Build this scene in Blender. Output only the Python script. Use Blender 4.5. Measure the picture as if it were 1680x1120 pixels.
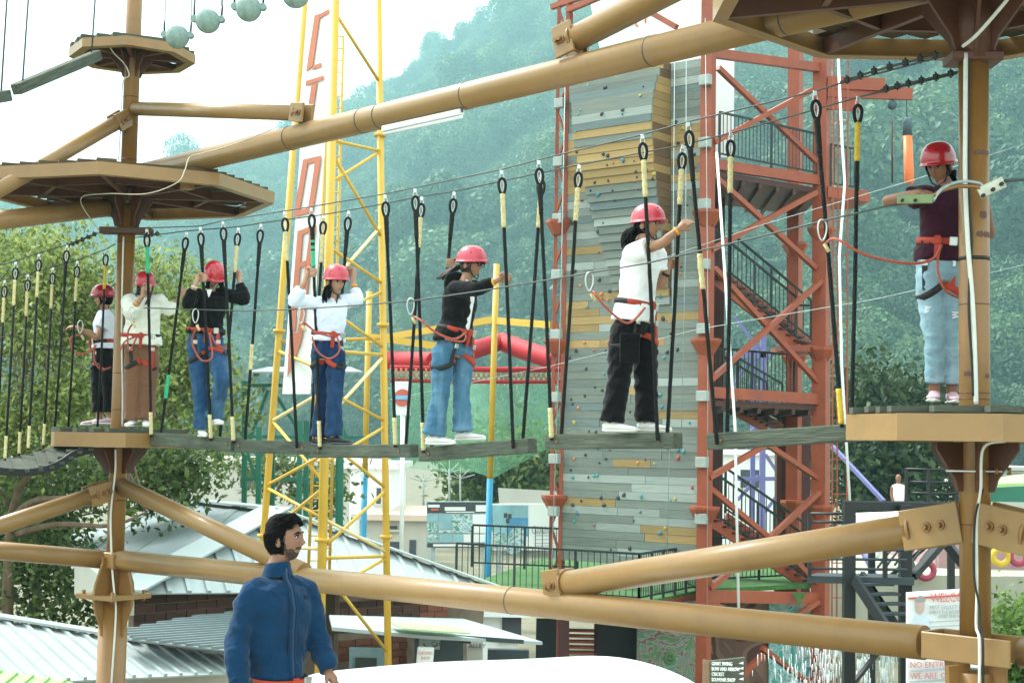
import bpy, bmesh, math, random
import numpy as np
from mathutils import Vector, Matrix, noise
R = math.radians
rnd = random.Random(7)
for o in list(bpy.data.objects): bpy.data.objects.remove(o)
S = bpy.context.scene
COL = S.collection

# ------------------------------------------------------------------ camera, world, sun, exposure
FPX = 2500.0
PITCH, ROLL = math.atan(169/FPX), 0.0175
CAMZ = 2.15
cam_d = bpy.data.cameras.new('camera'); cam = bpy.data.objects.new('camera', cam_d); COL.objects.link(cam)
cam_d.sensor_width = 36; cam_d.lens = FPX/1680*36; cam_d.clip_end = 6000; cam_d.clip_start = .1
cF = Vector((0, math.cos(PITCH), math.sin(PITCH)))
cR0 = Vector((1, 0, 0)); cU0 = cR0.cross(cF)
cU = cU0*math.cos(ROLL) - cR0*math.sin(ROLL)
cR = cR0*math.cos(ROLL) + cU0*math.sin(ROLL)
CAM = Vector((0, 0, CAMZ))
cam.matrix_world = Matrix(((cR.x, cU.x, -cF.x, 0), (cR.y, cU.y, -cF.y, 0), (cR.z, cU.z, -cF.z, CAMZ), (0, 0, 0, 1)))
S.camera = cam

SUN_EL, SUN_AZ = 52, -60          # sun high on the left, a little ahead of the camera (degrees from +Y)
w = bpy.data.worlds.new('World'); S.world = w; w.use_nodes = True
nt = w.node_tree; nt.nodes.clear()
sky = nt.nodes.new('ShaderNodeTexSky'); sky.sky_type = 'NISHITA'; sky.sun_disc = False
sky.sun_elevation = R(SUN_EL); sky.sun_rotation = R(SUN_AZ); sky.air_density = 1.0; sky.dust_density = 6.0; sky.ozone_density = 1.0
hs = nt.nodes.new('ShaderNodeHueSaturation'); hs.inputs['Saturation'].default_value = 0.10
cl = nt.nodes.new('ShaderNodeMix'); cl.data_type = 'RGBA'; cl.inputs['Factor'].default_value = 0.62
cl.inputs['B'].default_value = (8.3, 9.4, 9.2, 1)          # an even overcast veil
bg = nt.nodes.new('ShaderNodeBackground'); bg.inputs['Strength'].default_value = 0.12
ow = nt.nodes.new('ShaderNodeOutputWorld')
nt.links.new(sky.outputs[0], hs.inputs['Color']); nt.links.new(hs.outputs[0], cl.inputs['A'])
nt.links.new(cl.outputs['Result'], bg.inputs['Color']); nt.links.new(bg.outputs[0], ow.inputs[0])
sun_d = bpy.data.lights.new('sun', 'SUN'); sun_d.energy = 2.3; sun_d.angle = R(14); sun_d.color = (1, .96, .9)
sun = bpy.data.objects.new('sun', sun_d); COL.objects.link(sun)
sd = Vector((math.sin(R(SUN_AZ))*math.cos(R(SUN_EL)), math.cos(R(SUN_AZ))*math.cos(R(SUN_EL)), math.sin(R(SUN_EL))))
sun.rotation_euler = sd.to_track_quat('Z', 'Y').to_euler(); sun.location = (0, 0, 60)
S.view_settings.view_transform = 'Standard'; S.view_settings.look = 'None'; S.view_settings.gamma = 1
S.view_settings.use_curve_mapping = False
S.view_settings.exposure = 1.62
S.cycles.use_denoising = True
S.cycles.max_bounces = 6; S.cycles.volume_bounces = 0; S.cycles.transparent_max_bounces = 12
S.cycles.diffuse_bounces = 3; S.cycles.glossy_bounces = 2

# ------------------------------------------------------------------ photograph geometry -> world points
def ray(px, py): return cF*FPX + cR*(px-840) - cU*(py-560)
def P(px, py, Y):
    d = ray(px, py); return CAM + d*(Y/d.y)
def PZ(px, py, z):
    d = ray(px, py); return CAM + d*((z-CAMZ)/d.z)
def PV(px, py, A, B):            # where the sight line meets the upright plane through A and B
    d = ray(px, py); n = Vector((-(B[1]-A[1]), B[0]-A[0], 0)); a = Vector((A[0], A[1], 0))
    return CAM + d*(n.dot(a)/n.dot(d))
def proj(p):
    q = Vector(p)-CAM; return 840+FPX*q.dot(cR)/q.dot(cF), 560-FPX*q.dot(cU)/q.dot(cF)
V = Vector
UP = V((0, 0, 1))

# ------------------------------------------------------------------ mesh builder
def frame(d, up=UP):
    d = d.normalized()
    u = up - d*up.dot(d)
    if u.length < 1e-4: u = V((0, 1, 0)) - d*d.y
    u.normalize(); return d, u.cross(d).normalized(), u     # along, side, up
ORG = {}
class MB:
    def __init__(s): s.v = []; s.f = []; s.sm = []; s.mi = []
    def add(s, vs, fs, smooth=False, mi=0):
        n = len(s.v); s.v += [tuple(q) for q in vs]
        for f in fs: s.f.append(tuple(i+n for i in f)); s.sm.append(smooth); s.mi.append(mi)
        return s
    def hull(s, pts, smooth=False, mi=0):
        bm = bmesh.new()
        for q in pts: bm.verts.new(q)
        r = bmesh.ops.convex_hull(bm, input=bm.verts)
        bmesh.ops.delete(bm, geom=[e for e in r['geom_interior'] if isinstance(e, bmesh.types.BMVert)], context='VERTS')
        bmesh.ops.dissolve_limit(bm, angle_limit=.01, verts=bm.verts, edges=bm.edges)
        bm.verts.index_update()
        s.add([q.co.copy() for q in bm.verts], [[q.index for q in f.verts] for f in bm.faces], smooth, mi); bm.free(); return s
    def bar(s, a, b, w, h, up=UP, ch=0, mi=0):           # box from a to b, w across, h along up; ch = chamfer
        a, b = V(a), V(b); d, sd_, u = frame(b-a, up); L = (b-a).length; c = (a+b)/2
        return s.obox(c, d*L/2, sd_*w/2, u*h/2, ch, mi)
    def obox(s, c, X, Y, Z, ch=0, mi=0):
        c, X, Y, Z = V(c), V(X), V(Y), V(Z)
        if ch <= 0:
            vs = [c+X*i+Y*j+Z*k for i in (-1, 1) for j in (-1, 1) for k in (-1, 1)]
            fs = [(0, 1, 3, 2), (4, 6, 7, 5), (0, 4, 5, 1), (2, 3, 7, 6), (0, 2, 6, 4), (1, 5, 7, 3)]
            if X.cross(Y).dot(Z) < 0: fs = [f[::-1] for f in fs]
            return s.add(vs, fs, False, mi)
        x, y, z = X.normalized()*ch, Y.normalized()*ch, Z.normalized()*ch
        pts = []
        for i in (-1, 1):
            for j in (-1, 1):
                for k in (-1, 1):
                    q = c+X*i+Y*j+Z*k
                    pts += [q-x*i-y*j, q-y*j-z*k, q-x*i-z*k]
        return s.hull(pts, False, mi)
    def box(s, c, sx, sy, sz, ch=0, mi=0): return s.obox(c, (sx/2, 0, 0), (0, sy/2, 0), (0, 0, sz/2), ch, mi)
    def loft(s, rings, smooth=True, caps=True, mi=0, closed=False):
        n = len(rings[0]); vs = [q for r in rings for q in r]; fs = []
        m = len(rings)
        for i in range(m if closed else m-1):
            a, b = i*n, ((i+1) % m)*n
            for j in range(n): fs.append((a+j, a+(j+1) % n, b+(j+1) % n, b+j))
        s.add(vs, fs, smooth, mi)
        if caps and not closed:
            k = len(s.v)-len(vs)
            s.f.append(tuple(k+j for j in range(n))[::-1]); s.sm.append(False); s.mi.append(mi)
            s.f.append(tuple(k+(m-1)*n+j for j in range(n))); s.sm.append(False); s.mi.append(mi)
        return s
    def tube(s, pts, r, n=8, caps=True, mi=0, up=UP, closed=False, smooth=True):
        pts = [V(q) for q in pts]; m = len(pts); rs = r if isinstance(r, (list, tuple)) else [r]*m
        rings = []; u = None
        for i, q in enumerate(pts):
            if closed: d = pts[(i+1) % m]-pts[i-1]
            else: d = pts[min(i+1, m-1)]-pts[max(i-1, 0)]
            if d.length < 1e-9: d = V((0, 0, 1))
            d.normalize()
            if u is None:
                d, sd_, u = frame(d, up)
            u = u - d*u.dot(d)
            if u.length < 1e-5: _, _, u = frame(d, V((1, .3, 0)))
            u.normalize(); sd_ = u.cross(d)
            rings.append([q+(sd_*math.cos(t)+u*math.sin(t))*rs[i] for t in [2*math.pi*j/n for j in range(n)]])
        return s.loft(rings, smooth, caps, mi, closed)
    def capsule(s, a, b, ra, rb, n=14, mi=0, flat=1, side=None):
        a, b = V(a), V(b); d = b-a
        if d.length < 1e-6: d = V((0, 0, .001))
        d, sd_, u = frame(d, side if side is not None else (UP if abs(d.normalized().z) < .9 else V((0, 1, 0))))
        rings = []
        for t in (-.97, -.8, -.5, 0): rings.append((a+d*ra*t, ra*math.sqrt(max(1-t*t, .01))))
        for t in (0, .5, .8, .97): rings.append((b+d*rb*t, rb*math.sqrt(max(1-t*t, .01))))
        return s.loft([[c+(sd_*math.cos(t)*r*flat+u*math.sin(t)*r) for t in [2*math.pi*j/n for j in range(n)]] for c, r in rings], True, True, mi)
    def sphere(s, c, r, n=16, m=10, sq=(1, 1, 1), mi=0):
        c = V(c)
        return s.loft([[c+V((r*sq[0]*math.sin(a)*math.cos(t), r*sq[1]*math.sin(a)*math.sin(t), -r*sq[2]*math.cos(a))) for t in [2*math.pi*j/n for j in range(n)]]
                       for a in [max(.02, min(math.pi-.02, math.pi*i/m)) for i in range(m+1)]], True, True, mi)
    def prism(s, poly, d, mi=0, smooth=False):           # polygon (3d points) swept by d
        d = V(d); n = len(poly); a = [V(q) for q in poly]; b = [q+d for q in a]
        nn = sum(((a[i]).cross(a[(i+1) % n]) for i in range(n)), V((0, 0, 0)))
        if nn.dot(d) > 0: a, b = b, a
        fs = [tuple(range(n)), tuple(range(2*n-1, n-1, -1))]
        for i in range(n): j = (i+1) % n; fs.append((i, n+i, n+j, j))
        return s.add(a+b, fs, smooth, mi)
    def build(s, name, mats, parent=None, org=None):
        if org is None: org = ORG[parent.name] if parent else V((0, 0, 0))
        org = V(org)
        me = bpy.data.meshes.new(name)
        vv = np.array(s.v, dtype=np.float64).reshape(-1, 3) - np.array(org)
        me.from_pydata(vv.tolist(), [], s.f)
        mats = mats if isinstance(mats, (list, tuple)) else [mats]
        for m_ in mats: me.materials.append(M[m_] if isinstance(m_, str) else m_)
        me.polygons.foreach_set('use_smooth', s.sm); me.polygons.foreach_set('material_index', s.mi); me.update()
        o = bpy.data.objects.new(name, me); COL.objects.link(o)
        if parent: o.parent = parent; ORG[o.name] = org
        else: o.location = org; ORG[o.name] = org
        return o
def tag(o, label=None, cat=None, group=None, kind=None):
    if label: o['label'] = label
    if cat: o['category'] = cat
    if group: o['group'] = group
    if kind: o['kind'] = kind
    return o
def thing(name, label, cat, loc, group=None):
    o = bpy.data.objects.new(name, None); COL.objects.link(o); o.location = loc; o.empty_display_size = .1
    ORG[o.name] = V(loc); return tag(o, label, cat, group)
def place(me, name, parent, mat4, material=None):          # a shared mesh put somewhere (matrix in world space)
    o = bpy.data.objects.new(name, me); COL.objects.link(o)
    if parent:
        o.parent = parent; m = mat4.copy(); m.translation = m.translation - ORG[parent.name]; o.matrix_local = m; ORG[o.name] = ORG[parent.name]
    else: o.matrix_world = mat4; ORG[o.name] = mat4.translation.copy()
    if material is not None:
        o.material_slots[0].link = 'OBJECT'; o.material_slots[0].material = M[material]
    return o
def axes(X, Y, Z, o):
    return Matrix(((X[0], Y[0], Z[0], o[0]), (X[1], Y[1], Z[1], o[1]), (X[2], Y[2], Z[2], o[2]), (0, 0, 0, 1)))
def lerp(a, b, t): return a+(b-a)*t
def curve(pts, n=8):                                        # Catmull-Rom through the points
    pts = [V(q) for q in pts]; out = []
    for i in range(len(pts)-1):
        p0, p1, p2, p3 = pts[max(i-1, 0)], pts[i], pts[i+1], pts[min(i+2, len(pts)-1)]
        for k in range(n):
            t = k/n; out.append(.5*((2*p1)+(p2-p0)*t+(2*p0-5*p1+4*p2-p3)*t*t+(3*p1-p0-3*p2+p3)*t**3))
    return out+[pts[-1]]
def sag(a, b, s=.1, n=12):
    a, b = V(a), V(b); return [lerp(a, b, i/n)-UP*(s*4*(i/n)*(1-i/n)) for i in range(n+1)]

# ------------------------------------------------------------------ materials
M = {}
def pmat(name, col, rough=.6, metal=0, var=.12, scale=6, bump=.05, bscale=40, dirt=None, dirt_amt=.45, dscale=2.5, coat=0, stretch=None, rand=0, spec=.5, sheen=0, trans=0, sss=0):
    m = bpy.data.materials.new(name); m.use_nodes = True; t = m.node_tree; N = t.nodes; L = t.links
    b = N['Principled BSDF']; b.inputs['Roughness'].default_value = rough; b.inputs['Metallic'].default_value = metal
    b.inputs['Specular IOR Level'].default_value = spec; b.inputs['Coat Weight'].default_value = coat; b.inputs['Coat Roughness'].default_value = .12
    if sheen: b.inputs['Sheen Weight'].default_value = sheen
    if sss: b.inputs['Subsurface Weight'].default_value = sss; b.inputs['Subsurface Radius'].default_value = (.02, .008, .004)
    tc = N.new('ShaderNodeTexCoord'); src = tc.outputs['Object']
    if stretch:
        mp = N.new('ShaderNodeMapping'); mp.inputs['Scale'].default_value = stretch; L.new(src, mp.inputs[0]); src = mp.outputs[0]
    if rand:
        oi = N.new('ShaderNodeObjectInfo'); ad = N.new('ShaderNodeVectorMath'); ad.operation = 'MULTIPLY_ADD'
        ad.inputs[1].default_value = (1, 1, 1); cm = N.new('ShaderNodeVectorMath'); cm.operation = 'SCALE'; cm.inputs['Scale'].default_value = 37
        cx = N.new('ShaderNodeCombineXYZ'); L.new(oi.outputs['Random'], cx.inputs[0]); L.new(oi.outputs['Random'], cx.inputs[1]); L.new(cx.outputs[0], cm.inputs[0])
        L.new(src, ad.inputs[0]); L.new(cm.outputs[0], ad.inputs[2]); src = ad.outputs[0]
    n1 = N.new('ShaderNodeTexNoise'); n1.inputs['Scale'].default_value = scale; n1.inputs['Detail'].default_value = 6; n1.inputs['Roughness'].default_value = .6
    L.new(src, n1.inputs['Vector'])
    rp = N.new('ShaderNodeValToRGB'); rp.color_ramp.elements[0].position = .3; rp.color_ramp.elements[1].position = .72
    c = V(col[:3]); a, d = c*(1-var), c*(1+var)
    rp.color_ramp.elements[0].color = (*a, 1); rp.color_ramp.elements[1].color = (min(d.x, 1), min(d.y, 1), min(d.z, 1), 1)
    L.new(n1.outputs['Fac'], rp.inputs[0]); out = rp.outputs[0]
    if dirt:
        n2 = N.new('ShaderNodeTexNoise'); n2.inputs['Scale'].default_value = dscale; n2.inputs['Detail'].default_value = 8; n2.inputs['Roughness'].default_value = .7
        L.new(src, n2.inputs['Vector']); r2 = N.new('ShaderNodeValToRGB'); r2.color_ramp.elements[0].position = .5; r2.color_ramp.elements[1].position = .72
        r2.color_ramp.elements[1].color = (dirt_amt,)*3+(1,); L.new(n2.outputs['Fac'], r2.inputs[0])
        mx = N.new('ShaderNodeMix'); mx.data_type = 'RGBA'; L.new(r2.outputs[0], mx.inputs['Factor']); L.new(out, mx.inputs['A']); mx.inputs['B'].default_value = (*dirt, 1); out = mx.outputs['Result']
    if rand:
        h = N.new('ShaderNodeHueSaturation'); mr = N.new('ShaderNodeMapRange'); mr.inputs['To Min'].default_value = 1-rand; mr.inputs['To Max'].default_value = 1+rand
        L.new(oi.outputs['Random'], mr.inputs[0]); L.new(mr.outputs[0], h.inputs['Value']); L.new(out, h.inputs['Color']); out = h.outputs[0]
    L.new(out, b.inputs['Base Color'])
    if bump:
        n3 = N.new('ShaderNodeTexNoise'); n3.inputs['Scale'].default_value = bscale; n3.inputs['Detail'].default_value = 5; L.new(src, n3.inputs['Vector'])
        bp = N.new('ShaderNodeBump'); bp.inputs['Strength'].default_value = bump; bp.inputs['Distance'].default_value = .02
        L.new(n3.outputs['Fac'], bp.inputs['Height']); L.new(bp.outputs[0], b.inputs['Normal'])
    if trans:                                                # thin translucent sheet (leaves, cloth, nets)
        tr = N.new('ShaderNodeBsdfTranslucent'); L.new(out, tr.inputs['Color']); ms = N.new('ShaderNodeMixShader'); ms.inputs[0].default_value = trans
        L.new(b.outputs[0], ms.inputs[1]); L.new(tr.outputs[0], ms.inputs[2]); L.new(ms.outputs[0], N['Material Output'].inputs['Surface'])
    M[name] = m; return m
def leafmat(name, c0, c1, trans=.35, inst=False):
    m = bpy.data.materials.new(name); m.use_nodes = True; t = m.node_tree; N = t.nodes; L = t.links; b = N['Principled BSDF']
    b.inputs['Roughness'].default_value = .55; b.inputs['Specular IOR Level'].default_value = .3
    g = N.new('ShaderNodeNewGeometry'); oi = N.new('ShaderNodeObjectInfo')
    rp = N.new('ShaderNodeValToRGB'); rp.color_ramp.elements[0].color = (*c0, 1); rp.color_ramp.elements[1].color = (*c1, 1)
    if inst:
        ad = N.new('ShaderNodeMath'); ad.operation = 'MULTIPLY_ADD'; ad.inputs[1].default_value = .35; L.new(g.outputs['Random Per Island'], ad.inputs[0])
        m2 = N.new('ShaderNodeMath'); m2.operation = 'MULTIPLY'; m2.inputs[1].default_value = .65; L.new(oi.outputs['Random'], m2.inputs[0]); L.new(m2.outputs[0], ad.inputs[2]); L.new(ad.outputs[0], rp.inputs[0])
    else: L.new(g.outputs['Random Per Island'], rp.inputs[0])
    L.new(rp.outputs[0], b.inputs['Base Color'])
    tr = N.new('ShaderNodeBsdfTranslucent'); L.new(rp.outputs[0], tr.inputs['Color']); ms = N.new('ShaderNodeMixShader'); ms.inputs[0].default_value = trans
    L.new(b.outputs[0], ms.inputs[1]); L.new(tr.outputs[0], ms.inputs[2]); L.new(ms.outputs[0], N['Material Output'].inputs['Surface'])
    M[name] = m; return m
# ------------------------------------------------------------------ ground, hill, forest, haze
pmat('soil', (.16, .15, .10), .95, var=.35, scale=.6, bump=.3, bscale=3, dirt=(.07, .10, .03), dirt_amt=.8, dscale=.25)
pmat('hill_ground', (.035, .055, .025), 1, var=.4, scale=.05, bump=.3, bscale=.4)
pmat('concrete', (.42, .42, .38), .9, var=.18, scale=1.5, bump=.15, bscale=20, dirt=(.16, .16, .13), dscale=.8)
leafmat('forest_leaf', (.018, .062, .036), (.115, .195, .075), .3, inst=True)
GZ = -3.3
mb = MB(); n = 40
mb.add([V((-2900, -120, GZ)), V((2900, -120, GZ)), V((3100, 2250, GZ)), V((-3100, 2250, GZ))], [(0, 1, 2, 3)])
tag(mb.build('ground', 'soil'), kind='structure')
mb = MB().box((-2.2, 1.9, GZ/2-.02), 8, 16, -GZ-.04)
tag(mb.build('terrace', 'concrete'), kind='structure')
ridge = [(-1500, 300), (-200, 352), (0, 356), (110, 366), (240, 318), (370, 285), (440, 262), (490, 226), (560, 188), (625, 146), (690, 104), (760, 74), (810, 42), (870, 12), (1000, -70), (1200, -150), (1700, -260), (3000, -330)]
def ipl(tab, x):
    for (a, b), (c, d) in zip(tab, tab[1:]):
        if a <= x <= c: return b+(d-b)*(x-a)/(c-a)
    return tab[0][1] if x < tab[0][0] else tab[-1][1]
def hill_pt(px, t):
    yb = ipl([(-1500, 610), (300, 540), (900, 410), (1400, 330), (3000, 320)], px); yr = ipl([(-1500, 1550), (500, 1480), (900, 1240), (1700, 1000), (3000, 970)], px)
    Y = yb+(yr-yb)*t
    top = P(px, ipl(ridge, px)+16, yr); zr = top.z
    if t <= 1: z = GZ+(zr-GZ)*(t**1.12)
    else: z = zr-(t-1)*430
    p = P(px, 700, Y); p.z = z
    k = min(1, t*3)*(1 if t < .97 else .25)
    p.z += k*(noise.noise(V((p.x*.0045, p.y*.0045, 3)))*48+noise.noise(V((p.x*.014, p.y*.014, 9)))*15)
    return p
mb = MB(); nu, nv = 150, 46
vs = [hill_pt(-1400+4300*i/nu, j/40) for j in range(nv+1) for i in range(nu+1)]
mb.add(vs, [(j*(nu+1)+i, j*(nu+1)+i+1, (j+1)*(nu+1)+i+1, (j+1)*(nu+1)+i) for j in range(nv) for i in range(nu)], True)
tag(mb.build('hill', 'hill_ground'), kind='structure')
def crown_mesh(name, seed, mat, lobes=11, leaves=120, size=.5, rx=3.4, rz=3.2, z0=3.6, lr=(1.3, 2.1), aspect=1.0):
    r = random.Random(seed); mb = MB()
    for k in range(lobes):
        a = r.uniform(0, 6.283); q = r.random()**.5; h = r.uniform(-1, 1)
        c = V((math.cos(a)*q*rx*.75, math.sin(a)*q*rx*.75, z0+h*rz*.7*(1-.4*q))); lrad = r.uniform(*lr)
        for i in range(leaves):
            d = V((r.gauss(0, 1), r.gauss(0, 1), r.gauss(0, 1)+.25)).normalized()
            p = c+d*lrad*(.72+.36*r.random())
            nrm = (d+V((r.gauss(0, .5), r.gauss(0, .5), r.gauss(0, .5)))).normalized()
            _, a1, b1 = frame(nrm, V((r.gauss(0, 1), r.gauss(0, 1), r.gauss(0, 1))))
            s1 = size*r.uniform(.6, 1.35); s2 = s1*aspect*r.uniform(.45, .8)
            mb.add([p-a1*s1, p-b1*s2-a1*s1*.1, p+a1*s1+nrm*s1*-.15, p+b1*s2-a1*s1*.1], [(0, 1, 2, 3)])
    me = bpy.data.meshes.new(name); me.from_pydata(mb.v, [], mb.f); me.materials.append(M[mat]); return me
fcol = bpy.data.collections.new('forest_crowns')
for k in range(7):
    r_ = random.Random(k)
    o = bpy.data.objects.new('forest_crown', crown_mesh('forest_crown', 40+k, 'forest_leaf', lobes=r_.randint(9, 14), leaves=800, size=r_.uniform(.10, .165), rx=r_.uniform(2.7, 4), rz=r_.uniform(2.4, 4.6), z0=3.4, lr=(1.0, 1.9)))
    fcol.objects.link(o)
pts = []
r_ = random.Random(5)
while len(pts) < 7400:
    t = r_.random()**.8*1.06; px = r_.uniform(-330, 1990)
    p = hill_pt(px, t)
    pts.append((p.x, p.y, p.z-3.6))
me = bpy.data.meshes.new('forest'); me.from_pydata(pts, [], []); forest = bpy.data.objects.new('forest', me); COL.objects.link(forest)
at = me.attributes.new('sc', 'FLOAT', 'POINT'); at.data.foreach_set('value', [3.6*r_.uniform(.55, 1.3)*(1+.9*(r_.random() < .06)) for _ in pts])
g = bpy.data.node_groups.new('scatter', 'GeometryNodeTree'); g.interface.new_socket('Geometry', in_out='INPUT', socket_type='NodeSocketGeometry'); g.interface.new_socket('Geometry', in_out='OUTPUT', socket_type='NodeSocketGeometry')
gi, go = g.nodes.new('NodeGroupInput'), g.nodes.new('NodeGroupOutput'); ip = g.nodes.new('GeometryNodeInstanceOnPoints'); ci = g.nodes.new('GeometryNodeCollectionInfo')
ci.inputs['Collection'].default_value = fcol; ci.inputs['Separate Children'].default_value = True; ci.inputs['Reset Children'].default_value = True; ip.inputs['Pick Instance'].default_value = True
rv = g.nodes.new('FunctionNodeRandomValue'); rv.data_type = 'FLOAT_VECTOR'; rv.inputs['Max'].default_value = (.25, .25, 6.28)
na = g.nodes.new('GeometryNodeInputNamedAttribute'); na.data_type = 'FLOAT'; na.inputs['Name'].default_value = 'sc'
g.links.new(gi.outputs[0], ip.inputs['Points']); g.links.new(ci.outputs[0], ip.inputs['Instance']); g.links.new(rv.outputs['Value'], ip.inputs['Rotation']); g.links.new(na.outputs[0], ip.inputs['Scale'])
g.links.new(ip.outputs[0], go.inputs[0])
forest.modifiers.new('scatter', 'NODES').node_group = g
tag(forest, 'hazy green forest covering the steep hillside behind everything', 'forest', kind='stuff')
mb = MB().box((0, 1080, 285), 6400, 2480, 580)
hz = mb.build('haze', []); tag(hz, 'pale bluish morning haze over the valley', 'haze', kind='stuff')
m = bpy.data.materials.new('haze'); m.use_nodes = True; m.node_tree.nodes.remove(m.node_tree.nodes['Principled BSDF'])
pv = m.node_tree.nodes.new('ShaderNodeVolumePrincipled'); pv.inputs['Density'].default_value = .00046; pv.inputs['Color'].default_value = (.49, .90, .94, 1); pv.inputs['Anisotropy'].default_value = .25
m.node_tree.links.new(pv.outputs[0], m.node_tree.nodes['Material Output'].inputs['Volume']); hz.data.materials.append(m)
# ------------------------------------------------------------------ rope course: columns, platforms, beams
pmat("tan_paint", (.23, .112, .025), .46, var=.10, scale=1.6, bump=.03, bscale=25, dirt=(.13, .07, .03), dirt_amt=.5, dscale=3, coat=.18)
pmat("tan_pale", (.265, .148, .046), .46, var=.08, scale=1.4, bump=.03, bscale=25, dirt=(.17, .10, .045), dirt_amt=.45, dscale=3.5, coat=.25)
pmat('brown_steel', (.085, .028, .011), .5, var=.15, scale=3, bump=.04, bscale=25, dirt=(.06, .03, .02), dirt_amt=.4)
pmat('board_under', (.085, .055, .028), .85, var=.3, scale=4, bump=.15, bscale=30, dirt=(.05, .045, .03), dirt_amt=.7, dscale=3, stretch=(.3, 4, 4), rand=.25)
pmat('weathered_wood', (.072, .082, .060), .88, var=.45, scale=5, bump=.5, bscale=18, dirt=(.045, .06, .04), dirt_amt=.75, dscale=2.5, stretch=(.7, 9, 5), rand=.18)
pmat('plank_wood', (.066, .078, .056), .88, var=.5, scale=6, bump=.6, bscale=16, dirt=(.05, .065, .04), dirt_amt=.8, dscale=2.2, stretch=(.6, 8, 5), rand=.15)
pmat('bolt_steel', (.25, .13, .05), .4, metal=.4, var=.2, bump=0)
pmat('steel', (.55, .56, .54), .35, metal=.9, var=.15, bump=0)
pmat('wire_steel', (.05, .06, .055), .6, metal=0, var=.2, scale=60, bump=0)
pmat('wire_pale', (.34, .42, .41), .5, metal=.3, var=.2, scale=30, bump=0)
pmat('black_rubber', (.006, .007, .006), .55, var=.3, scale=20, bump=.1, bscale=80)
pmat('black_rope', (.0045, .0065, .0055), .75, var=.4, scale=60, bump=.2, bscale=300, spec=.35)
pmat('cream_tape', (.58, .50, .25), .8, var=.25, scale=40, bump=.4, bscale=120)
pmat('yellow_tape', (.60, .40, .03), .7, var=.2, scale=40, bump=.4, bscale=120)
pmat('green_tape', (.02, .42, .20), .6, var=.2, scale=40, bump=.4, bscale=120)
pmat('white_cable', (.62, .64, .58), .45, var=.08, scale=9, bump=0, dirt=(.45, .42, .33), dirt_amt=.4, dscale=4)
pmat('beige_cable', (.42, .38, .28), .6, var=.1, bump=0)
pmat('buoy_foam', (.20, .29, .26), .9, var=.25, scale=14, bump=.4, bscale=50, dirt=(.36, .43, .38), dirt_amt=.5, dscale=20)
pmat('plate_green', (.16, .22, .10), .5, metal=.3, var=.2)
pmat('plate_pale', (.50, .53, .42), .5, metal=.4, var=.2, dirt=(.25, .2, .12))
YL, YR = 16.8, 9.75
CL = P(198, 650, YL); CR = P(1599, 650, YR)
zL = lambda py: P(198, py, YL).z
zR = lambda py: P(1599, py, YR).z
cl = lambda z: V((CL.x, CL.y, z)); cr = lambda z: V((CR.x, CR.y, z))
ux = (V((CL.x, CL.y, 0))-V((CR.x, CR.y, 0))).normalized()      # along the bridge, to the far left
un = V((ux.y, -ux.x, 0)) if V((ux.y, -ux.x, 0)).y > 0 else V((-ux.y, ux.x, 0))   # across it, away from the camera
def unit_box(name, mat, ch=.02):
    mb = MB().box((0, 0, 0), 1, 1, 1); return mb, mat
BOXES = {}
def boxmesh(mat, bev=.0):
    if mat not in BOXES:
        mb = MB().box((0, 0, 0), 1, 1, 1); me = bpy.data.meshes.new('board_'+mat); me.from_pydata(mb.v, [], mb.f); me.materials.append(M[mat]); BOXES[mat] = me
    return BOXES[mat]
def board(name, parent, a, b, w, h, mat, up=UP, roll=0):
    a, b = V(a), V(b); d, s_, u = frame(b-a, up)
    return place(boxmesh(mat), name, parent, axes(d*(b-a).length, s_*w, u*h, (a+b)/2))
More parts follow.
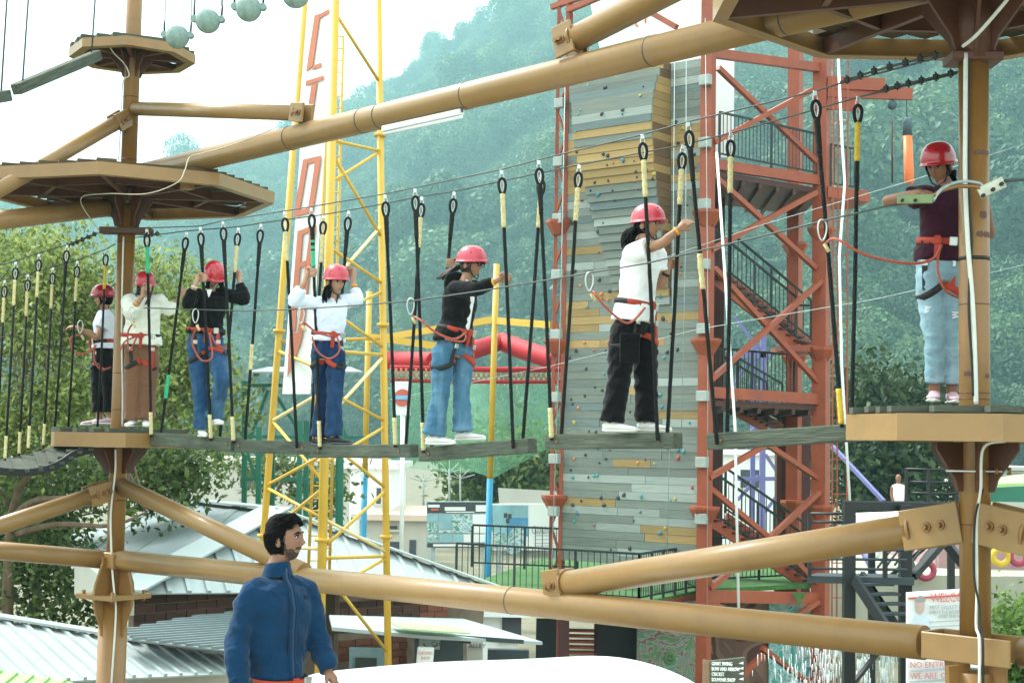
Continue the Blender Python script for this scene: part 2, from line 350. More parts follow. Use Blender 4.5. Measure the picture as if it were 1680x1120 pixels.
def platform(root, c, zbot, Rr, a0, n, rim_h, bw=.145, bt=.04, grain=0, mats=('tan_pale', 'brown_steel', 'weathered_wood'), hubz=.0, joists=True):
    # rim: n mitred channel pieces; joists from the hub; boards on top
    zt = zbot+rim_h; ov = 1.012 if Rr < 1 else .97
    ang = [R(a0)+2*math.pi*i/n for i in range(n)]
    pt = lambda r, a, z: V((c.x+r*math.cos(a), c.y+r*math.sin(a), z))
    for i in range(n):
        a, b = ang[i], ang[(i+1) % n]
        mb = MB(); ri = Rr-.055
        poly = [pt(Rr, a, zbot), pt(Rr, b, zbot), pt(ri, b, zbot), pt(ri, a, zbot)]
        mb.prism(poly, (0, 0, rim_h)); 
        q = Rr-.11
        mb.prism([pt(ri-.0005, a, zbot+.001), pt(ri-.0005, b, zbot+.001), pt(q, b, zbot+.001), pt(q, a, zbot+.001)], (0, 0, .012))
        mb.build('rim_segment', mats[0], root)
    if joists:
        for a in ang:
            MB().bar(pt(.11, a, zbot+rim_h*.5-.003), pt(Rr-.075, a, zbot+rim_h*.5-.003), .05, rim_h-.03).build('joist', mats[1], root)
        if Rr > 1:
            for i in range(n):
                MB().bar(pt(Rr*.56, ang[i], zbot+rim_h*.5), pt(Rr*.56, ang[(i+1) % n], zbot+rim_h*.5), .045, rim_h-.05).build('joist', mats[1], root)
    g = R(grain); gx = V((math.cos(g), math.sin(g), 0)); gy = V((-gx.y, gx.x, 0)); apo = Rr*1.015
    k = int(apo/bw)+1
    for i in range(-k, k+1):
        y0, y1 = i*bw-bw/2, i*bw+bw/2; lo, hi = -1e9, 1e9
        for yy in (y0*.98, y1*.98):
            l, h = 1e9, -1e9; pv = [(V((Rr*ov*math.cos(a), Rr*ov*math.sin(a), 0)).dot(gx), V((Rr*ov*math.cos(a), Rr*ov*math.sin(a), 0)).dot(gy)) for a in ang]
            for j in range(n):
                (xa, ya), (xb, yb) = pv[j], pv[(j+1) % n]
                if (ya-yy)*(yb-yy) < 0:
                    x = xa+(xb-xa)*(yy-ya)/(yb-ya); l = min(l, x); h = max(h, x)
            lo, hi = max(lo, l), min(hi, h)
        if hi-lo < .1 or hi > 1e8: continue
        zz = zt+bt/2+.003+rnd.uniform(0, .006)
        yc = (y0+y1)/2
        for (u0, u1) in ([(lo, hi)] if hi-lo < 1.2 else [(lo, (lo+hi)/2+(.25 if i % 2 else -.25)), ((lo+hi)/2+(.256 if i % 2 else -.244), hi)]):
            u0 += rnd.uniform(-.015, .012); u1 += rnd.uniform(-.012, .015)
            o_ = V((c.x, c.y, zz))
            board('deck_board', root, o_+gx*u0+gy*yc, o_+gx*u1+gy*yc, bw-.012, bt, mats[2])
def gussets(root, c, z0, z1, r0, r1, n=6, a0=20, t=.022, mat='brown_steel', name='gusset'):
    for i in range(n):
        a = R(a0)+2*math.pi*i/n; d = V((math.cos(a), math.sin(a), 0)); s_ = V((-d.y, d.x, 0))*t/2; b = V((c.x, c.y, 0))
        poly = [b+d*.06+UP*z0, b+d*r0+UP*z0, b+d*(r0+(r1-r0)*.15)+UP*(z0+(z1-z0)*.25), b+d*r1+UP*(z0+(z1-z0)*.85), b+d*r1+UP*z1, b+d*.06+UP*z1]
        MB().prism([q-s_ for q in poly], s_*2).build(name, mat, root)
# left column
root = thing('rope_course_tower', 'tan steel column with three stacked platforms, standing far left', 'tower', cl(GZ))
zf = zL(976)
MB().tube([cl(GZ), cl(zf-.03)], .155, 28).build('lower_column', 'tan_paint', root)
MB().tube([cl(zf+.02), cl(zL(340))], .096, 28).build('column', 'tan_paint', root)
MB().tube([cl(zL(300)), cl(zL(-160))], .086, 28).build('upper_column', 'tan_paint', root)
for py in (398, 612, 672, 820): MB().tube([cl(zL(py)-.004), cl(zL(py)+.004)], .0985, 28).build('weld_ring', 'brown_steel', root)
for py in (160, 205, 262): MB().tube([cl(zL(py)-.004), cl(zL(py)+.004)], .0885, 28).build('weld_ring', 'brown_steel', root)
MB().prism([cl(zf-.03)+V((math.cos(a), math.sin(a), 0))*.40 for a in [R(12)+i*math.pi/2 for i in range(4)]], (0, 0, .05)).build('flange', 'tan_pale', root)
gussets(root, CL, zf-.0301, zf-.42, .29, .17, 4, 57, .03, 'tan_paint')
gussets(root, CL, zf+.021, zf+.42, .29, .18, 4, 57, .03, 'tan_paint')
for i in range(4):
    a = R(12)+i*math.pi/2; q = cl(zf+.03)+V((math.cos(a), math.sin(a), 0))*.32
    MB().tube([q-UP*.09, q+UP*.03], .022, 6).build('bolt', 'bolt_steel', root)
platform(root, CL, zL(733), .81, -131, 6, .155, grain=38)
gussets(root, CL, zL(776), zL(734), .15, .30, 6, 15)
platform(root, CL, 4.79, 1.62, -131, 8, .13, grain=20, mats=('tan_pale', 'brown_steel', 'board_under'))
gussets(root, CL, zL(372), 4.80, .13, .27, 6, 15)
MB().tube([cl(zL(330)), cl(zL(296))], .12, 24).build('hub', 'brown_steel', root)
platform(root, CL, zL(96)-.02, .69, -126, 8, .10, grain=25, bw=.13)
gussets(root, CL, zL(127), zL(86), .10, .26, 6, 15)
MB().obox(cl(zL(918)), ux*.16, un*.13, UP*.088, .012).build('collar', 'tan_pale', root)
MB().bar(cl(zL(380))-V((.27, .06, 0)), cl(zL(380))+V((.30, -.06, 0)), .16, .07, ch=.008).build('cable_crossbar', 'brown_steel', root)
# right column
root2 = thing('rope_course_tower', 'tan steel column with two octagonal platforms, standing near right', 'tower', cr(GZ))
MB().tube([cr(zR(1080)), cr(zR(90))], .097, 32).build('column', 'tan_paint', root2)
MB().tube([cr(GZ), cr(zR(1100))], .155, 32).build('lower_column', 'tan_paint', root2)
MB().tube([cr(zR(-10)), cr(8)], .09, 32).build('upper_column', 'tan_paint', root2)
for py, nm, mt in ((425, 'tape_band', 'black_rubber'), (500, 'weld_ring', 'brown_steel'), (645, 'weld_ring', 'brown_steel'), (655, 'weld_ring', 'brown_steel'), (860, 'weld_ring', 'brown_steel')):
    h = .012 if mt == 'black_rubber' else .003
    MB().tube([cr(zR(py)-h), cr(zR(py)+h)], .0988, 32).build(nm, mt, root2)
for py, h, a0, a1 in ((615, .035, -2.6, -2.0), (618, .03, -1.15, -.7), (388, .038, -1.75, -.5), (357, .05, -1.5, -.95), (255, .03, -1.9, -.6)):       # rubbed patches
    mb = MB(); k = 12; row = []
    for j in range(k+1):
        a = lerp(a0, a1, j/k); e = h*(.55+.45*noise.noise(V((j*.9, py, 0)))) if 0 < j < k else h*.15
        d = V((math.cos(a), math.sin(a), 0))*.0985; row += [cr(zR(py)-e*(.6+.5*noise.noise(V((j*.7, 3, py))))) + d, cr(zR(py)+e)+d]
    mb.add(row, [(2*j, 2*j+2, 2*j+3, 2*j+1) for j in range(k)]); mb.build('rub_mark', 'brown_steel', root2)
platform(root2, CR, zR(722)-.012, .81, -95.6, 8, .165, grain=-2)
gussets(root2, CR, zR(806), zR(726), .13, .29, 6, -100)
platform(root2, CR, 5.10, 1.74, 158, 8, .15, grain=35, mats=('tan_pale', 'brown_steel', 'board_under'))
gussets(root2, CR, zR(88), 5.11, .14, .36, 6, -100)
MB().tube([cr(zR(100)), cr(5.2)], .125, 28).build('hub', 'brown_steel', root2)
gussets(root2, CR, zR(1088), zR(1280), .25, .17, 4, -60, .03, 'tan_paint')
for sgn in (-1, 1):
    o_ = un*(-.135*sgn); MB().obox(cr(zR(1062))+o_+ux*.0, ux*.30, un*.012, UP*.085, .006).build('collar_plate', 'tan_pale', root2)
MB().obox(cr(zR(1062))+ux*.3-un*0, ux*.012, un*.1229, UP*.085, .003).build('collar_plate', 'tan_paint', root2)
MB().bar(cr(zR(98))-V((.17, .0, 0)), cr(zR(98))+V((.16, .0, 0)), .24, .06, ch=.008).build('cable_crossbar', 'brown_steel', root2)
MB().tube([cr(zR(772))-V((.22, .12, 0)), cr(zR(772))+V((.5, -.12, 0))], .008, 8).build('tie_rod', 'steel', root2)
for i in range(3): MB().tube([cr(zR(772))+V((.08*i+.02, -.12, -.02)), cr(zR(772))+V((.08*i+.02, -.12, .025))], .014, 6).build('bolt', 'bolt_steel', root2)

def beam(label, A, B, r, brA=None, brB=None, bands=(), weld=True):
    A, B = V(A), V(B); d = (B-A).normalized(); rt = thing('beam', label, 'beam', (A if A.z < B.z else B))
    MB().tube([A, B], r, 28).build('pipe', 'tan_pale', rt)
    for t in bands: q = lerp(A, B, t); MB().tube([q-d*.005, q+d*.005], r+.0025, 28).build('strap', 'wire_steel', rt)
    for q, br, sg in ((A, brA, 1), (B, brB, -1)):
        if not br: continue
        ln, off = br[0], br[1]                                   # plate length and how far it reaches past the pipe end
        _, s_, u_ = frame(d)
        MB().tube([q+d*sg*.0, q+d*sg*.025], r+.012, 28).build('end_cap', 'tan_paint', rt)
        e = q-d*sg*off
        fr = V((s_.x, s_.y, s_.z)); 
        if fr.y > 0: fr = -fr
        pl = MB().bar(e, q+d*sg*(ln-off), .03, 2*r*1.22, up=u_, ch=.004)
        pl.v = [tuple(V(v_)+fr*(r*.8)) for v_ in pl.v]; p1_ = pl.build('bracket_plate', 'tan_pale', rt)
        pl = MB().bar(e, q+d*sg*(ln-off), .03, 2*r*1.22, up=u_, ch=.004)
        pl.v = [tuple(V(v_)-fr*(r*.8)) for v_ in pl.v]; pl.build('bracket_plate', 'tan_pale', rt)
        for k in (.36, .64):
            c_ = lerp(e, q, k) if off > .1 else lerp(e, q+d*sg*(ln-off), k)
            MB().tube([c_+fr*(r*.8+.012), c_+fr*(r*.8+.03)], .032, 16).build('washer', 'bolt_steel', p1_)
            MB().tube([c_+fr*(r*.8+.028), c_+fr*(r*.8+.062)], .019, 6).build('bolt', 'bolt_steel', p1_)
    return rt
LA, LB = cl(zL(918)), cr(zR(1062))
beam('long low tan beam running from left column to right column', lerp(LA, LB, .012), lerp(LA, LB, .965), .112, bands=(.615,))
onL = lambda px: lerp(LA, LB, ((px-840)/FPX*LA.y-LA.x)/((LB.x-LA.x)-(px-840)/FPX*(LB.y-LA.y)))
beam('low tan beam leaving the left column towards the left edge', cl(zL(918))+V((-.1, -.0, 0)), P(-120, 893, 16.2), .100)
q = onL(508); beam('tan brace sloping down from left column, behind the man in blue', cl(zL(797))+V((.07, -.05, 0)), q+UP*.06, .094, )
beam('tan brace sloping down from the left column to the left edge', cl(zL(799))+(P(-60, 882, 15.6)-cl(zL(799))).normalized()*.28, P(-60, 882, 15.6), .090, brA=(.30, .20))
q = P(905, 962, onL(905).y); A = cr(zR(853)); d_ = (A-q).normalized()
beam('tan brace rising from the long low beam to right column', q+d_*.16, A-d_*.42, .107, brA=(.18, .17), brB=(.42, .36))
A = cr(zR(853)); B = P(1760, 892, 9.2); d_ = (B-A).normalized()
beam('tan brace leaving the right column towards the right edge', A+d_*.40, B, .107, brA=(.40, .34))
A = cr(zR(1066)); beam('low tan beam leaving right column towards the right edge', A+V((.30, -.05, -.0)), P(1790, 1090, 9.3), .105)
UA, UB = cl(5.04), cr(5.26)
beam('long high tan beam rising from left column to right column', lerp(UA, UB, .01), lerp(UA, UB, .99), .118, bands=(.285, .395, .42, .535, .74, .865))
onU = lambda px: lerp(UA, UB, ((px-840)/FPX*UA.y-UA.x)/((UB.x-UA.x)-(px-840)/FPX*(UB.y-UA.y)))
A, B = cl(zL(178)), P(503, 186, onU(503).y); d_ = (B-A).normalized()
beam('short level tan brace right of the top left platform', A+d_*.12, B-d_*.12, .077, brB=(.20, .14))
beam('tan brace sloping down left from the upper left column', cl(zL(188))+(P(-20, 322, 15.3)-cl(zL(188))).normalized()*.20, P(-20, 322, 15.3), .080, brA=(.2, .13))
beam('tan beam under the large left platform leaving the left edge', cl(4.70)+V((-.2, -.1, -.02)), P(-90, 372, 15.4), .10)
B = P(928, 72, onU(928).y); A = cr(6.19); d_ = (A-B).normalized()
beam('tan brace rising off the high beam out of the top edge', B+d_*.10, A, .108, brA=(.2, .15))
MB().obox(lerp(UA, UB, .115)-UP*.20, ux*.07, un*.05, UP*.085, .006).build('saddle_block', 'tan_pale', root)
# cables clipped to the columns and wrapped round beams
def cable(name, label, pts, r, mat, cat='cable', n=6, grp=None):
    o = MB().tube(curve(pts, 6), r, n).build(name, mat, org=pts[-1]); return tag(o, label, cat, grp)
fr = V((.0, -.105, 0))
cable('cable', 'white cable running down the lower left column', [cl(zL(py))+V((dx, -.118, 0)) for py, dx in ((390, .0), (470, .005), (560, .02), (640, .05), (700, .06))], .010, 'white_cable')
cable('cable', 'white cable on the left column below the small platform', [cl(zL(py))+V((dx, -dy, 0)) for py, dx, dy in ((736, .04, .3), (775, .02, .2), (840, -.03, .13), (900, .0, .17), (935, .02, .17), (968, .06, .22), (1000, .08, .2), (1090, .06, .18), (1200, .03, .18))], .011, 'white_cable')
cable('cable', 'pale cable looping down the upper left column', [cl(zL(py))+V((dx, -dy, 0)) for py, dx, dy in ((72, -.20, .45), (95, -.15, .3), (110, -.05, .15), (128, .0, .12), (138, -.07, .1), (190, -.08, .09), (265, -.09, .09))], .008, 'white_cable')
cable('cable', 'pale cable sagging below the large left platform', [P(163, 379, 16.2), P(132, 328, 15.9), P(172, 318, 15.4), P(240, 318, 15.0), P(290, 300, 14.9), P(303, 280, 15.0), P(311, 258, 15.15), P(330, 252, 15.2), P(380, 238, 14.9), P(457, 208, 14.55)], .0055, 'beige_cable')
cable('cable', 'white cable bundle on the right column above the platform', [cr(zR(py))+V((dx, -.112, 0)) for py, dx in ((95, -.085), (200, -.088), (300, -.09), (400, -.075), (500, -.045), (600, -.03), (664, -.025))], .015, 'white_cable')
cable('cable', 'black cable beside the white bundle on the right column', [cr(zR(py))+V((dx, -.112, 0)) for py, dx in ((95, -.066), (200, -.068), (320, -.068), (400, -.05), (500, -.07), (600, -.05), (650, -.042))], .008, 'black_rubber')
cable('cable', 'white cable on the right column under the platform', [cr(zR(py))+V((dx, -dy, 0)) for py, dx, dy in ((724, -.05, .75), (735, -.05, .34), (800, -.055, .30), (850, -.05, .2), (960, -.05, .2), (1020, -.055, .2), (1040, -.055, .26), (1110, -.055, .26), (1180, -.05, .22))], .0095, 'white_cable')
cable('cable', 'black cable twisting beside the white one under the right platform', [cr(zR(py))+V((dx, -dy, 0)) for py, dx, dy in ((800, -.04, .3), (850, -.065, .21), (940, -.07, .21), (985, -.04, .21), (1030, -.035, .23), (1050, -.035, .27), (1180, -.035, .26))], .008, 'black_rubber')
cable('cable', 'pale cable hanging below the upper right platform', [P(1660, -10, 9.2), P(1640, 15, 9.25), P(1602, 58, 9.4), P(1580, 76, 9.55)], .012, 'white_cable')
# ------------------------------------------------------------------ bridge: wires, ropes, planks
cL0, cR0_ = V((CL.x, CL.y, 0)), V((CR.x, CR.y, 0))
fA, fB = cL0-un*.24, cR0_-un*.24
rA, rB = cL0+un*.24, cR0_+un*.24
pA, pB = cL0-un*.09, cR0_-un*.09
qA, qB = cL0+un*.09, cR0_+un*.09
F = lambda x, y: PV(x, y, fA, fB)
G = lambda x, y: PV(x, y, rA, rB)
def wire(label, pts, r=.006, mat='wire_steel', name='steel_wire'):
    return tag(MB().tube(pts, r, 6).build(name, mat, org=pts[0]), label, 'wire')
frontpx = [(160, 383), (241, 374), (329, 371), (366, 362), (468, 346), (511, 339), (632, 318), (681, 308), (823, 278), (884, 262), (1054, 221), (1128, 200), (1337, 150), (1379, 137), (1547, 93)]
rearpx = [(205, 392), (306, 379), (392, 372), (428, 366), (531, 352), (573, 345), (693, 322), (746, 314), (890, 283), (952, 270), (1120, 238), (1201, 208+10), (1408, 160), (1570, 121)]
wire('upper steel wire carrying the near row of black ropes', [F(*q) for q in frontpx])
wire('lower steel wire carrying the far row of black ropes', [G(*q) for q in rearpx])
safety = [(236, 505), (400, 510), (490, 507), (569, 502), (681, 493), (790, 477), (900, 459), (1060, 432), (1240, 390), (1360, 360), (1474, 334)]
cA_, cB_ = cL0-un*.40, cR0_-un*.40
SW = lambda x, y: PV(x, y, cA_, cB_)
wire('thin steel safety wire crossing in front of the climbers at chest height', [SW(*q) for q in safety], .0065)
wire('pale thin wire crossing behind the bridge at waist height', [P(640, 655, 22), P(905, 600, 20), P(1145, 540, 18), P(1440, 490, 16), P(1700, 430, 14)], .0035, 'wire_pale')
wire('pale thin wire passing behind right column at shoulder height', [P(1040, 440, 17), P(1240, 372, 15), P(1500, 295, 13), P(1700, 230, 11.5)], .0032, 'wire_pale')
wire('thin dark wire from the left column to the left edge', [P(205, 455, 16.9), P(100, 525, 16.2), P(-20, 560, 15.6)], .005)
def clamps(label, pts, n, r=.012):
    rt = thing('wire_clamp_set', label, 'clamp', pts[0])
    pts = [V(q) for q in pts]
    MB().tube(pts, .0085, 6).build('doubled_wire', 'wire_steel', rt)
    for i in range(n):
        t = (i+.5)/n*(len(pts)-1); k = int(t); q = lerp(pts[k], pts[k+1], t-k); d_, s_, u_ = frame(pts[k+1]-pts[k])
        MB().obox(q, d_*.018, s_*.016, u_*.02, .004).tube([q-u_*.03, q+u_*.034], .006, 6).build('clamp', 'black_rubber', rt)
clamps('row of dark clamps on the upper wire below the right platform', [F(1379, 135), F(1430, 118), F(1490, 102), F(1547, 89)], 7)
clamps('row of dark clamps on the lower wire beside right column', [G(1445, 148), G(1500, 135), G(1572, 118)], 6)
clamps('row of dark clamps on the wire left of left column', [P(160, 382, 16.6), P(130, 396, 16.5), P(108, 404, 16.45)], 6)
clamps('dark clamps on the wire just right of left column', [F(262, 383), F(236, 386)], 3)
def twist(mb, pts, R0, pitch=.062, seg=6, sides=4, strands=3):
    L = sum((pts[i+1]-pts[i]).length for i in range(len(pts)-1)); n = int(L/pitch*seg)
    cum = [0]
    for i in range(len(pts)-1): cum.append(cum[-1]+(pts[i+1]-pts[i]).length)
    path = []; k = 0
    for i in range(n+1):
        s_ = L*i/n
        while k < len(pts)-2 and cum[k+1] < s_: k += 1
        path.append(lerp(pts[k], pts[k+1], (s_-cum[k])/(cum[k+1]-cum[k])))
    d, a, b = frame(pts[-1]-pts[0], V((0, 1, 0)))
    for st in range(strands):
        q = []
        for i, p in enumerate(path):
            t = 2*math.pi*(i/seg+st/strands); q.append(p+(a*math.cos(t)+b*math.sin(t))*R0*.5)
        mb.tube(q, R0*.56, sides, caps=True)
    return mb
def hang_rope(label, top, bot, tape=None, foot=True, R0=.0165, mat='black_rope', foot_tape='cream_tape', scale=1.0, twisted=True, grp=None, midtape=None, knot=False):
    top, bot = V(top), V(bot); d = (bot-top).normalized(); L = (bot-top).length
    rt = thing('suspension_rope', label, 'rope', bot, grp)
    _, s_, u_ = frame(d, V((0, 1, 0)))
    sx = V((1, 0, 0)); sx = (sx-d*sx.dot(d)).normalized()
    e0 = top+d*.045*scale; el = .135*scale; ew = .034*scale
    loop = [e0+d*(el*(.5-.5*math.cos(t)))*1.0+sx*(ew*math.sin(t)*(1-.45*(.5-.5*math.cos(t)))) for t in [2*math.pi*i/22 for i in range(22)]]
    MB().tube(loop, R0*.78, 8, closed=True).build('eye_splice', mat, rt)
    loop2 = [e0+d*(.02*scale+(el-.045*scale)*(.5-.5*math.cos(t)))+sx*((ew-R0*.9)*math.sin(t)*(1-.45*(.5-.5*math.cos(t)))) for t in [2*math.pi*i/18 for i in range(18)]]
    MB().tube(loop2, .0055*scale, 6, closed=True).build('thimble', 'steel', rt)
    sh = [top+d*.03*scale+sx*math.cos(t)*.016*scale+d*math.sin(t)*.032*scale for t in [2*math.pi*i/14 for i in range(14)]]
    MB().tube(sh, .0048*scale, 6, closed=True).build('shackle', 'steel', rt)
    MB().obox(top-d*.005, d*.018*scale, s_*.014*scale, u_*.014*scale, .003).build('clamp', 'steel', rt)
    s0 = e0+d*el*.92
    mb = MB(); pts = [s0, lerp(s0, bot, .5)+V((.004, 0, 0)), bot]
    if twisted: twist(mb, pts, R0)
    else: mb.tube(pts, R0*.95, 7)
    mb.build('cord', mat, rt)
    a, b = (.0, .28)
    if tape: MB().tube([s0+d*.02*i*scale for i in range(15)], [R0*(1.22+.12*math.sin(i*2.2)) for i in range(15)], 10).build('tape', tape, rt)
    else: MB().tube([s0+d*.02*i*scale for i in range(13)], [R0*(1.38-.02*i+.08*math.sin(i*2.7)) for i in range(13)], 9).build('splice', mat, rt)
    if foot:
        MB().tube([bot-d*.02*(13-i)*scale for i in range(13)], [R0*(1.2+.12*math.sin(i*2.4)) for i in range(13)], 10).build('foot_tape', foot_tape, rt)
    if midtape:
        q = lerp(s0, bot, midtape[0]); MB().tube([q+d*.02*i*scale for i in range(14)], [R0*(1.22+.12*math.sin(i*2.1)) for i in range(14)], 10).build('tape', midtape[1], rt)
    return rt
planks = [  # left/right end px (top edge), label, name of it
    ('the right platform plank', (1158, 711), (1420, 693), 26),
    ('T-shirt climber\'s plank', (893, 712), (1105, 709), 24),
    ('hoodie climber\'s plank', (686, 734), (866, 718), 22),
    ('white shirt climber\'s plank', (507, 730), (672, 728), 20),
    ('the empty left plank', (378, 721), (512, 724), 20),
    ('sweater climber\'s plank', (244, 709), (386, 718), 21)]
LABP = ['weathered grey plank slung against the right platform', 'mossy dark plank under the climber in a white T-shirt', 'tilted mossy plank under the climber in a black hoodie', 'grey plank under the climber in a white shirt and jeans', 'grey plank just left of the white shirt climber', 'grey plank under black sweater climber, beside left platform']
PC = lambda x, y: PV(x, y, cL0-un*.06, cR0_-un*.06)
plank_me = None
for i, (nm, a, b, h) in enumerate(planks):
    qa, qb = PC(*a), PC(*b); hh = h*qa.y/FPX*1.02
    mid = (qa+qb)/2+un*.06-UP*hh/2
    d_, s_, u_ = frame(qb-qa); L = (qb-qa).length
    mb = MB().obox((0, 0, 0), (L/2, 0, 0), (0, .058, 0), (0, 0, hh/2), .008)
    o = mb.build('bridge_plank', 'plank_wood'); o.matrix_world = axes(d_, s_, u_, mid); ORG[o.name] = mid
    tag(o, LABP[i], 'plank', 'planks of the swinging bridge')
    for t_ in (-1, 1):
        MB().tube([V((t_*(L/2-.14), -.058, .0)), V((t_*(L/2-.14), -.070, 0))], .012, 6).build('bolt', 'bolt_steel', o, org=(0, 0, 0))
PF = lambda x, y: PV(x, y, pA+un*.012, pB+un*.012)
PB = lambda x, y: PV(x, y, qA-un*.012, qB-un*.012)
ropes = [ # top px, bottom px, near?, plank, end, tape, foot, midtape
    ((1337, 155), (1381, 700), 1, 0, 'right', None, 'yellow_tape', None), ((1408, 163), (1397, 694), 0, 0, 'right', 'yellow_tape', None, None),
    ((1129, 206), (1176, 728), 1, 0, 'left', None, None, (.36, 'cream_tape')), ((1199, 222), (1193, 712), 0, 0, 'left', 'cream_tape', None, None),
    ((1054, 226), (1079, 722), 1, 1, 'right', 'cream_tape', None, None), ((1120, 243), (1095, 710), 0, 1, 'right', 'cream_tape', None, None),
    ((884, 268), (905, 722), 1, 1, 'left', None, 'cream_tape', None), ((950, 275), (921, 712), 0, 1, 'left', 'cream_tape', None, None),
    ((823, 284), (842, 735), 1, 2, 'right', 'cream_tape', None, None), ((889, 288), (858, 720), 0, 2, 'right', 'cream_tape', None, None),
    ((681, 314), (695, 742), 1, 2, 'left', None, 'cream_tape', None), ((745, 319), (708, 738), 0, 2, 'left', None, None, None),
    ((632, 324), (649, 733), 1, 3, 'right', None, 'cream_tape', None), ((692, 327), (666, 729), 0, 3, 'right', 'cream_tape', None, None),
    ((511, 345), (525, 736), 1, 3, 'left', None, 'cream_tape', (.05, 'green_tape')), ((572, 350), (540, 730), 0, 3, 'left', None, None, None),
    ((467, 351), (487, 734), 1, 4, 'right', 'cream_tape', None, None), ((531, 357), (509, 728), 0, 4, 'right', 'cream_tape', None, None),
    ((366, 367), (383, 726), 1, 4, 'left', None, 'cream_tape', None), ((428, 371), (402, 722), 0, 4, 'left', None, None, (.52, 'cream_tape')),
    ((329, 376), (346, 722), 1, 5, 'right', None, 'cream_tape', None), ((391, 377), (361, 716), 0, 5, 'right', 'cream_tape', None, None),
    ((241, 379), (248, 716), 1, 5, 'left', 'green_tape', 'cream_tape', None), ((306, 384), (264, 712), 0, 5, 'left', None, None, (.68, 'green_tape'))]
TN = {None: 'black rope', 'cream_tape': 'cream-taped black rope', 'yellow_tape': 'yellow-taped black rope', 'green_tape': 'green-taped black rope'}
for (t, b, near, k, end, tp, ft, mt) in ropes:
    top = F(*t) if near else G(*t); bot = PF(*b) if near else PB(*b)
    hang_rope(f"{TN[tp or ft]} on the {'near' if near else 'far'} side of {planks[k][0]}, {end} end", top, bot, tp, bool(ft), foot_tape=ft or 'cream_tape', midtape=mt)
# ------------------------------------------------------------------ left-hand ladder bridge
lE = P(-80, 560, 15.2); lx = (V((lE.x, lE.y, 0))-cL0).normalized(); ln = V((lx.y, -lx.x, 0)); ln = ln if ln.y < 0 else -ln     # towards the camera
fP = (cL0+ln*.26, cL0+lx*3+ln*.26); bP = (cL0-ln*.26, cL0+lx*3-ln*.26)
LF = lambda x, y: PV(x, y, *fP); LG = lambda x, y: PV(x, y, *bP)
wire('upper steel wire of the left ladder bridge', [LF(160, 382), LF(110, 402), LF(64, 415), LF(26, 428), LF(-30, 444)])
wire('lower steel wire of the left ladder bridge', [LG(190, 400), LG(173, 409), LG(127, 427), LG(87, 438), LG(46, 449), LG(8, 459), LG(-30, 467)])
left = [((110, 405), (90, 700), 1, None, 'plain'), ((64, 420), (46, 738), 1, 'cream_tape', 'foot'), ((26, 433), (8, 755), 1, 'cream_tape', 'foot'), ((174, 412), (160, 700), 0, 'yellow_tape', 'plain'),
        ((127, 431), (112, 700), 0, 'cream_tape', 'plain'), ((87, 442), (71, 733), 0, 'cream_tape', 'foot'), ((46, 453), (31, 747), 0, 'cream_tape', 'foot'), ((8, 463), (-8, 760), 0, 'cream_tape', 'plain')]
ORD = ['first', 'second', 'third', 'fourth', 'fifth']
cnt = {0: 0, 1: 0}
for t, b, near, tp, ft in left:
    top = LF(*t) if near else LG(*t); bot = LF(*b) if near else LG(*b)
    hang_rope(f"{ORD[cnt[near]]} {'near' if near else 'far'} side rope of the ladder bridge, counted from left column", top, bot, tp, ft == 'foot', R0=.0135, scale=.95, twisted=False); cnt[near] += 1
rt = thing('ladder_bridge', 'sagging slatted ladder bridge with black side straps at far left', 'bridge', LF(-20, 770))
fs = [LF(152, 737), LF(110, 741), LF(72, 748), LF(40, 760), LF(0, 768), LF(-60, 772)]
bs = [LG(150, 736), LG(125, 746), LG(100, 762), LG(60, 768), LG(10, 764), LG(-50, 762)]
fs = [LF(x, y) for x, y in ((150, 738), (122, 745), (98, 760), (70, 771), (35, 775), (-10, 772), (-60, 768))]
bs = [LG(x, y) for x, y in ((150, 731), (120, 733), (92, 738), (60, 748), (25, 756), (-10, 757), (-60, 756))]
for q in (fs, bs):
    mb = MB(); c_ = curve(q, 5)
    for a, b in zip(c_, c_[1:]): mb.bar(a, b, .03, .075)
    mb.build('side_strap', 'black_rubber', rt)
fc, bc = curve(fs, 5), curve(bs, 5)
for i in range(2, len(fc)-1, 3): board('slat', rt, fc[i]+UP*.02, bc[i]+UP*.02, .16, .03, 'weathered_wood')
# ------------------------------------------------------------------ hanging buoys, logs, lamp
for i, (x, y, Y, lab) in enumerate(((291, 61, 15.5, 'lowest round grey float hanging beside the small top left platform'), (341, 35, 14.9, 'second round grey float from the top left platform'), (408, 15, 14.2, 'third round grey float, cut by the top edge'), (485, -8, 13.5, 'round grey float at the top edge above the lattice tower'))):
    c = P(x, y, Y); rt = thing('hanging_float', lab, 'float', c-UP*.12, 'row of hanging floats')
    MB().sphere(c, .122, 22, 14).build('ball', 'buoy_foam', rt)
    for sg in (-1, 1):
        e = c+V((sg*.135, 0, .02)); MB().tube([e-V((0, .03, 0)), e+V((0, .03, 0))], .034, 12).build('lug', 'buoy_foam', rt)
        MB().tube([e+UP*.02, e+UP*.14+V((sg*.005, 0, 0))], .011, 6).build('shackle', 'black_rubber', rt)
        MB().tube([e+UP*.14, e+V((0, 0, 1.6))], .008, 6).build('cord', 'white_cable' if i == 0 else 'black_rope', rt)
rt = thing('hanging_log', 'weathered square log hung by thin cords left of top platform', 'log', P(28, 150, 15.2))
a, b = P(26, 147, 15.0), P(160, 91, 16.1); d_, s_, u_ = frame(b-a)
mb = MB().obox((0, 0, 0), ((b-a).length/2, 0, 0), (0, .06, 0), (0, 0, .055), .008); o = mb.build('log', 'plank_wood', rt, org=(0, 0, 0)); o.matrix_local = axes(d_, s_, u_, (a+b)/2-ORG[rt.name])
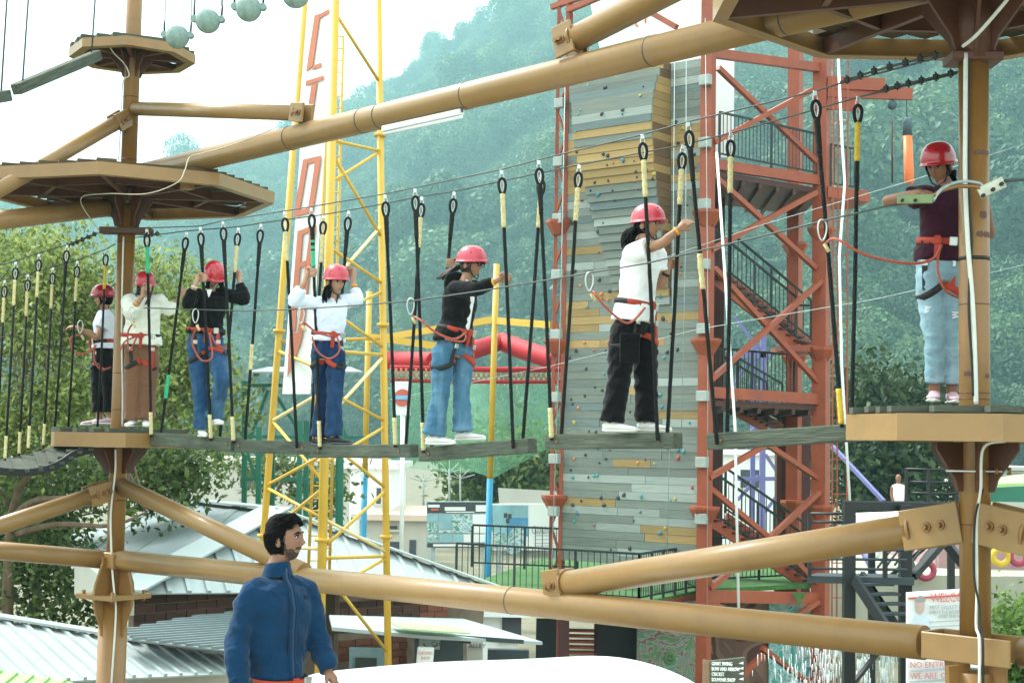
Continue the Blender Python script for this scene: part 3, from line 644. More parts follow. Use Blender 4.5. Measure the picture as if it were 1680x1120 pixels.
for (x, y, Y) in ((37, 128, 15.08), (150, 84, 16.0)):
    q = P(x, y+8, Y); MB().tube([q, q+V((.04, 0, 1.4))], .009, 6).build('cord', 'purple_cord' if 'purple_cord' in M else 'wire_steel', rt)
rt = thing('hanging_log', 'short end of a grey log cut by the left edge', 'log', P(-6, 165, 14.6))
a, b = P(13, 157, 14.8), P(-70, 172, 14.2); d_, s_, u_ = frame(b-a); MB().bar(a, b, .11, .11, ch=.008).build('log', 'plank_wood', rt)
q = P(2, 150, 14.7); MB().tube([q, q+V((.03, 0, 1.4))], .009, 6).build('cord', 'wire_steel', rt)
pmat('lamp_white', (.8, .85, .85), .3, var=.03, bump=0)
rt = thing('tube_lamp', 'white tube lamp slung under the long high beam', 'lamp', P(695, 205, 13.4))
a, b = P(630, 212, onU(630).y-.02), P(758, 184, onU(758).y-.02); MB().bar(a, b, .07, .05, ch=.006).build('housing', 'lamp_white', rt)
MB().tube([a-UP*.04, b-UP*.04], .016, 10).build('tube', 'lamp_white', rt)
for q, px in ((a, 633), (b, 752)): MB().bar(q, V((q.x, q.y, onU(px).z-.1)), .02, .02, up=V((0, 1, 0))).build('hanger', 'wire_steel', rt)
# cable end plates at the right column
rt = thing('cable_plate', 'dark green bolted cable plate in front of the maroon top climber', 'plate', P(1500, 330, 9.5))
MB().bar(P(1472, 327, 9.45), P(1531, 326, 9.35), .02, .058, ch=.004).build('plate', 'plate_green', rt)
for x in (1478, 1499, 1521): q = P(x, 330, 9.42); MB().tube([q-V((0, .02, 0)), q-V((0, .045, 0))], .011, 6).build('bolt', 'black_rubber', rt)
rt = thing('cable_plate', 'pale bolted cable plate sticking out right of right column', 'plate', P(1630, 310, 9.4))
MB().bar(P(1606, 318, 9.5), P(1648, 298, 9.45), .02, .075, ch=.004).build('plate', 'plate_pale', rt)
for x, y in ((1611, 322), (1627, 312), (1641, 303)): q = P(x, y, 9.46); MB().tube([q-V((0, .01, 0)), q-V((0, .04, 0))], .013, 6).build('bolt', 'black_rubber', rt)
tag(MB().tube([P(1531, 322, 9.4), P(1545, 312, 9.45), P(1570, 305, 9.5), P(1600, 306, 9.5), P(1612, 312, 9.5)], .014, 8).build('cable_sling', 'bolt_steel', org=P(1570, 305, 9.5)), 'rusty cable sling round right column between two plates', 'cable')
tag(MB().tube(curve([P(1531, 330, 9.4), P(1545, 310, 9.42), P(1575, 298, 9.5), P(1605, 300, 9.5), P(1612, 305, 9.5)], 4), .010, 8).build('cable_sling', 'wire_pale', org=P(1570, 300, 9.5)), 'pale cable sling looped round right column above the rusty one', 'cable')
tag(MB().tube([P(1648, 297, 9.45), P(1690, 294, 9.3)], .010, 8).build('steel_wire', 'wire_steel', org=P(1660, 297, 9.4)), 'thick dark wire leaving the pale plate at the right edge', 'wire')
# ------------------------------------------------------------------ background structures
pmat('red_steel', (.30, .062, .022), .5, var=.15, scale=2.5, bump=.05, bscale=20, dirt=(.15, .04, .025), dirt_amt=.5, dscale=1.5)
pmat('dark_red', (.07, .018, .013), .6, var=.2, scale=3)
pmat('green_rail', (.007, .017, .015), .5, var=.2, scale=10, bump=0)
pmat('grey_board', (.165, .195, .172), .85, var=.28, scale=3, bump=.25, bscale=10, dirt=(.30, .24, .12), dirt_amt=.5, dscale=1.6, stretch=(1.2, 6, 6), rand=.13)
pmat('pale_board', (.29, .33, .30), .85, var=.22, scale=3, bump=.25, bscale=10, dirt=(.22, .25, .22), dirt_amt=.5, dscale=2, stretch=(1.2, 6, 6), rand=.12)
pmat('ochre_board', (.36, .235, .085), .8, var=.25, scale=3, bump=.25, bscale=10, dirt=(.17, .17, .12), dirt_amt=.8, dscale=1.5, stretch=(1.2, 6, 6), rand=.22)
pmat('slate_board', (.13, .17, .165), .85, var=.25, scale=3, bump=.25, bscale=10, stretch=(1.2, 6, 6), rand=.15)
pmat('brown_board', (.15, .085, .038), .8, var=.3, scale=3, bump=.25, bscale=10, dirt=(.12, .1, .07), dirt_amt=.6, stretch=(1.2, 6, 6), rand=.2)
pmat('block_grey', (.32, .36, .33), .8, var=.15)
pmat('turf', (.045, .13, .028), .95, var=.35, scale=6, bump=.5, bscale=60)
pmat('white_board', (.82, .85, .83), .6, var=.03, scale=.8, bump=0)
pmat('yellow_paint', (.62, .38, .04), .45, var=.10, scale=2, bump=.03, dirt=(.55, .36, .12), dirt_amt=.4, dscale=1.2)
pmat('yellow_pale', (.80, .62, .30), .5, var=.08, scale=2)
pmat('green_paint', (.012, .14, .085), .5, var=.15, scale=2)
pmat('blue_paint', (.03, .30, .50), .5, var=.12, scale=2)
pmat('purple_paint', (.15, .15, .36), .5, var=.12, scale=2)
pmat('black_steel', (.007, .009, .010), .45, var=.2, scale=3, bump=0)
pmat('dark_bluegrey', (.03, .045, .05), .5, var=.2, scale=3, bump=0)
pmat('letter_red', (.62, .12, .05), .7, var=.08, bump=0)
pmat('banner_red', (.50, .17, .10), .8, var=.12, scale=2, bump=0)
pmat('print_dark', (.06, .07, .08), .7, var=.15, bump=0)
pmat('print_grey', (.35, .42, .43), .7, var=.2, bump=0)
pmat('print_cyan', (.28, .50, .55), .7, var=.3, scale=1.2, bump=0)
pmat('print_blue', (.10, .32, .55), .7, var=.3, scale=1.2, bump=0)
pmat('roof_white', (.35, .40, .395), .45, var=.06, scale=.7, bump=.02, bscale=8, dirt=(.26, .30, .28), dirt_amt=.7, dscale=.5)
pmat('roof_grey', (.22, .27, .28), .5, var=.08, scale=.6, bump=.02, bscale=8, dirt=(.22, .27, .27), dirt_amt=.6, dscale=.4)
pmat('roof_green', (.34, .55, .22), .4, var=.1, scale=.8)
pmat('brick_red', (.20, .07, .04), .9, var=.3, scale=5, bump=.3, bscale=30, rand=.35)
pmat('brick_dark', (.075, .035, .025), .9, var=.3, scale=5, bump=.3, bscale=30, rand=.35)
pmat('mortar', (.20, .15, .11), .95, var=.2)
pmat('door_blue', (.22, .33, .36), .6, var=.1)
pmat('glass_dark', (.02, .03, .03), .1, var=.1, bump=0)
pmat('stucco', (.50, .49, .43), .9, var=.08, scale=1, bump=.1, dirt=(.45, .42, .36), dscale=.4)
pmat('stucco_pink', (.66, .52, .42), .9, var=.08, scale=1, bump=.1)
pmat('net_red', (.40, .12, .06), .8, bump=0)
pmat('inflate_red', (.40, .010, .018), .7, var=.1, scale=1, bump=.1, bscale=3)
pmat('net_green', (.25, .62, .38), .9, var=.1, bump=0)
pmat('tyre_yellow', (.65, .45, .03), .6); pmat('tyre_red', (.35, .04, .08), .6); pmat('tyre_white', (.75, .78, .78), .6)
pmat('hill_bark', (.16, .11, .07), .95, var=.3, scale=8, bump=.6, bscale=20, stretch=(1, 1, .3))
pmat('orange_bag', (.72, .17, .04), .5, var=.1); pmat('bag_dark', (.05, .09, .11), .6)
def multi(name, cols, scale, dist=2.5, rough=.8):                 # painted mural: many flat colours in swirls
    m = bpy.data.materials.new(name); m.use_nodes = True; N = m.node_tree.nodes; L = m.node_tree.links; b = N['Principled BSDF']; b.inputs['Roughness'].default_value = rough
    tc = N.new('ShaderNodeTexCoord'); n_ = N.new('ShaderNodeTexNoise'); n_.inputs['Scale'].default_value = scale; n_.inputs['Detail'].default_value = 2.5; n_.inputs['Distortion'].default_value = dist
    L.new(tc.outputs['Object'], n_.inputs['Vector']); r = N.new('ShaderNodeValToRGB'); r.color_ramp.interpolation = 'CONSTANT'; e = r.color_ramp.elements
    while len(e) < len(cols): e.new(.5)
    for i, c in enumerate(cols): e[i].position = .3+.42*i/len(cols); e[i].color = (*c, 1)
    L.new(n_.outputs['Fac'], r.inputs[0]); L.new(r.outputs[0], b.inputs['Base Color']); M[name] = m
multi('mural_green', [(.16, .20, .12), (.10, .28, .10), (.28, .30, .26), (.22, .12, .10), (.30, .34, .30), (.12, .30, .16), (.34, .32, .10), (.20, .24, .26)], 1.6)
multi('mural_teal', [(.35, .60, .55), (.08, .45, .38), (.50, .68, .66), (.20, .55, .50), (.60, .72, .70), (.10, .38, .42), (.55, .70, .70)], 1.3)
multi('mural_face', [(.10, .05, .035), (.20, .11, .075), (.28, .17, .12), (.12, .055, .04), (.32, .22, .17), (.16, .08, .055)], .9, 1.2)
multi('photo_print', [(.20, .38, .36), (.45, .62, .60), (.12, .30, .22), (.55, .68, .66), (.25, .45, .55), (.62, .70, .66), (.18, .30, .34)], 2.2, 1.5)
def text(s_, size, o, X, Z, mat, parent, name='lettering', align='LEFT', ext=.004, squeeze=1.0):
    cu = bpy.data.curves.new('t', 'FONT'); cu.body = s_; cu.size = size; cu.align_x = align; cu.extrude = ext; cu.resolution_u = 2
    ob = bpy.data.objects.new('t', cu); COL.objects.link(ob); dg = bpy.context.evaluated_depsgraph_get()
    me = bpy.data.meshes.new_from_object(ob.evaluated_get(dg)); bpy.data.objects.remove(ob); bpy.data.curves.remove(cu)
    me.materials.clear(); me.materials.append(M[mat]); X = V(X).normalized(); Z = V(Z).normalized(); N_ = X.cross(Z)
    return place(me, name, parent, axes(X*squeeze, Z, N_, o))
BAL = {}
def railing(root, A, B, h=1.0, sp=.14, mat='green_rail', post=1.6, rail=.045, bal=.018, low=.1, name='railing', balu=True):
    A, B = V(A), V(B); d = B-A; L = math.hypot(d.x, d.y); mb = MB()
    mb.bar(A+UP*h, B+UP*h, rail, rail); mb.bar(A+UP*low, B+UP*low, rail*.8, rail*.8)
    k = max(1, round(L/post))
    for i in range(k+1): q = lerp(A, B, i/k); mb.bar(q, q+UP*(h-rail/2), rail*1.25, rail*1.25, up=V((0, 1, 0)))
    rl = mb.build(name, mat, root)
    if balu:
        n_ = int(L/sp); key = mat
        if key not in BAL:
            m_ = MB().box((0, 0, .5), 1, 1, 1); me = bpy.data.meshes.new('baluster'); me.from_pydata(m_.v, [], m_.f); me.materials.append(M[mat]); BAL[key] = me
        for i in range(1, n_):
            q = lerp(A, B, i/n_)+UP*low
            place(BAL[key], 'baluster', rl, axes(V((bal, 0, 0)), V((0, bal, 0)), V((0, 0, h-low-.01)), q))
    return rl
# ---- climbing tower
kK, kL, kR, kB = P(1158, 600, 32.5), P(915, 600, 35.0), P(1347, 600, 34.7), P(1303, 600, 37.4)
flat = lambda q, z: V((q.x, q.y, z))
zK = lambda py: P(1158, py, 32.5).z
T = thing('climbing_tower', 'tall red steel tower with grey plank climbing wall and stairs', 'tower', flat(kK, GZ))
ztop = 13.5
for q, wd in ((kK, .25), (kR, .33), (kB, .3)): MB().bar(flat(q, GZ), flat(q, ztop), wd, wd, up=V((.6, 1, 0))).build('leg', 'red_steel', T)
wdir = (flat(kK, 0)-flat(kL, 0)); WL = wdir.length; wdir.normalize(); wn = V((wdir.y, -wdir.x, 0)); wn = wn if wn.y < 0 else -wn
lg = MB(); a_, b_ = flat(kL, 0)-wdir*.12, flat(kL, 0)+wdir*.14
for q in (a_, b_, (a_+b_)/2-wn*.3): lg.bar(q+UP*GZ, q+UP*ztop, .085, .085, up=V((0, 1, 0)))
z = GZ
while z < ztop-.7: lg.bar(a_+UP*z, b_+UP*(z+.6), .045, .045); lg.bar(b_+UP*(z+.6), a_+UP*(z+1.2), .045, .045); z += 1.2
lg.build('leg', 'red_steel', T)
for py in (350, 560, 835):
    for q in (kK, kR, kB, kL):
        z = zK(py)+(0 if q is not kL else .1); MB().loft([[flat(q, z+dz)+V((math.cos(R(45*j)), math.sin(R(45*j)), 0))*r_ for j in range(8)] for dz, r_ in ((-.28, .17), (-.06, .30), (0, .33), (.06, .33), (.07, .19))], False).build('leg_collar', 'red_steel', T)
for py in (135, 237, 337, 435, 540, 650, 758, 850):
    for q, dx in ((kK, .05), (kL, .1)): MB().obox(flat(q, zK(py))+wn*.2+wdir*dx, wdir*.13, wn*.07, UP*.11, .01).build('wall_block', 'block_grey', T)
zw0, zw1 = zK(936), zK(93); pitch = .178; rows = int((zw1-zw0)/pitch)
def hitu(px, py): q = PV(px, py, kL, kK); return (flat(q, 0)-flat(kL, 0)).dot(wdir)
def wprof(py): return ipl([(95, .0), (112, .28), (135, .52), (165, .70), (205, .78), (260, .72), (330, .55), (420, .28), (500, .03), (505, 0)], py)
MB().obox(flat(kL, (zw0+zw1)/2)+wdir*WL/2-wn*.12, wdir*(WL/2-.15), wn*.04, UP*(zw1-zw0)/2).build('wall_backing', 'slate_board', T)
U0, U1 = .18, WL-.12; rr = random.Random(11)
def pick(py, side=0):
    x = rr.random()
    o_ = .06+.20*(480 < py < 570)+.20*(790 < py < 890)+.55*(215 < py < 300)*(1-side)+.1*(330 < py < 420)
    if side: o_ = .25
    if x < o_: return 'ochre_board'
    if side and x < .85: return 'brown_board'
    if x < o_+.17: return 'pale_board'
    if x < o_+.20: return 'slate_board'
    if side and x < o_+.7: return 'brown_board'
    return 'grey_board'
wallpt = lambda u, z, w_: flat(kL, z)+wdir*u+wn*(w_-.04)
for i in range(rows):
    z = zw0+(i+.5)*pitch; py = proj(flat(kK, z)-wdir*1.5)[1]; wv = wprof(py)
    segs = []
    if wv > .012:
        ul = hitu(ipl([(95, 940), (170, 968), (240, 974), (480, 1012)], py), py); ur = hitu(1100, py)
        segs = [(U0, ul, 0), (ur, U1, 0), (ul, ur, wv)]
    else: segs = [(U0, U1, 0)]
    for (a, b, w_) in segs:
        if b-a < .05: continue
        n_ = 1 if (w_ > 0 or b-a < 1.3) else rr.choice((2, 2, 3)); cuts = sorted([a+(b-a)*(k+rr.uniform(-.25, .25))/n_ for k in range(1, n_)]); cs = [a]+cuts+[b]
        for u0, u1 in zip(cs, cs[1:]):
            pr = rr.uniform(0, .010); m_ = pick(py)
            board('plank', T, wallpt(u0+.004, z, w_+pr), wallpt(u1-.004, z, w_+pr), .05, pitch-.006, m_)
        if w_ > .03:
            board('plank', T, wallpt(b-.03, z, .0), wallpt(b-.03, z, w_-.03), .04, pitch-.008, pick(py, 1)); board('plank', T, wallpt(a+.03, z, .0), wallpt(a+.03, z, w_-.03), .04, pitch-.008, 'grey_board')
HC = []
for nm, c in (('hold_red', (.35, .05, .05)), ('hold_blue', (.03, .16, .22)), ('hold_black', (.03, .035, .04)), ('hold_yellow', (.35, .32, .06)), ('hold_orange', (.5, .18, .05)), ('hold_teal', (.05, .25, .25))):
    pmat(nm, c, .6, bump=0); mb = MB().loft([[V((math.cos(t)*r_*(1+.25*math.sin(3*t)), h, math.sin(t)*r_*.8)) for t in [2*math.pi*j/8 for j in range(8)]] for r_, h in ((.075, .0), (.07, -.03), (.035, -.055))])
    me = bpy.data.meshes.new('hold'); me.from_pydata(mb.v, [], mb.f); me.materials.append(M[nm]); HC.append(me)
for i in range(190):
    u = rr.uniform(U0+.15, U1-.15); z = rr.uniform(zw0+.2, zw1-.15); py = proj(flat(kK, z)-wdir*1.5)[1]; wv = wprof(py); q = wallpt(u, z, .028)
    if wv > .012 and hitu(ipl([(95, 940), (170, 968), (240, 974), (480, 1012)], py), py) < u < hitu(1100, py): q = wallpt(u, z, wv+.028)
    s_ = rr.uniform(.35, .8); a = rr.uniform(0, 6.28)
    X = wdir*math.cos(a)+UP*math.sin(a); Z = -wdir*math.sin(a)+UP*math.cos(a)
    place(rr.choice(HC+[HC[2]]*4), 'hold', T, axes(X*s_, -wn*s_, Z*s_, q))
def fb(x0, y0, x1, y1, w_=.11, mat='red_steel', off=0, nm='brace'):
    a, b = PV(x0, y0, kK, kR), PV(x1, y1, kK, kR); MB().bar(a+V((0, off, 0)), b+V((0, off, 0)), w_, w_).build(nm, mat, T)
for i, q in enumerate([(1178, 112, 1338, 265), (1170, 236, 1330, 150), (1165, 283, 1338, 440), (1337, 317, 1166, 411), (1172, 440, 1346, 632), (1346, 461, 1164, 624), (1257, 728, 1346, 787), (1162, 783, 1257, 728), (1164, 800, 1262, 882), (1342, 806, 1258, 884), (1290, 905, 1346, 962), (1163, 963, 1215, 922), (1163, 985, 1200, 1005), (1340, 985, 1290, 1018), (1250, 1062, 1330, 1122), (1200, 1120, 1250, 1072)]):
    fb(*q, off=-.14 if i % 2 else -.02)
for y0, y1, w_ in ((86, 112, .2), (268, 297, .22), (643, 655, .24), (977, 981, .26)): a, b = PV(1160, y0, kK, kR), PV(1347, y1, kK, kR); MB().bar(a, b, .16, w_).build('girder', 'red_steel', T)
MB().bar(flat(kL, zK(62)), flat(kK, zK(62)), .16, .22).build('girder', 'red_steel', T)
for a, b in (((905, 12), (1000, -20)), ((925, 78), (1060, -10)), ((1045, 8), (1110, 45)), ((930, 18), (985, -5))):
    MB().bar(PV(*a, kL, kK), PV(*b, kL, kK), .12, .12).build('brace', 'red_steel', T)
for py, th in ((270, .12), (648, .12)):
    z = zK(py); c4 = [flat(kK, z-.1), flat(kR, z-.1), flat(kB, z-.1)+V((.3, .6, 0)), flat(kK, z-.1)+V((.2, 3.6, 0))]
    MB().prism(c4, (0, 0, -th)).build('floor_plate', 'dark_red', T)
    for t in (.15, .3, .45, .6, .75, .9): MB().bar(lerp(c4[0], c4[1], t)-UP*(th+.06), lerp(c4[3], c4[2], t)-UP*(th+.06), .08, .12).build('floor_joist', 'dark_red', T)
zf1 = zK(268); A, B = flat(kK, zf1+.12)+V((.25, .0, 0)), flat(kR, zf1+.12); railing(T, A, lerp(A, B, .98), 1.0, .12)
railing(T, flat(kR, zf1+.1)+V((.2, 0, -.2)), flat(kR, zf1-.1)+V((.95, .5, 0)), 1.0, .12)
MB().prism([flat(kR, zf1-.1)+V((.1, -.2, 0)), flat(kR, zf1-.1)+V((1.2, .4, 0)), flat(kR, zf1-.1)+V((1.0, 1.6, 0)), flat(kR, zf1-.1)+V((.1, 1.6, 0))], (0, 0, -.25)).build('balcony', 'red_steel', T)
zf2 = zK(648); railing(T, flat(kK, zf2+.1)+V((.2, 1.2, 0)), flat(kR, zf2+.1)+V((-.4, 1.2, 0)), 1.0, .14)
def stair(x0, y0, x1, y1, dep, n_=11, side=.9):
    a, b = PV(x0, y0, kK, kR)+V((0, dep, 0)), PV(x1, y1, kK, kR)+V((0, dep, 0)); back = V((.55, .8, 0))*side
    for q in (0, 1): MB().bar(a+back*q, b+back*q, .06, .24).build('stringer', 'red_steel', T)
    for i in range(n_): q = lerp(a, b, (i+.5)/n_); MB().bar(q+UP*.03, q+back+UP*.03, .24, .04).build('step', 'dark_red', T)
    railing(T, a+UP*.1, b+UP*.1, 1.0, .13); railing(T, a+back+UP*.1, b+back+UP*.1, 1.0, .26)
stair(1172, 450, 1312, 563, .5); stair(1166, 853, 1330, 962, .6); stair(1290, 700, 1210, 655, 2.6, 8)
zl = PV(1320, 563, kK, kR); MB().box(zl+V((.15, .9, -.1)), 1.3, 1.4, .14).build('landing', 'red_steel', T); railing(T, zl+V((-.1, 1.5, 0)), zl+V((.6, 1.5, 0)), 1.0, .14)
zl = PV(1166, 445, kK, kR); MB().box(zl+V((.0, 1.0, -.05)), .9, 1.4, .14).build('landing', 'dark_red', T)
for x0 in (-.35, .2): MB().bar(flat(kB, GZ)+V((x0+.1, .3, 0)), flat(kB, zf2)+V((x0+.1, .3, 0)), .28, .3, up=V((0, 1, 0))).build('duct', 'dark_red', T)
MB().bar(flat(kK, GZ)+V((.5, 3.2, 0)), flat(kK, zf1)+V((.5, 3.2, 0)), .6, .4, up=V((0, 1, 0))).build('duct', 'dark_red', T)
mast = MB(); c = P(1378, 600, 33.5)
for dx, dy in ((-.16, 0), (.16, 0), (0, .25)): mast.bar(flat(c, GZ)+V((dx, dy, 0)), flat(c, ztop)+V((dx, dy, 0)), .03, .03, up=V((0, 1, 0)))
z = GZ
while z < ztop: mast.bar(flat(c, z)+V((-.16, 0, 0)), flat(c, z)+V((.16, 0, 0)), .02, .02); z += .75
mast.build('cable_mast', 'red_steel', T)
for y0, x1, w_ in ((138, 1452, .14), (153, 1497, .12), (172, 1410, .12)): MB().bar(P(1358, y0-2, 34.5), P(x1, y0+2, 34.2), .14, w_+.14).build('arm', 'red_steel', T)
o = MB().obox(P(1187, 150, 36), (.25, 0, 0), (0, .03, 0), (0, 0, 1.6)).build('white_screen', 'white_board', org=P(1187, 260, 36)); tag(o, 'tall plain white screen behind the red tower stairs', 'screen')
o = thing('sign_board', 'faded white board with reversed red letters above climbing wall', 'sign', P(1020, 60, 36.5))
MB().bar(P(975, 38, 36.5), P(1068, 14, 36.2), .04, 1.3).build('board', 'white_board', o)
text('Y JUMUL', .33, P(1066, 38, 36.1), P(985, 50, 36.4)-P(1066, 38, 36.1), UP, 'letter_red', o); text('[949', .26, P(1064, 22, 36.1), P(985, 40, 36.4)-P(1066, 28, 36.1), UP, 'letter_red', o)
tag(MB().obox(P(1118, 30, 39), (1.0, 0, 0), (0, .05, 0), (0, 0, 1.4)).build('white_screen', 'white_board', org=P(1118, 60, 39)), 'broad white screen at the top of red tower', 'screen')
for lab, pts_ in (('long straight white pipe in front of the red stairs', [P(1176, 250, 31), P(1190, 460, 31), P(1206, 700, 31), P(1212, 1010, 31)]), ('bent white pipe right of the red tower', [P(1375, 90, 31), P(1382, 240, 31), P(1386, 300, 31), P(1377, 420, 31), P(1381, 600, 31), P(1395, 835, 31)])):
    tag(MB().tube(pts_, .028, 8).build('white_pipe', 'white_board', org=pts_[-1]), lab, 'pipe')
o = thing('punching_bag', 'orange punching bag with dark top hanging right of tower', 'punching bag', P(1490, 304, 34.3))
a, b = P(1488, 192, 34.3), P(1492, 303, 34.3); MB().loft([[lerp(a, b, t)+V((math.cos(j*.5236), math.sin(j*.5236), 0))*r_ for j in range(12)] for t, r_ in ((.27, .105), (.95, .115), (.985, .09), (1, .04))][::-1]).build('body', 'orange_bag', o)
MB().loft([[lerp(a, b, t)+V((math.cos(j*.5236), math.sin(j*.5236), 0))*r_ for j in range(12)] for t, r_ in ((0, .02), (.05, .09), (.08, .108), (.28, .108))][::-1]).build('top_wrap', 'bag_dark', o); MB().tube([a, P(1487, 158, 34.3)], .012, 6).build('cord', 'wire_steel', o)
o = thing('hanging_ball', 'small dark ball hanging under the red arms', 'ball', P(1463, 180, 34.3)); MB().sphere(P(1464, 173, 34.3), .11, 14, 9).build('ball', 'bag_dark', o); MB().tube([P(1464, 168, 34.3), P(1462, 142, 34.3)], .012, 6).build('cord', 'wire_steel', o)
tag(MB().tube([P(1463, 200, 34.3), P(1464, 300, 34.3)], .02, 6).build('hanging_rope', 'dark_red', org=P(1464, 300, 34.3)), 'thin dark red rope hanging left of orange bag', 'rope')
for i, (x, y0, y1, x1) in enumerate(((1107, 90, 930, 1094), (1157, 30, 1005, 1160), (1126, 90, 700, 1118), (928, 100, 930, 905))):
    tag(MB().tube([P(x, y0, 32), P((x+x1)/2+3, (y0+y1)/2, 32), P(x1, y1, 32)], .008, 5).build('climbing_rope', 'wire_pale', org=P(x1, y1, 32)), ['thin pale rope hanging down the middle of the climbing wall', 'pale rope along the corner leg of red tower', 'short pale rope right of the wall bulge', 'pale rope on left leg of the climbing wall'][i], 'rope')
# ---- deck in front of the climbing wall
zd = -1.0
D1, D2, D3 = PZ(748, 965, zd), PZ(1048, 988, zd), PZ(1143, 968, zd); D4 = D3+V((3.2, 3.0, 0)); D5 = D1+V((2.0, 3.2, 0))
o = thing('viewing_deck', 'railed steel deck with green turf below the climbing wall', 'deck', (D2.x, D2.y, GZ))
MB().prism([D1, D2, D3, D4+V((0, 6, 0)), D5+V((0, 6, 0))], (0, 0, -.06)).build('turf', 'turf', o)
MB().prism([q-UP*.062 for q in (D1, D2, D3, D4+V((0, 6, 0)), D5+V((0, 6, 0)))], (0, 0, -.22)).build('slab', 'red_steel', o)
railing(o, D1, D2, .98, .145, post=1.45); railing(o, D2, D3, .98, .12, post=.7); railing(o, D1+V((.3, 1.6, .35)), D1+V((2.7, 1.4, .3)), .95, .16)
A, B = flat(kK, zK(968)), flat(kR, zK(970)); railing(o, A+V((.1, 1.6, 0)), B+V((.2, 1.6, 0)), 1.0, .13)
MB().prism([A+V((0, .1, .02)), B+V((0, .1, .02)), B+V((1, 6, .02)), A+V((0, 6, .02))], (0, 0, -.1)).build('turf', 'turf', o)
MB().prism([P(1300, 972, 33.9), P(1322, 972, 33.9), P(1312, 992, 33.85)], (0, .03, 0)).build('turf_flap', 'turf', o)
MB().bar(P(925, 1010, 32.5), P(925, 1140, 32.5), .22, .3, up=V((0, 1, 0))).build('post', 'dark_red', o)
for q in (.25, .6): MB().bar(flat(lerp(D1, D2, q), GZ)+V((0, .4, 0)), flat(lerp(D1, D2, q), zd-.28)+V((0, .4, 0)), .2, .2, up=V((0, 1, 0))).build('post', 'red_steel', o)
o = thing('stairs', 'maroon open stairs under the viewing deck', 'stairs', P(952, 1150, 33.5))
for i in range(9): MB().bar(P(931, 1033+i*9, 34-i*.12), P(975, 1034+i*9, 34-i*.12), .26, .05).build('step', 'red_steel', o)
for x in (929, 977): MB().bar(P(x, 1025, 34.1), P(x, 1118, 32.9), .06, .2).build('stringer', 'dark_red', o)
def mural(label, x0, x1, y0, y1, Y, mat, nm='mural_wall'):
    a, b = P(x0, y0, Y), P(x1, y0, Y); h = a.z-GZ
    return tag(MB().obox(V(((a.x+b.x)/2, Y+.1, (a.z+GZ)/2)), ((b.x-a.x)/2, 0, 0), (0, .1, 0), (0, 0, h/2)).build(nm, mat, org=(a.x, Y, GZ)), label, 'wall')
mural('graffiti wall of green and grey swirls under the deck', 1046, 1148, 985, 1120, 33.4, 'mural_green')
mural('painted wall with brown swirling face shapes below the red girder', 1166, 1262, 985, 1120, 35.2, 'mural_face')
mural('turquoise painted wall between the red tower legs', 1262, 1346, 985, 1120, 35.1, 'mural_teal'); mural('black sheet for the shade under the deck, left of the green graffiti', 978, 1046, 1020, 1120, 34.6, 'black_steel', 'shade_panel')  # the black sheet paints in the darkness under the deck
mural('dark sheet for the shade under the deck, beside the maroon post', 880, 915, 1015, 1120, 34.2, 'dark_bluegrey', 'shade_panel')  # another dark sheet, its colour standing for the deck's shade
o = thing('smiley_painting', 'green smiling face painted on the graffiti wall', 'painting', P(1099, 1085, 33.3)); pmat('smile_green', (.12, .26, .08), .7, bump=0)
c = P(1099, 1078, 33.36); MB().tube([c, c-V((0, .03, 0))], .12, 20).build('disc', 'smile_green', o)
for dx in (-.05, .05): MB().obox(c+V((dx*.7, -.04, .035)), (.013, 0, 0), (0, .01, 0), (0, 0, .028)).build('eye', 'print_dark', o)
MB().tube([c+V((.062*math.cos(t), -.04, .062*math.sin(t))) for t in [math.pi*1.1+.8*math.pi*i/8 for i in range(9)]], .012, 5).build('mouth', 'print_dark', o)
# ---- yellow lattice tower and banner
o = Y_ = thing('lattice_tower', 'yellow three-legged lattice mast with red lettered banner', 'tower', P(530, 1120, 18.6))
legs = [((503, -40), (426, 960), 19.5), ((551, -60), (526, 1010), 18.2), ((620, -40), (637, 1100), 19.2)]
LG_ = []
for (a, b, Y) in legs:
    p0, p1 = P(*a, Y), P(*b, Y); p1 = lerp(p0, p1, 1+(p1.z-GZ)/(p0.z-p1.z)); LG_.append((p0, p1)); MB().tube([p0, p1], .044 if Y > 18.5 else .056, 16).build('leg', 'yellow_paint', Y_)
def leg_at(i, py):
    p0, p1 = LG_[i]; y0, y1 = proj(p0)[1], proj(p1)[1]
    lo, hi = 0., 1.
    for _ in range(30):
        m_ = (lo+hi)/2
        if proj(lerp(p0, p1, m_))[1] < py: lo = m_
        else: hi = m_
    return lerp(p0, p1, lo)
for i, pys in ((0, (543, 878)), (1, (205, 545, 885)), (2, (222, 533, 880))):
    for py in pys: q = leg_at(i, py); MB().tube([q-UP*.02, q+UP*.02], .08 if i != 1 else .095, 16).build('flange', 'yellow_paint', Y_)
br = [(1, 20, 2, 135), (1, 230, 2, 248), (2, 248, 1, 300), (1, 250, 2, 390), (2, 370, 1, 470), (1, 405, 2, 465), (2, 478, 1, 520), (1, 505, 2, 570), (1, 575, 2, 582), (2, 585, 1, 690), (1, 640, 2, 690), (2, 700, 1, 760), (1, 720, 2, 800), (2, 805, 1, 900), (1, 850, 2, 905), (1, 915, 2, 912), (2, 915, 1, 975), (1, 930, 2, 1070), (0, 575, 1, 610), (0, 690, 1, 640), (0, 690, 1, 790), (0, 795, 1, 745), (0, 800, 1, 850), (1, 800, 0, 880), (0, 895, 1, 900), (0, 560, 2, 555), (0, 200, 2, 180)]
for k, (i, a, j, b) in enumerate(br): MB().tube([leg_at(i, a), leg_at(j, b)], .021, 8).build('brace', 'yellow_pale' if k % 5 == 4 else 'yellow_paint', Y_)
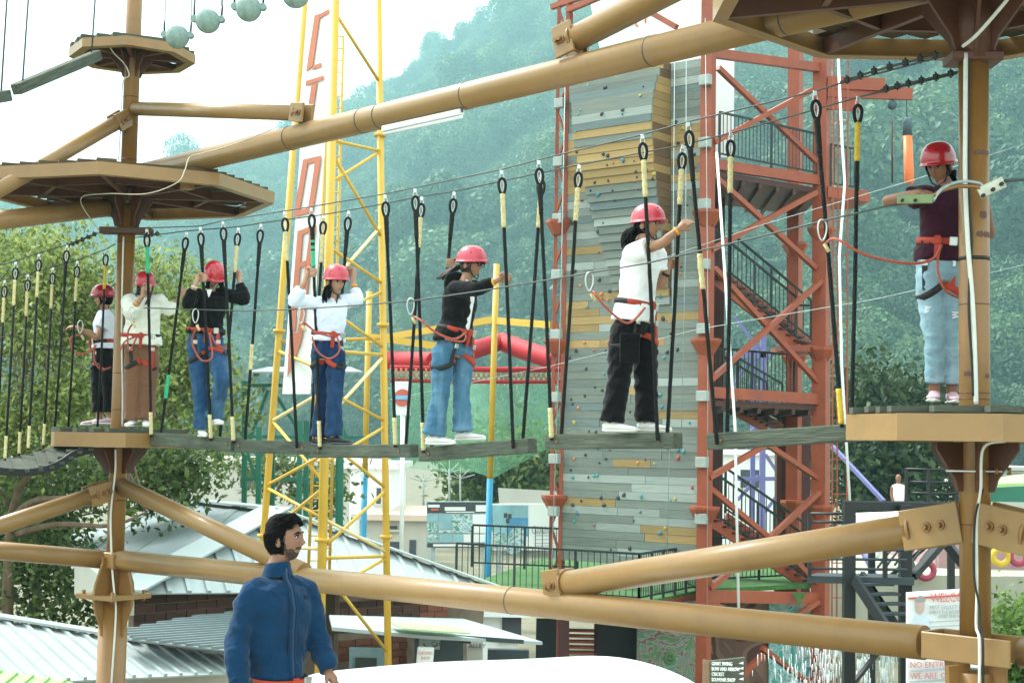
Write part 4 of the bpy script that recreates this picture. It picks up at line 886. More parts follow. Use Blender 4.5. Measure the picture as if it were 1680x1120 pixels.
ladder = MB(); a, b = P(541, 60, 19.6), P(505, 960, 19.6); a2, b2 = P(563, 60, 19.9), P(540, 960, 19.9)
ladder.tube([a, b], .022, 6).tube([a2, b2], .022, 6)
for i in range(46): ladder.tube([lerp(a, b, i/45), lerp(a2, b2, i/45)], .009, 5)
ladder.build('ladder', 'yellow_paint', Y_)
bn = thing('banner', 'tall white banner with red vertical letters on yellow mast', 'banner', P(485, 646, 19))
bA, bB = P(487, 330, 19.1), P(527, 330, 18.75); PB_ = lambda x, y, d=0: PV(x, y, bA+V((0, -d, 0)), bB+V((0, -d, 0)))
MB().prism([PB_(511, -60), PB_(553, -60), PB_(527, 330), PB_(509, 646), PB_(463, 646), PB_(487, 330)], (0, .02, 0)).build('cloth', 'white_board', bn)
def strokes(quads, nm='letter'):
    for q in quads: MB().prism([PB_(x, y, .03) for x, y in q], (0, .015, 0)).build(nm, 'banner_red', bn)
strokes([[(516, 25), (525, 23), (513, 108), (502, 118)], [(525, 23), (540, 15), (539, 22), (525, 30)], [(513, 108), (527, 103), (526, 110), (512, 114)],
         [(502, 133), (531, 124), (530, 131), (501, 141)], [(511, 139), (520, 136), (510, 205), (500, 208)], [(497, 262), (506, 260), (490, 354), (481, 356)], [(518, 257), (527, 255), (513, 348), (504, 350)], [(506, 260), (518, 257), (517, 266), (505, 269)], [(491, 345), (505, 341), (504, 350), (490, 354)],
         [(488, 379), (497, 376), (484, 543), (475, 545)], [(509, 371), (518, 368), (505, 470), (496, 473)], [(497, 376), (509, 371), (508, 380), (496, 385)], [(493, 430), (503, 427), (502, 436), (492, 439)], [(499, 470), (505, 470), (497, 542), (488, 543)], [(475, 547), (497, 543), (492, 565), (471, 620)]])
# ---- green frame stand
o = thing('steel_stand', 'green steel frame stand with flat roof behind yellow mast', 'frame', P(480, 870, 29))
for x, y0, Y in ((402, 625, 29), (425, 700, 28), (448, 640, 30), (492, 690, 27), (503, 690, 29), (556, 620, 30), (560, 690, 28)):
    MB().bar(P(x, y0, Y), P(x-2, 905, Y), .09, .09, up=V((0, 1, 0))).build('post', 'green_paint', o)
for a, b, Y in (((398, 632), (560, 632), 29), ((398, 716), (600, 718), 28.5), ((396, 786), (560, 786), 28.5), ((448, 642), (500, 720), 29), ((440, 640), (410, 720), 29), ((400, 725), (425, 800), 28.2), ((535, 650), (580, 740), 29), ((500, 845), (560, 846), 28)):
    MB().bar(P(*a, Y), P(*b, Y), .05, .06).build('rail', 'green_paint', o)
MB().prism([P(405, 612, 28), P(595, 612, 28), P(575, 604, 31), P(440, 604, 31)], (0, 0, .03)).build('roof', 'roof_grey', o)
# ---- inflatable net bed and its yellow/blue posts
o = thing('inflatable_bed', 'red inflatable net bed slung between yellow blue posts', 'inflatable', P(800, 625, 42))
for a, b, r_ in (((632, 590, 40), (712, 592, 38.5), .24), ((712, 592, 38.5), (822, 560, 41), .24), ((822, 560, 41), (915, 592, 39), .26)):
    q0, q1 = P(*a), P(*b); q2 = (q0+q1)/2-UP*.02; MB().tube(curve([q0, q2, q1], 8), [r_*(.94+.06*math.sin(math.pi*i/16)) for i in range(17)], 16).build('red_tube', 'inflate_red', o)
MB().tube(curve([P(640, 603, 38.4), P(800, 606, 38.3), P(920, 606, 38.3)], 8), .07, 10).build('edge_tube', 'inflate_red', o); MB().tube(curve([P(640, 624, 38.3), P(800, 626, 38.2), P(920, 626, 38.2)], 8), .05, 10).build('edge_tube', 'inflate_red', o)
nl = MB()
for i in range(34): x = 640+i*8.2; nl.tube([P(x, 604, 38.3), P(x+12, 625, 38.2)], .016, 4); nl.tube([P(x+12, 604, 38.3), P(x, 625, 38.2)], .016, 4)
nl.build('net', 'net_red', o); M['net_green'].node_tree.nodes['Principled BSDF'].inputs['Alpha'].default_value = .34
gn = MB()
gr = [[P(640+i*34, ipl([(0, 610), (1, 760)], j/5)+(40 if i > 4 else 15)*math.sin(i*.5)*j/5, 42+1.2*math.sin(i*.8)) for i in range(9)] for j in range(6)]
gn.add([q for r_ in gr for q in r_], [(j*9+i, j*9+i+1, (j+1)*9+i+1, (j+1)*9+i) for j in range(5) for i in range(8)], True); tag(gn.build('safety_net', 'net_green', org=P(780, 760, 42)), 'translucent green safety net hanging under the red bed', 'net')
for (xt, yt, ym, xb, yb, Y, lab) in ((815, 433, 785, 795, 1075, 38, 'yellow post turning blue below, in front of the billboards'), (606, 478, 772, 596, 885, 40, 'yellow post turning blue below, right of the yellow mast')):
    a, m_, b = P(xt, yt, Y), P(lerp(xt, xb, (ym-yt)/(yb-yt)), ym, Y), P(xb, yb, Y); b = lerp(a, b, (a.z-GZ)/(a.z-b.z)); p_ = thing('post', lab, 'post', b)
    MB().tube([a, m_], .075, 12).build('upper_post', 'yellow_paint', p_); MB().tube([m_, b], .08, 12).build('lower_post', 'blue_paint', p_)
for lab, a, b in (('yellow crossbar from the yellow mast to the middle post', P(606, 558, 40), P(812, 524, 38)), ('lower yellow crossbar right of the yellow mast', P(606, 552, 38), P(720, 568, 37.5)), ('yellow crossbar from the middle post to the climbing wall', P(815, 526, 38), P(905, 533, 36.5))):
    tag(MB().bar(a, b, .12, .17).build('crossbar', 'yellow_paint', org=a), lab, 'bar')
# ---- signs, billboards
pmat('sign_red', (.6, .12, .08), .6, bump=0); pmat('sign_blue', (.15, .45, .7), .6, bump=0)
o = thing('round_sign', 'white pole sign with red disc crossed by pale blue bar', 'sign', P(661, 900, 34))
MB().bar(P(648, 653, 34), P(673, 653, 34), .04, .75).build('board', 'white_board', o); q = P(660.5, 652, 33.95); MB().tube([q, q-V((0, .02, 0))], .19, 24).build('disc', 'sign_red', o); MB().obox(q-V((0, .03, 0)), (.18, 0, 0), (0, .012, 0), (0, 0, .045)).build('bar', 'sign_blue', o)
MB().tube([P(661, 680, 34.05), P(659, 905, 34.05)], .05, 8).build('pole', 'white_board', o)
def billboard(label, x0, x1, y0, y1, Y0, Y1, mat='white_board'):
    a, b, c_, d_ = P(x0, y0, Y0), P(x1, y0, Y1), P(x1, y1, Y1), P(x0, y1, Y0); o = thing('billboard', label, 'billboard', (a.x, Y0, GZ))
    MB().prism([a, b, c_, d_], (0, .15, 0)).build('board', mat, o)
    for q in (.1, .9): u = lerp(d_, c_, q); MB().bar(V((u.x, u.y+.1, GZ)), u+V((0, .1, 0)), .12, .12, up=V((0, 1, 0))).build('post', 'print_grey', o)
    def rect(u0, u1, v0, v1, mt, nm='print', dd=.012):
        f_ = lambda u, v: lerp(lerp(a, b, u), lerp(d_, c_, u), v)-V((0, dd, 0)); MB().prism([f_(u0, v0), f_(u1, v0), f_(u1, v1), f_(u0, v1)], (0, .008, 0)).build(nm, mt, o)
    return o, rect, a, b
o, rc, a, b = billboard('grey framed billboard covered with small activity pictures', 700, 806, 822, 898, 46, 46, 'print_grey')
rc(.01, .99, .02, .25, 'print_dark'); rc(.02, .2, .07, .13, 'white_board', dd=.02); rc(.07, .18, .15, .2, 'sign_red', dd=.02); rc(.28, .6, .12, .2, 'white_board', dd=.02); rc(.3, .74, .22, .24, 'white_board', dd=.02); rc(.76, .97, .08, .22, 'white_board', dd=.02)
rr2 = random.Random(3)
for (u0, u1, v0, v1) in ((.01, .18, .28, .45), (.19, .38, .28, .6), (.39, .7, .28, .68), (.71, .98, .28, .5), (.01, .16, .47, .68), (.17, .38, .62, .68), (.72, .98, .52, .68), (.01, .18, .71, .88), (.2, .4, .71, .88), (.41, .56, .71, .88), (.57, .68, .71, .88), (.7, .98, .71, .88)): rc(u0, u1, v0, v1, rr2.choice(['photo_print', 'print_cyan', 'photo_print', 'white_board']), 'picture')
rc(.01, .99, .9, .99, 'print_dark'); rc(.1, .8, .92, .97, 'white_board', dd=.02)
o, rc, a, b = billboard('white billboard reading GIANT SWING beside the climbing wall', 808, 925, 826, 902, 45, 44.5)
rc(.0, .50, .03, .62, 'print_cyan'); rc(.2, .5, .3, .7, 'print_blue', dd=.016); rc(.02, .2, .62, .97, 'photo_print', dd=.016)
for u, v, rad in ((.37, .7, .28), (.30, .86, .28)): q = lerp(a, b, u)-UP*(v*1.37)-V((0, .03, 0)); MB().tube([q, q-V((0, .02, 0))], rad, 20).build('round_picture', 'photo_print', o)
text('GIANT SWING', .33, lerp(a, b, .55)-UP*.86-V((0, .03, 0)), b-a, UP, 'print_grey', o, squeeze=.72)
for v in (.62, .68, .76, .84, .9): rc(.6, .9, v, v+.012, 'print_grey', 'text_line')
for k, (u, v) in enumerate(((.16, .2), (.19, .32), (.22, .22))): rc(u, u+.05, v, v+.1, 'print_dark', 'swing_figure', .02)
tag(MB().prism([P(817, 800, 47), P(925, 806, 46), P(925, 828, 46), P(819, 826, 47)], (0, .05, 0)).build('awning', 'stucco', org=P(870, 828, 46.5)), 'beige cloth awning above the white billboard', 'awning')
for i, (x, y) in enumerate(((695, 795), (737, 780), (755, 790))):
    t_ = thing('feather_pole', ['left', 'middle', 'right'][i]+' pale antenna pole beyond the billboards', 'pole', P(x, 840, 70)); c = P(x, y-12, 70); MB().tube([P(x, 845, 70), c], .05, 6).build('pole', 'block_grey', t_)
    for k in range(5):
        a_ = math.pi*(.08+.21*k); MB().tube([c-UP*.2, c+V((math.cos(a_)*.7, 0, math.sin(a_)*.45-.1))], .022, 5).build('blade', 'block_grey', t_)
# ---- buildings behind
def house(label, x0, x1, y0, y1, Y, dep, mat, wins=(), name='house', roof=None):
    a, b = P(x0, y0, Y), P(x1, y0, Y); zb = GZ; o = thing(name, label, 'building', V(((a.x+b.x)/2, Y, zb)))
    MB().box(((a.x+b.x)/2, Y+dep/2, (a.z+zb)/2), b.x-a.x, dep, a.z-zb).build('wall', mat, o)
    MB().box(((a.x+b.x)/2, Y+dep/2, a.z+.1), b.x-a.x+.5, dep+.5, .2).build('roof', roof or mat, o)
    for (wx0, wx1, wy0, wy1) in wins:
        p0, p1 = P(wx0, wy0, Y), P(wx1, wy1, Y); c = (p0+p1)/2; w_ = MB().box((c.x, Y-.01, c.z), p1.x-p0.x, .06, p0.z-p1.z).build('window', 'print_dark', o); MB().box((c.x, Y-.06, p1.z-.04), p1.x-p0.x+.2, .12, .08).build('sill', 'stucco', w_)
    return o
house('long cream building behind the green stand and yellow mast', 250, 600, 758, 900, 62, 10, 'stucco', ((300, 330, 775, 800), (395, 415, 770, 800), (480, 492, 800, 828), (545, 560, 808, 828)))
house('small white building right of the yellow mast', 575, 640, 768, 880, 52, 8, 'white_board', ((618, 625, 800, 826),))
house('low cream building with a pinkish parapet beside the billboards', 590, 700, 852, 930, 50, 7, 'stucco', ((636, 652, 862, 868), (640, 660, 888, 912), (672, 682, 885, 912)), roof='stucco_pink')
house('pale far building at the right behind the tyres', 1560, 1720, 770, 870, 75, 8, 'stucco', ((1640, 1665, 780, 800), (1590, 1605, 790, 815)))
house('white block partly hidden behind the red tower legs', 1165, 1300, 745, 900, 60, 8, 'white_board', ((1215, 1250, 770, 800),))
# ---- corrugated roofs and the brick shop
def clip(poly, o_, d, sgn):
    out = []
    for i in range(len(poly)):
        a, b = poly[i], poly[(i+1) % len(poly)]; fa, fb = (a-o_).dot(d)*sgn, (b-o_).dot(d)*sgn
        if fa >= 0: out.append(a)
        if fa*fb < 0: out.append(lerp(a, b, fa/(fa-fb)))
    return out
def sheet_roof(root, poly, eave, w_, mat, nm='roof_sheet', rib=.05):        # planar polygon cut into ribbed sheets across the eave direction
    n_ = (poly[1]-poly[0]).cross(poly[2]-poly[0]).normalized(); n_ = n_ if n_.z > 0 else -n_
    e = (eave-n_*eave.dot(n_)).normalized(); up_ = n_.cross(e); o_ = poly[0]
    us = [(q-o_).dot(e) for q in poly]; k = math.floor(min(us)/w_)
    while k*w_ < max(us):
        pc = clip(clip(poly, o_+e*k*w_, e, 1), o_+e*(k+1)*w_, e, -1)
        if len(pc) > 2:
            mb = MB().prism(pc, -n_*.02)
            pr = clip(clip(pc, o_+e*(k*w_+.004), e, 1), o_+e*(k*w_+w_*.22), e, -1)
            if len(pr) > 2: mb.prism([q+n_*.001 for q in pr], n_*rib)
            mb.build(nm, mat, root)
        k += 1
rt = thing('brick_shop', 'brick shop with large white hip roof behind the blue jacket man', 'building', P(470, 1120, 22))
def onpl(px, py, a, b, c):
    n_ = (b-a).cross(c-a); d = ray(px, py); return CAM+d*(n_.dot(a-CAM)/n_.dot(d))
def px_roof(root, pl, px, rib, w_, mat, nm='roof_sheet', h=.035):
    a, b, c = [P(*q) for q in pl]; f_ = lambda q: onpl(q[0], q[1], a, b, c); n_ = (b-a).cross(c-a).normalized()
    rd = (f_(rib[1])-f_(rib[0])).normalized(); sheet_roof(root, [f_(q) for q in px], n_.cross(rd), w_, mat, nm, h)
A, B, Tp = P(205, 973, 20.5), P(826, 968, 25.5), P(452, 838, 25.0)
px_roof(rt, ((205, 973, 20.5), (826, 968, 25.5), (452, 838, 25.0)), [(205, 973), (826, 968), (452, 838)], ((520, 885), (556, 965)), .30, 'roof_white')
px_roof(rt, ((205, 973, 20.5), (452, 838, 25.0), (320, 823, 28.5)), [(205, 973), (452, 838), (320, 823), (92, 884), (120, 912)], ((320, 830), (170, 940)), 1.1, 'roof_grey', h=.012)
LT = P(320, 823, 28.5); LE2 = P(92, 884, 25)
MB().bar(A+UP*.04, Tp+UP*.06, .55, .03).build('ridge_flashing', 'roof_white', rt); MB().bar(B+UP*.04, Tp+UP*.06, .38, .03).build('ridge_flashing', 'roof_white', rt); MB().bar(LT+UP*.04, Tp+UP*.05, .38, .03).build('ridge_flashing', 'roof_white', rt)
MB().prism([P(122, 912, 22.4), P(205, 975, 20.6), P(205, 1010, 20.7), P(122, 975, 22.5)], (.1, .1, 0)).build('side_wall', 'stucco', rt)
WLn = lambda x: P(x, 900, lerp(20.9, 25.6, (x-205)/(826-205)))
def bricks(root, x0, x1, y0, y1, mat, bl=.26, bh=.095):
    a, b = WLn(x0), WLn(x1); z1_, z0_ = P(x0, y0, a.y).z, P(x1, y1, b.y).z; d = V((b.x-a.x, b.y-a.y, 0)); L = d.length; d.normalize(); nn = V((d.y, -d.x, 0)); nn = nn if nn.y < 0 else -nn
    MB().obox(V(((a.x+b.x)/2, (a.y+b.y)/2, (z0_+z1_)/2))-nn*.08, d*L/2, nn*.06, UP*(z1_-z0_)/2).build('wall', 'mortar', root)
    r_ = 0; z = z0_
    while z+bh < z1_:
        u = -(bl/2 if r_ % 2 else 0)
        while u < L:
            ua, ub = max(u, 0)+.008, min(u+bl, L)-.008
            if ub-ua > .04:
                c = flat(a, z+bh/2)+d*((ua+ub)/2)-nn*(.02-rnd.uniform(0, .008)); place(boxmesh(mat), 'brick', root, axes(d*(ub-ua), nn*.05, UP*(bh-.016), c))
            u += bl
        z += bh; r_ += 1
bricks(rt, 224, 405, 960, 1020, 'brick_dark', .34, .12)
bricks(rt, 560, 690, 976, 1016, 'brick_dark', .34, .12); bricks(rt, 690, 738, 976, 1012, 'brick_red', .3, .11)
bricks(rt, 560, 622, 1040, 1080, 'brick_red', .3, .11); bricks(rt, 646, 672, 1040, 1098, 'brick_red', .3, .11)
lo = WLn(600); MB().bar(P(205, 1130, 22.0), P(780, 1130, 26.2), .1, 3.2).build('back_wall', 'mortar', rt)
d_ = MB().prism([P(573, 1062, 23.2), P(634, 1064, 23.4), P(634, 1150, 23.4), P(573, 1150, 23.2)], (0, .12, 0)).build('door_frame', 'door_blue', rt); MB().prism([P(583, 1078, 23.15), P(618, 1079, 23.3), P(618, 1140, 23.3), P(583, 1140, 23.15)], (0, .05, 0)).build('pane', 'glass_dark', d_)
MB().prism([P(680, 1030, 24.1), P(760, 1034, 24.6), P(760, 1150, 24.6), P(680, 1150, 24.1)], (0, .12, 0)).build('shopfront', 'dark_bluegrey', rt)
px_roof(rt, ((215, 1048, 18.8), (385, 1066, 19.4), (385, 1003, 22)), [(200, 1034), (300, 1014), (420, 1000), (420, 1072), (215, 1048)], ((250, 1040), (400, 1030)), .10, 'roof_grey', 'awning_sheet', .03)
MB().prism([P(540, 1008, 22.6), P(760, 1014, 24.5), P(890, 1052, 24), P(700, 1042, 22.6), P(545, 1028, 21.6)], (0, 0, -.05)).build('awning_sheet', 'roof_white', rt)
MB().prism([P(640, 1022, 22.6), P(740, 1028, 23.2), P(772, 1040, 22.9), P(660, 1032, 22.0)], (0, 0, .02)).build('awning_sheet', 'roof_green', rt)
for a, b in (((722, 1042), (858, 1052)), ((715, 1044), (770, 1052))): MB().bar(P(a[0], a[1], 23), P(b[0], b[1], 23.6), .06, .06).build('awning_strut', 'dark_bluegrey', rt)
s1 = thing('shop_sign', 'small white rounded sign with red shop lettering', 'sign', P(697, 1090, 22.6)); MB().bar(P(684, 1074, 22.6), P(711, 1075, 22.7), .05, .25, ch=.015).build('board', 'white_board', s1)
for tx, py in (('CUSTOMERS', 1071), ('SHOP', 1079)): text(tx, .062, P(698, py+2, 22.55), (1, 0, 0), UP, 'sign_red', s1, align='CENTER', squeeze=.62 if len(tx) > 5 else .9)
s1 = thing('shop_sign', 'grey green sign with dark scribbled logo above white sign', 'sign', P(705, 1060, 23)); MB().bar(P(688, 1047, 23), P(722, 1049, 23.1), .05, .28).build('board', 'block_grey', s1)
q = P(692, 1050, 22.93); text('Fave', .17, q+UP*.02, (1, 0, .05), UP, 'print_dark', s1, squeeze=.8); text('Cafe', .10, q+V((.14, 0, -.08)), (1, 0, .05), UP, 'print_dark', s1)
MB().tube([q+V((.13+.1*math.cos(t), -.01, -.04+.06*math.sin(t))) for t in [math.pi+math.pi*i/8 for i in range(9)]], .01, 5).build('logo_curl', 'print_dark', s1)
s1 = thing('shop_sign', 'pale panel lettered ALLEY beside the blue post', 'sign', P(778, 1100, 25)); MB().bar(P(766, 1070, 25), P(792, 1070, 25), .05, .9).build('board', 'stucco', s1); text('ALLEY', .1, P(769, 1062, 24.95), (1, 0, 0), UP, 'print_dark', s1)
mural('dark blue counter front below the pale awning', 800, 868, 1065, 1120, 26, 'dark_bluegrey', 'counter'); house('white framed shop window behind the blue post', 735, 850, 1008, 1100, 30, 3, 'white_board', ((757, 770, 1010, 1035), (778, 790, 1010, 1035), (824, 855, 1012, 1045)), 'kiosk')
l2 = thing('shed', 'low shed with white corrugated roof at the bottom left', 'shed', P(200, 1160, 16.5))
A, B = P(-120, 997, 19.4), P(380, 1077, 19.9)
px_roof(l2, ((-120, 997, 19.4), (380, 1077, 19.9), (114, 1116, 17.7)), [(-120, 997), (380, 1077), (380, 1104), (114, 1116), (-120, 1128)], ((100, 1034), (186, 1108)), .21, 'roof_white')
MB().bar(A+UP*.05, B+UP*.05, .30, .03).build('ridge_flashing', 'roof_white', l2); MB().prism([P(-120, 1126, 18.2), P(378, 1100, 19.6), P(378, 1100, 19.6)-UP*2, P(-120, 1126, 18.2)-UP*2], (0, .1, 0)).build('wall', 'stucco', l2)
l3 = thing('green_roof', 'light green corrugated roof sheet in the bottom left corner', 'roof', P(40, 1130, 14)); A, B = P(-80, 1088, 14.4), P(120, 1118, 14.2); sheet_roof(l3, [A, B, B+V((.3, -1.2, -.35)), A+V((.3, -1.2, -.35))], B-A, .16, 'roof_green', rib=.02)
# ------------------------------------------------------------------ near right: black stair frame, signs, tyres, fountain, canopy
o = thing('stair_frame', 'black steel stair frame with railed landing, left of right column', 'stairs', P(1440, 1150, 22))
for x, y0 in ((1393, 826), (1485, 828)): MB().bar(P(x, y0, 22), flat(P(x, y0, 22), GZ), .16, .16, up=V((0, 1, 0))).build('post', 'black_steel', o)
for x, y0 in ((1430, 860), (1560, 840)): MB().bar(P(x, y0, 24.5), flat(P(x, y0, 24.5), GZ), .1, .1, up=V((0, 1, 0))).build('post', 'black_steel', o)
MB().bar(P(1384, 829, 22), P(1600, 832, 22.3), .12, .12).build('top_beam', 'black_steel', o); MB().bar(P(1384, 826, 24.5), P(1580, 828, 24.5), .1, .1).build('top_beam', 'black_steel', o)
MB().prism([P(1325, 944, 22.3), P(1500, 948, 21.5), P(1500, 941, 24.2), P(1340, 939, 24.2)], (0, 0, -.1)).build('landing', 'dark_bluegrey', o)
for y in (916, 932, 900): MB().tube([P(1328, y, 22.2), P(1488, y+2, 21.7)], .022, 6).build('rail', 'dark_bluegrey', o)
for y in (842, 856): MB().tube([P(1330, y, 22.2), P(1392, y, 22.2)], .022, 6).build('rail', 'dark_bluegrey', o)
MB().bar(P(1328, 945, 22.2), P(1328, 842, 22.2), .05, .05, up=V((0, 1, 0))).build('rail_post', 'black_steel', o); MB().bar(P(1452, 948, 21.6), P(1452, 858, 21.6), .06, .06, up=V((0, 1, 0))).build('rail_post', 'black_steel', o)
a, b = P(1402, 950, 21.8), P(1478, 1065, 20.8)
for dx in (0, .75): MB().bar(a+V((dx*.35, dx, 0)), b+V((dx*.35, dx, 0)), .06, .16).build('stringer', 'black_steel', o)
for i in range(7): q = lerp(a, b, (i+.5)/7); MB().bar(q, q+V((.5, .1, 0)), .2, .035).build('step', 'dark_bluegrey', o)
for a, b, Y0, Y1, w_ in (((1498, 945), (1580, 850), 22, 23, .1), ((1520, 850), (1600, 950), 23, 22.5, .12), ((1500, 938), (1470, 850), 23, 24, .07), ((1460, 945), (1550, 870), 24, 24, .06), ((1400, 1120), (1440, 1070), 22.4, 22.8, .06)): MB().bar(P(*a, Y0), P(*b, Y1), w_, w_).build('brace', 'black_steel', o)
for k in range(6): MB().tube([P(1440+k*14, 930-k*2, 23.6), P(1490+k*14, 862-k*2, 24.4)], .02, 5).build('stair_rail', 'dark_bluegrey', o)
for y in (742+27, 790, 808): MB().tube([P(1486, y, 24.4), P(1600, y+2, 24.4)], .02, 6).build('upper_rail', 'black_steel', o)
for x in (1487, 1523, 1570): MB().bar(P(x, 768, 24.4), P(x, 828, 24.4), .045, .045, up=V((0, 1, 0))).build('rail_post', 'black_steel', o)
o = thing('welcome_sign', 'white welcome board with portrait, behind the right column', 'sign', P(1555, 1150, 15))
A, B = P(1489, 972, 15.2), P(1622, 964, 15.2); MB().prism([A, B, B-UP*1.6, A-UP*1.6], (0, .06, 0)).build('board', 'white_board', o); MB().prism([A-UP*.045-V((0, .012, 0)), B-UP*.045-V((0, .012, 0)), B-UP*.062-V((0, .012, 0)), A-UP*.062-V((0, .012, 0))], (0, .01, 0)).build('stripe', 'sign_red', o)
pmat('portrait_skin', (.55, .40, .36), .7, bump=0); pmat('portrait_shirt', (.60, .70, .78), .7, bump=0); pmat('portrait_hair', (.30, .30, .31), .7, bump=0); pmat('text_grey', (.42, .46, .50), .7, bump=0); pmat('text_red', (.65, .22, .22), .7, bump=0)
X = (B-A).normalized()
text('WELCOME TO', .125, P(1527, 987, 15.17), X, UP, 'text_red', o, squeeze=.72)
for tx, py, sz in (('MIST VALLEY PARK', 999, .06), ('ENJOY THE ADVENTURE', 1006, .045), ('AND THE VIEW', 1013, .05)): text(tx, sz, P(1525 if sz != .05 else 1540, py, 15.17), X, UP, 'text_grey', o, squeeze=.8)
for i in range(7): a = P(1524, 1020+i*8, 15.17); MB().bar(a, a+X*.42, .008, .009).build('text_line', 'text_grey', o)
for tx, py in (('NO ENTRY', 1095), ('WE ARE OPEN', 1113)): text(tx, .085, P(1493, py, 15.17), X, UP, 'text_red', o, squeeze=.9)
for i in range(2): a = P(1494, 1100+i*18, 15.17); MB().bar(a, a+X*.55, .008, .02).build('text_line', 'text_grey', o)
c = P(1510, 1000, 15.17); port = MB(); f_ = lambda pts_: [c+X*x+UP*z for x, z in pts_]
MB().prism(f_([(-.12, -.22), (.09, -.22), (.10, -.10), (.05, -.05), (-.05, -.05), (-.11, -.12)]), (0, .006, 0)).build('portrait_shirt', 'portrait_shirt', o)
MB().prism(f_([(.055*math.cos(t)*.8, .045+.085*math.sin(t)) for t in [2*math.pi*i/16 for i in range(16)]]), (0, .005, 0)).build('portrait_face', 'portrait_skin', o); MB().prism([q-V((0, .004, 0)) for q in f_([(.05*math.cos(t), .08+.06*math.sin(t)) for t in [math.pi*i/8 for i in range(9)]])], (0, .004, 0)).build('portrait_hair', 'portrait_hair', o)
o = thing('direction_board', 'dark olive direction board with white lettering and arrows', 'sign', P(1190, 1140, 13)); pmat('olive_board', (.07, .075, .05), .6, var=.1); pmat('text_white', (.85, .88, .85), .6, bump=0)
A, B = P(1165, 1084, 13), P(1222, 1078, 12.8); MB().prism([A, B, B-UP*.6, A-UP*.6], (.0, .05, 0)).build('board', 'olive_board', o); MB().prism([A-UP*.0+V((-.003, 0, 0)), A+V((-.045, .1, 0)), A+V((-.045, .1, -.6)), A+V((-.003, 0, -.6))], (0, .04, 0)).build('side', 'brown_board', o)
X = (B-A).normalized()
for tx, py in (('GIANT SWING', 1091), ('BOW AND ARROW', 1099.5), ('CRICKET', 1108), ('SOUVENIR SHOP', 1117)):
    text(tx, .042, P(1164.5, py, 12.93)+X*.02, X, UP, 'text_white', o, squeeze=.75); q = P(1218, py-4, 12.78); MB().prism([q-X*.035, q+X*.01-UP*.012, q+X*.01+UP*.012], (0, .004, 0)).build('arrow', 'text_white', o)
# canopy
pmat('canopy_white', (.90, .91, .90), .7, var=.02, bump=.02, trans=.25)
o = thing('canopy_tent', 'broad white domed canopy roof in the bottom foreground', 'canopy', P(860, 1250, 13.2))
prof = [(440, 1150), (470, 1122), (500, 1106), (560, 1099), (640, 1091), (720, 1084), (800, 1082), (880, 1079), (940, 1075), (980, 1073.5), (1020, 1076), (1060, 1084), (1100, 1097), (1150, 1121), (1180, 1150)]
rows_ = []
for j, (dy, k) in enumerate(((-1.7, .02), (-1.5, .35), (-1.1, .68), (-.6, .9), (0, 1), (.6, .9), (1.1, .68), (1.5, .35), (1.7, .02))):
    r_ = []
    for x, y in prof:
        q = P(x, y, 13.2); z0 = -.45; r_.append(V((q.x*(1 if k > .5 else .98), 13.2+dy, z0+(q.z-z0)*k)))
    rows_.append(r_)
cn = len(prof); mb = MB(); mb.add([q for r_ in rows_ for q in r_], [(j*cn+i, j*cn+i+1, (j+1)*cn+i+1, (j+1)*cn+i) for j in range(8) for i in range(cn-1)], True); fab = mb.build('fabric', 'canopy_white', o)
fab.modifiers.new('s', 'SUBSURF').levels = 2; fab.modifiers['s'].render_levels = 2
for x, dy in ((480, -1.2), (1140, -1.2), (480, 1.2), (1140, 1.2)): q = P(x, 1150, 13.2); MB().tube([V((q.x, 13.2+dy, GZ)), V((q.x, 13.2+dy, -.4))], .03, 8).build('pole', 'steel', o)
# purple steel ride behind the tower, tyres, kiosks, hedge
o = thing('ride_frame', 'violet blue steel ride frame behind the red tower', 'frame', P(1250, 900, 46))
for a, b, w_ in (((1252, 540, 46), (1250, 900, 46), .3), ((1236, 560, 47), (1234, 900, 47), .25), ((1285, 745, 46), (1285, 900, 46), .22), ((1205, 785, 46), (1292, 785, 46), .22), ((1205, 520, 46), (1260, 590, 46), .16), ((1235, 580, 46), (1200, 640, 46), .16), ((1240, 700, 46), (1210, 735, 46), .18), ((1256, 745, 46), (1285, 790, 46), .16), ((1210, 820, 46), (1245, 780, 46), .18), ((1290, 790, 46), (1255, 840, 46), .16), ((1205, 582, 46), (1265, 582, 46), .3), ((1270, 690, 46), (1250, 740, 46), .18)): MB().bar(P(*a), P(*b), w_*.55, w_*.55).build('strut', 'purple_paint', o)
for a, b in (((1366, 732, 40), (1450, 822, 38)), ((1415, 905, 38), (1440, 950, 37))): tag(MB().bar(P(*a), P(*b), .09, .09).build('violet_strut', 'purple_paint', org=P(*b)), 'slanting violet bar right of the red tower, '+('upper' if a[1] < 800 else 'lower')+' one', 'bar')
def torus(c, r_, t, mat, parent=None, nm='tyre', org=None):
    return MB().tube([c+V((math.cos(a)*r_, .0, math.sin(a)*r_)) for a in [2*math.pi*i/20 for i in range(20)]], t, 8, closed=True).build(nm, mat, parent, org=org)
MB_ = 0
zt_ = 0
pmat('terr', (.36, .36, .28), .95, var=.2, scale=.5, bump=.2, dirt=(.18, .22, .10), dscale=.3); pmat('mauve_wall', (.36, .22, .22), .9, var=.15)
tag(MB().box((15.2, 47, (P(1650, 945, 41).z+GZ)/2), 14, 12, P(1650, 945, 41).z-GZ).build('retaining_wall', 'terr', org=(15, 41, GZ)), 'low grey green retaining wall under the painted tyres', 'wall')
tag(MB().box((16.2, 46.5, P(1660, 925, 43).z-.1), 8, 6, 2.1).build('planter_wall', 'mauve_wall', org=(16, 43, -2)), 'mauve upper wall behind the painted tyres', 'wall')
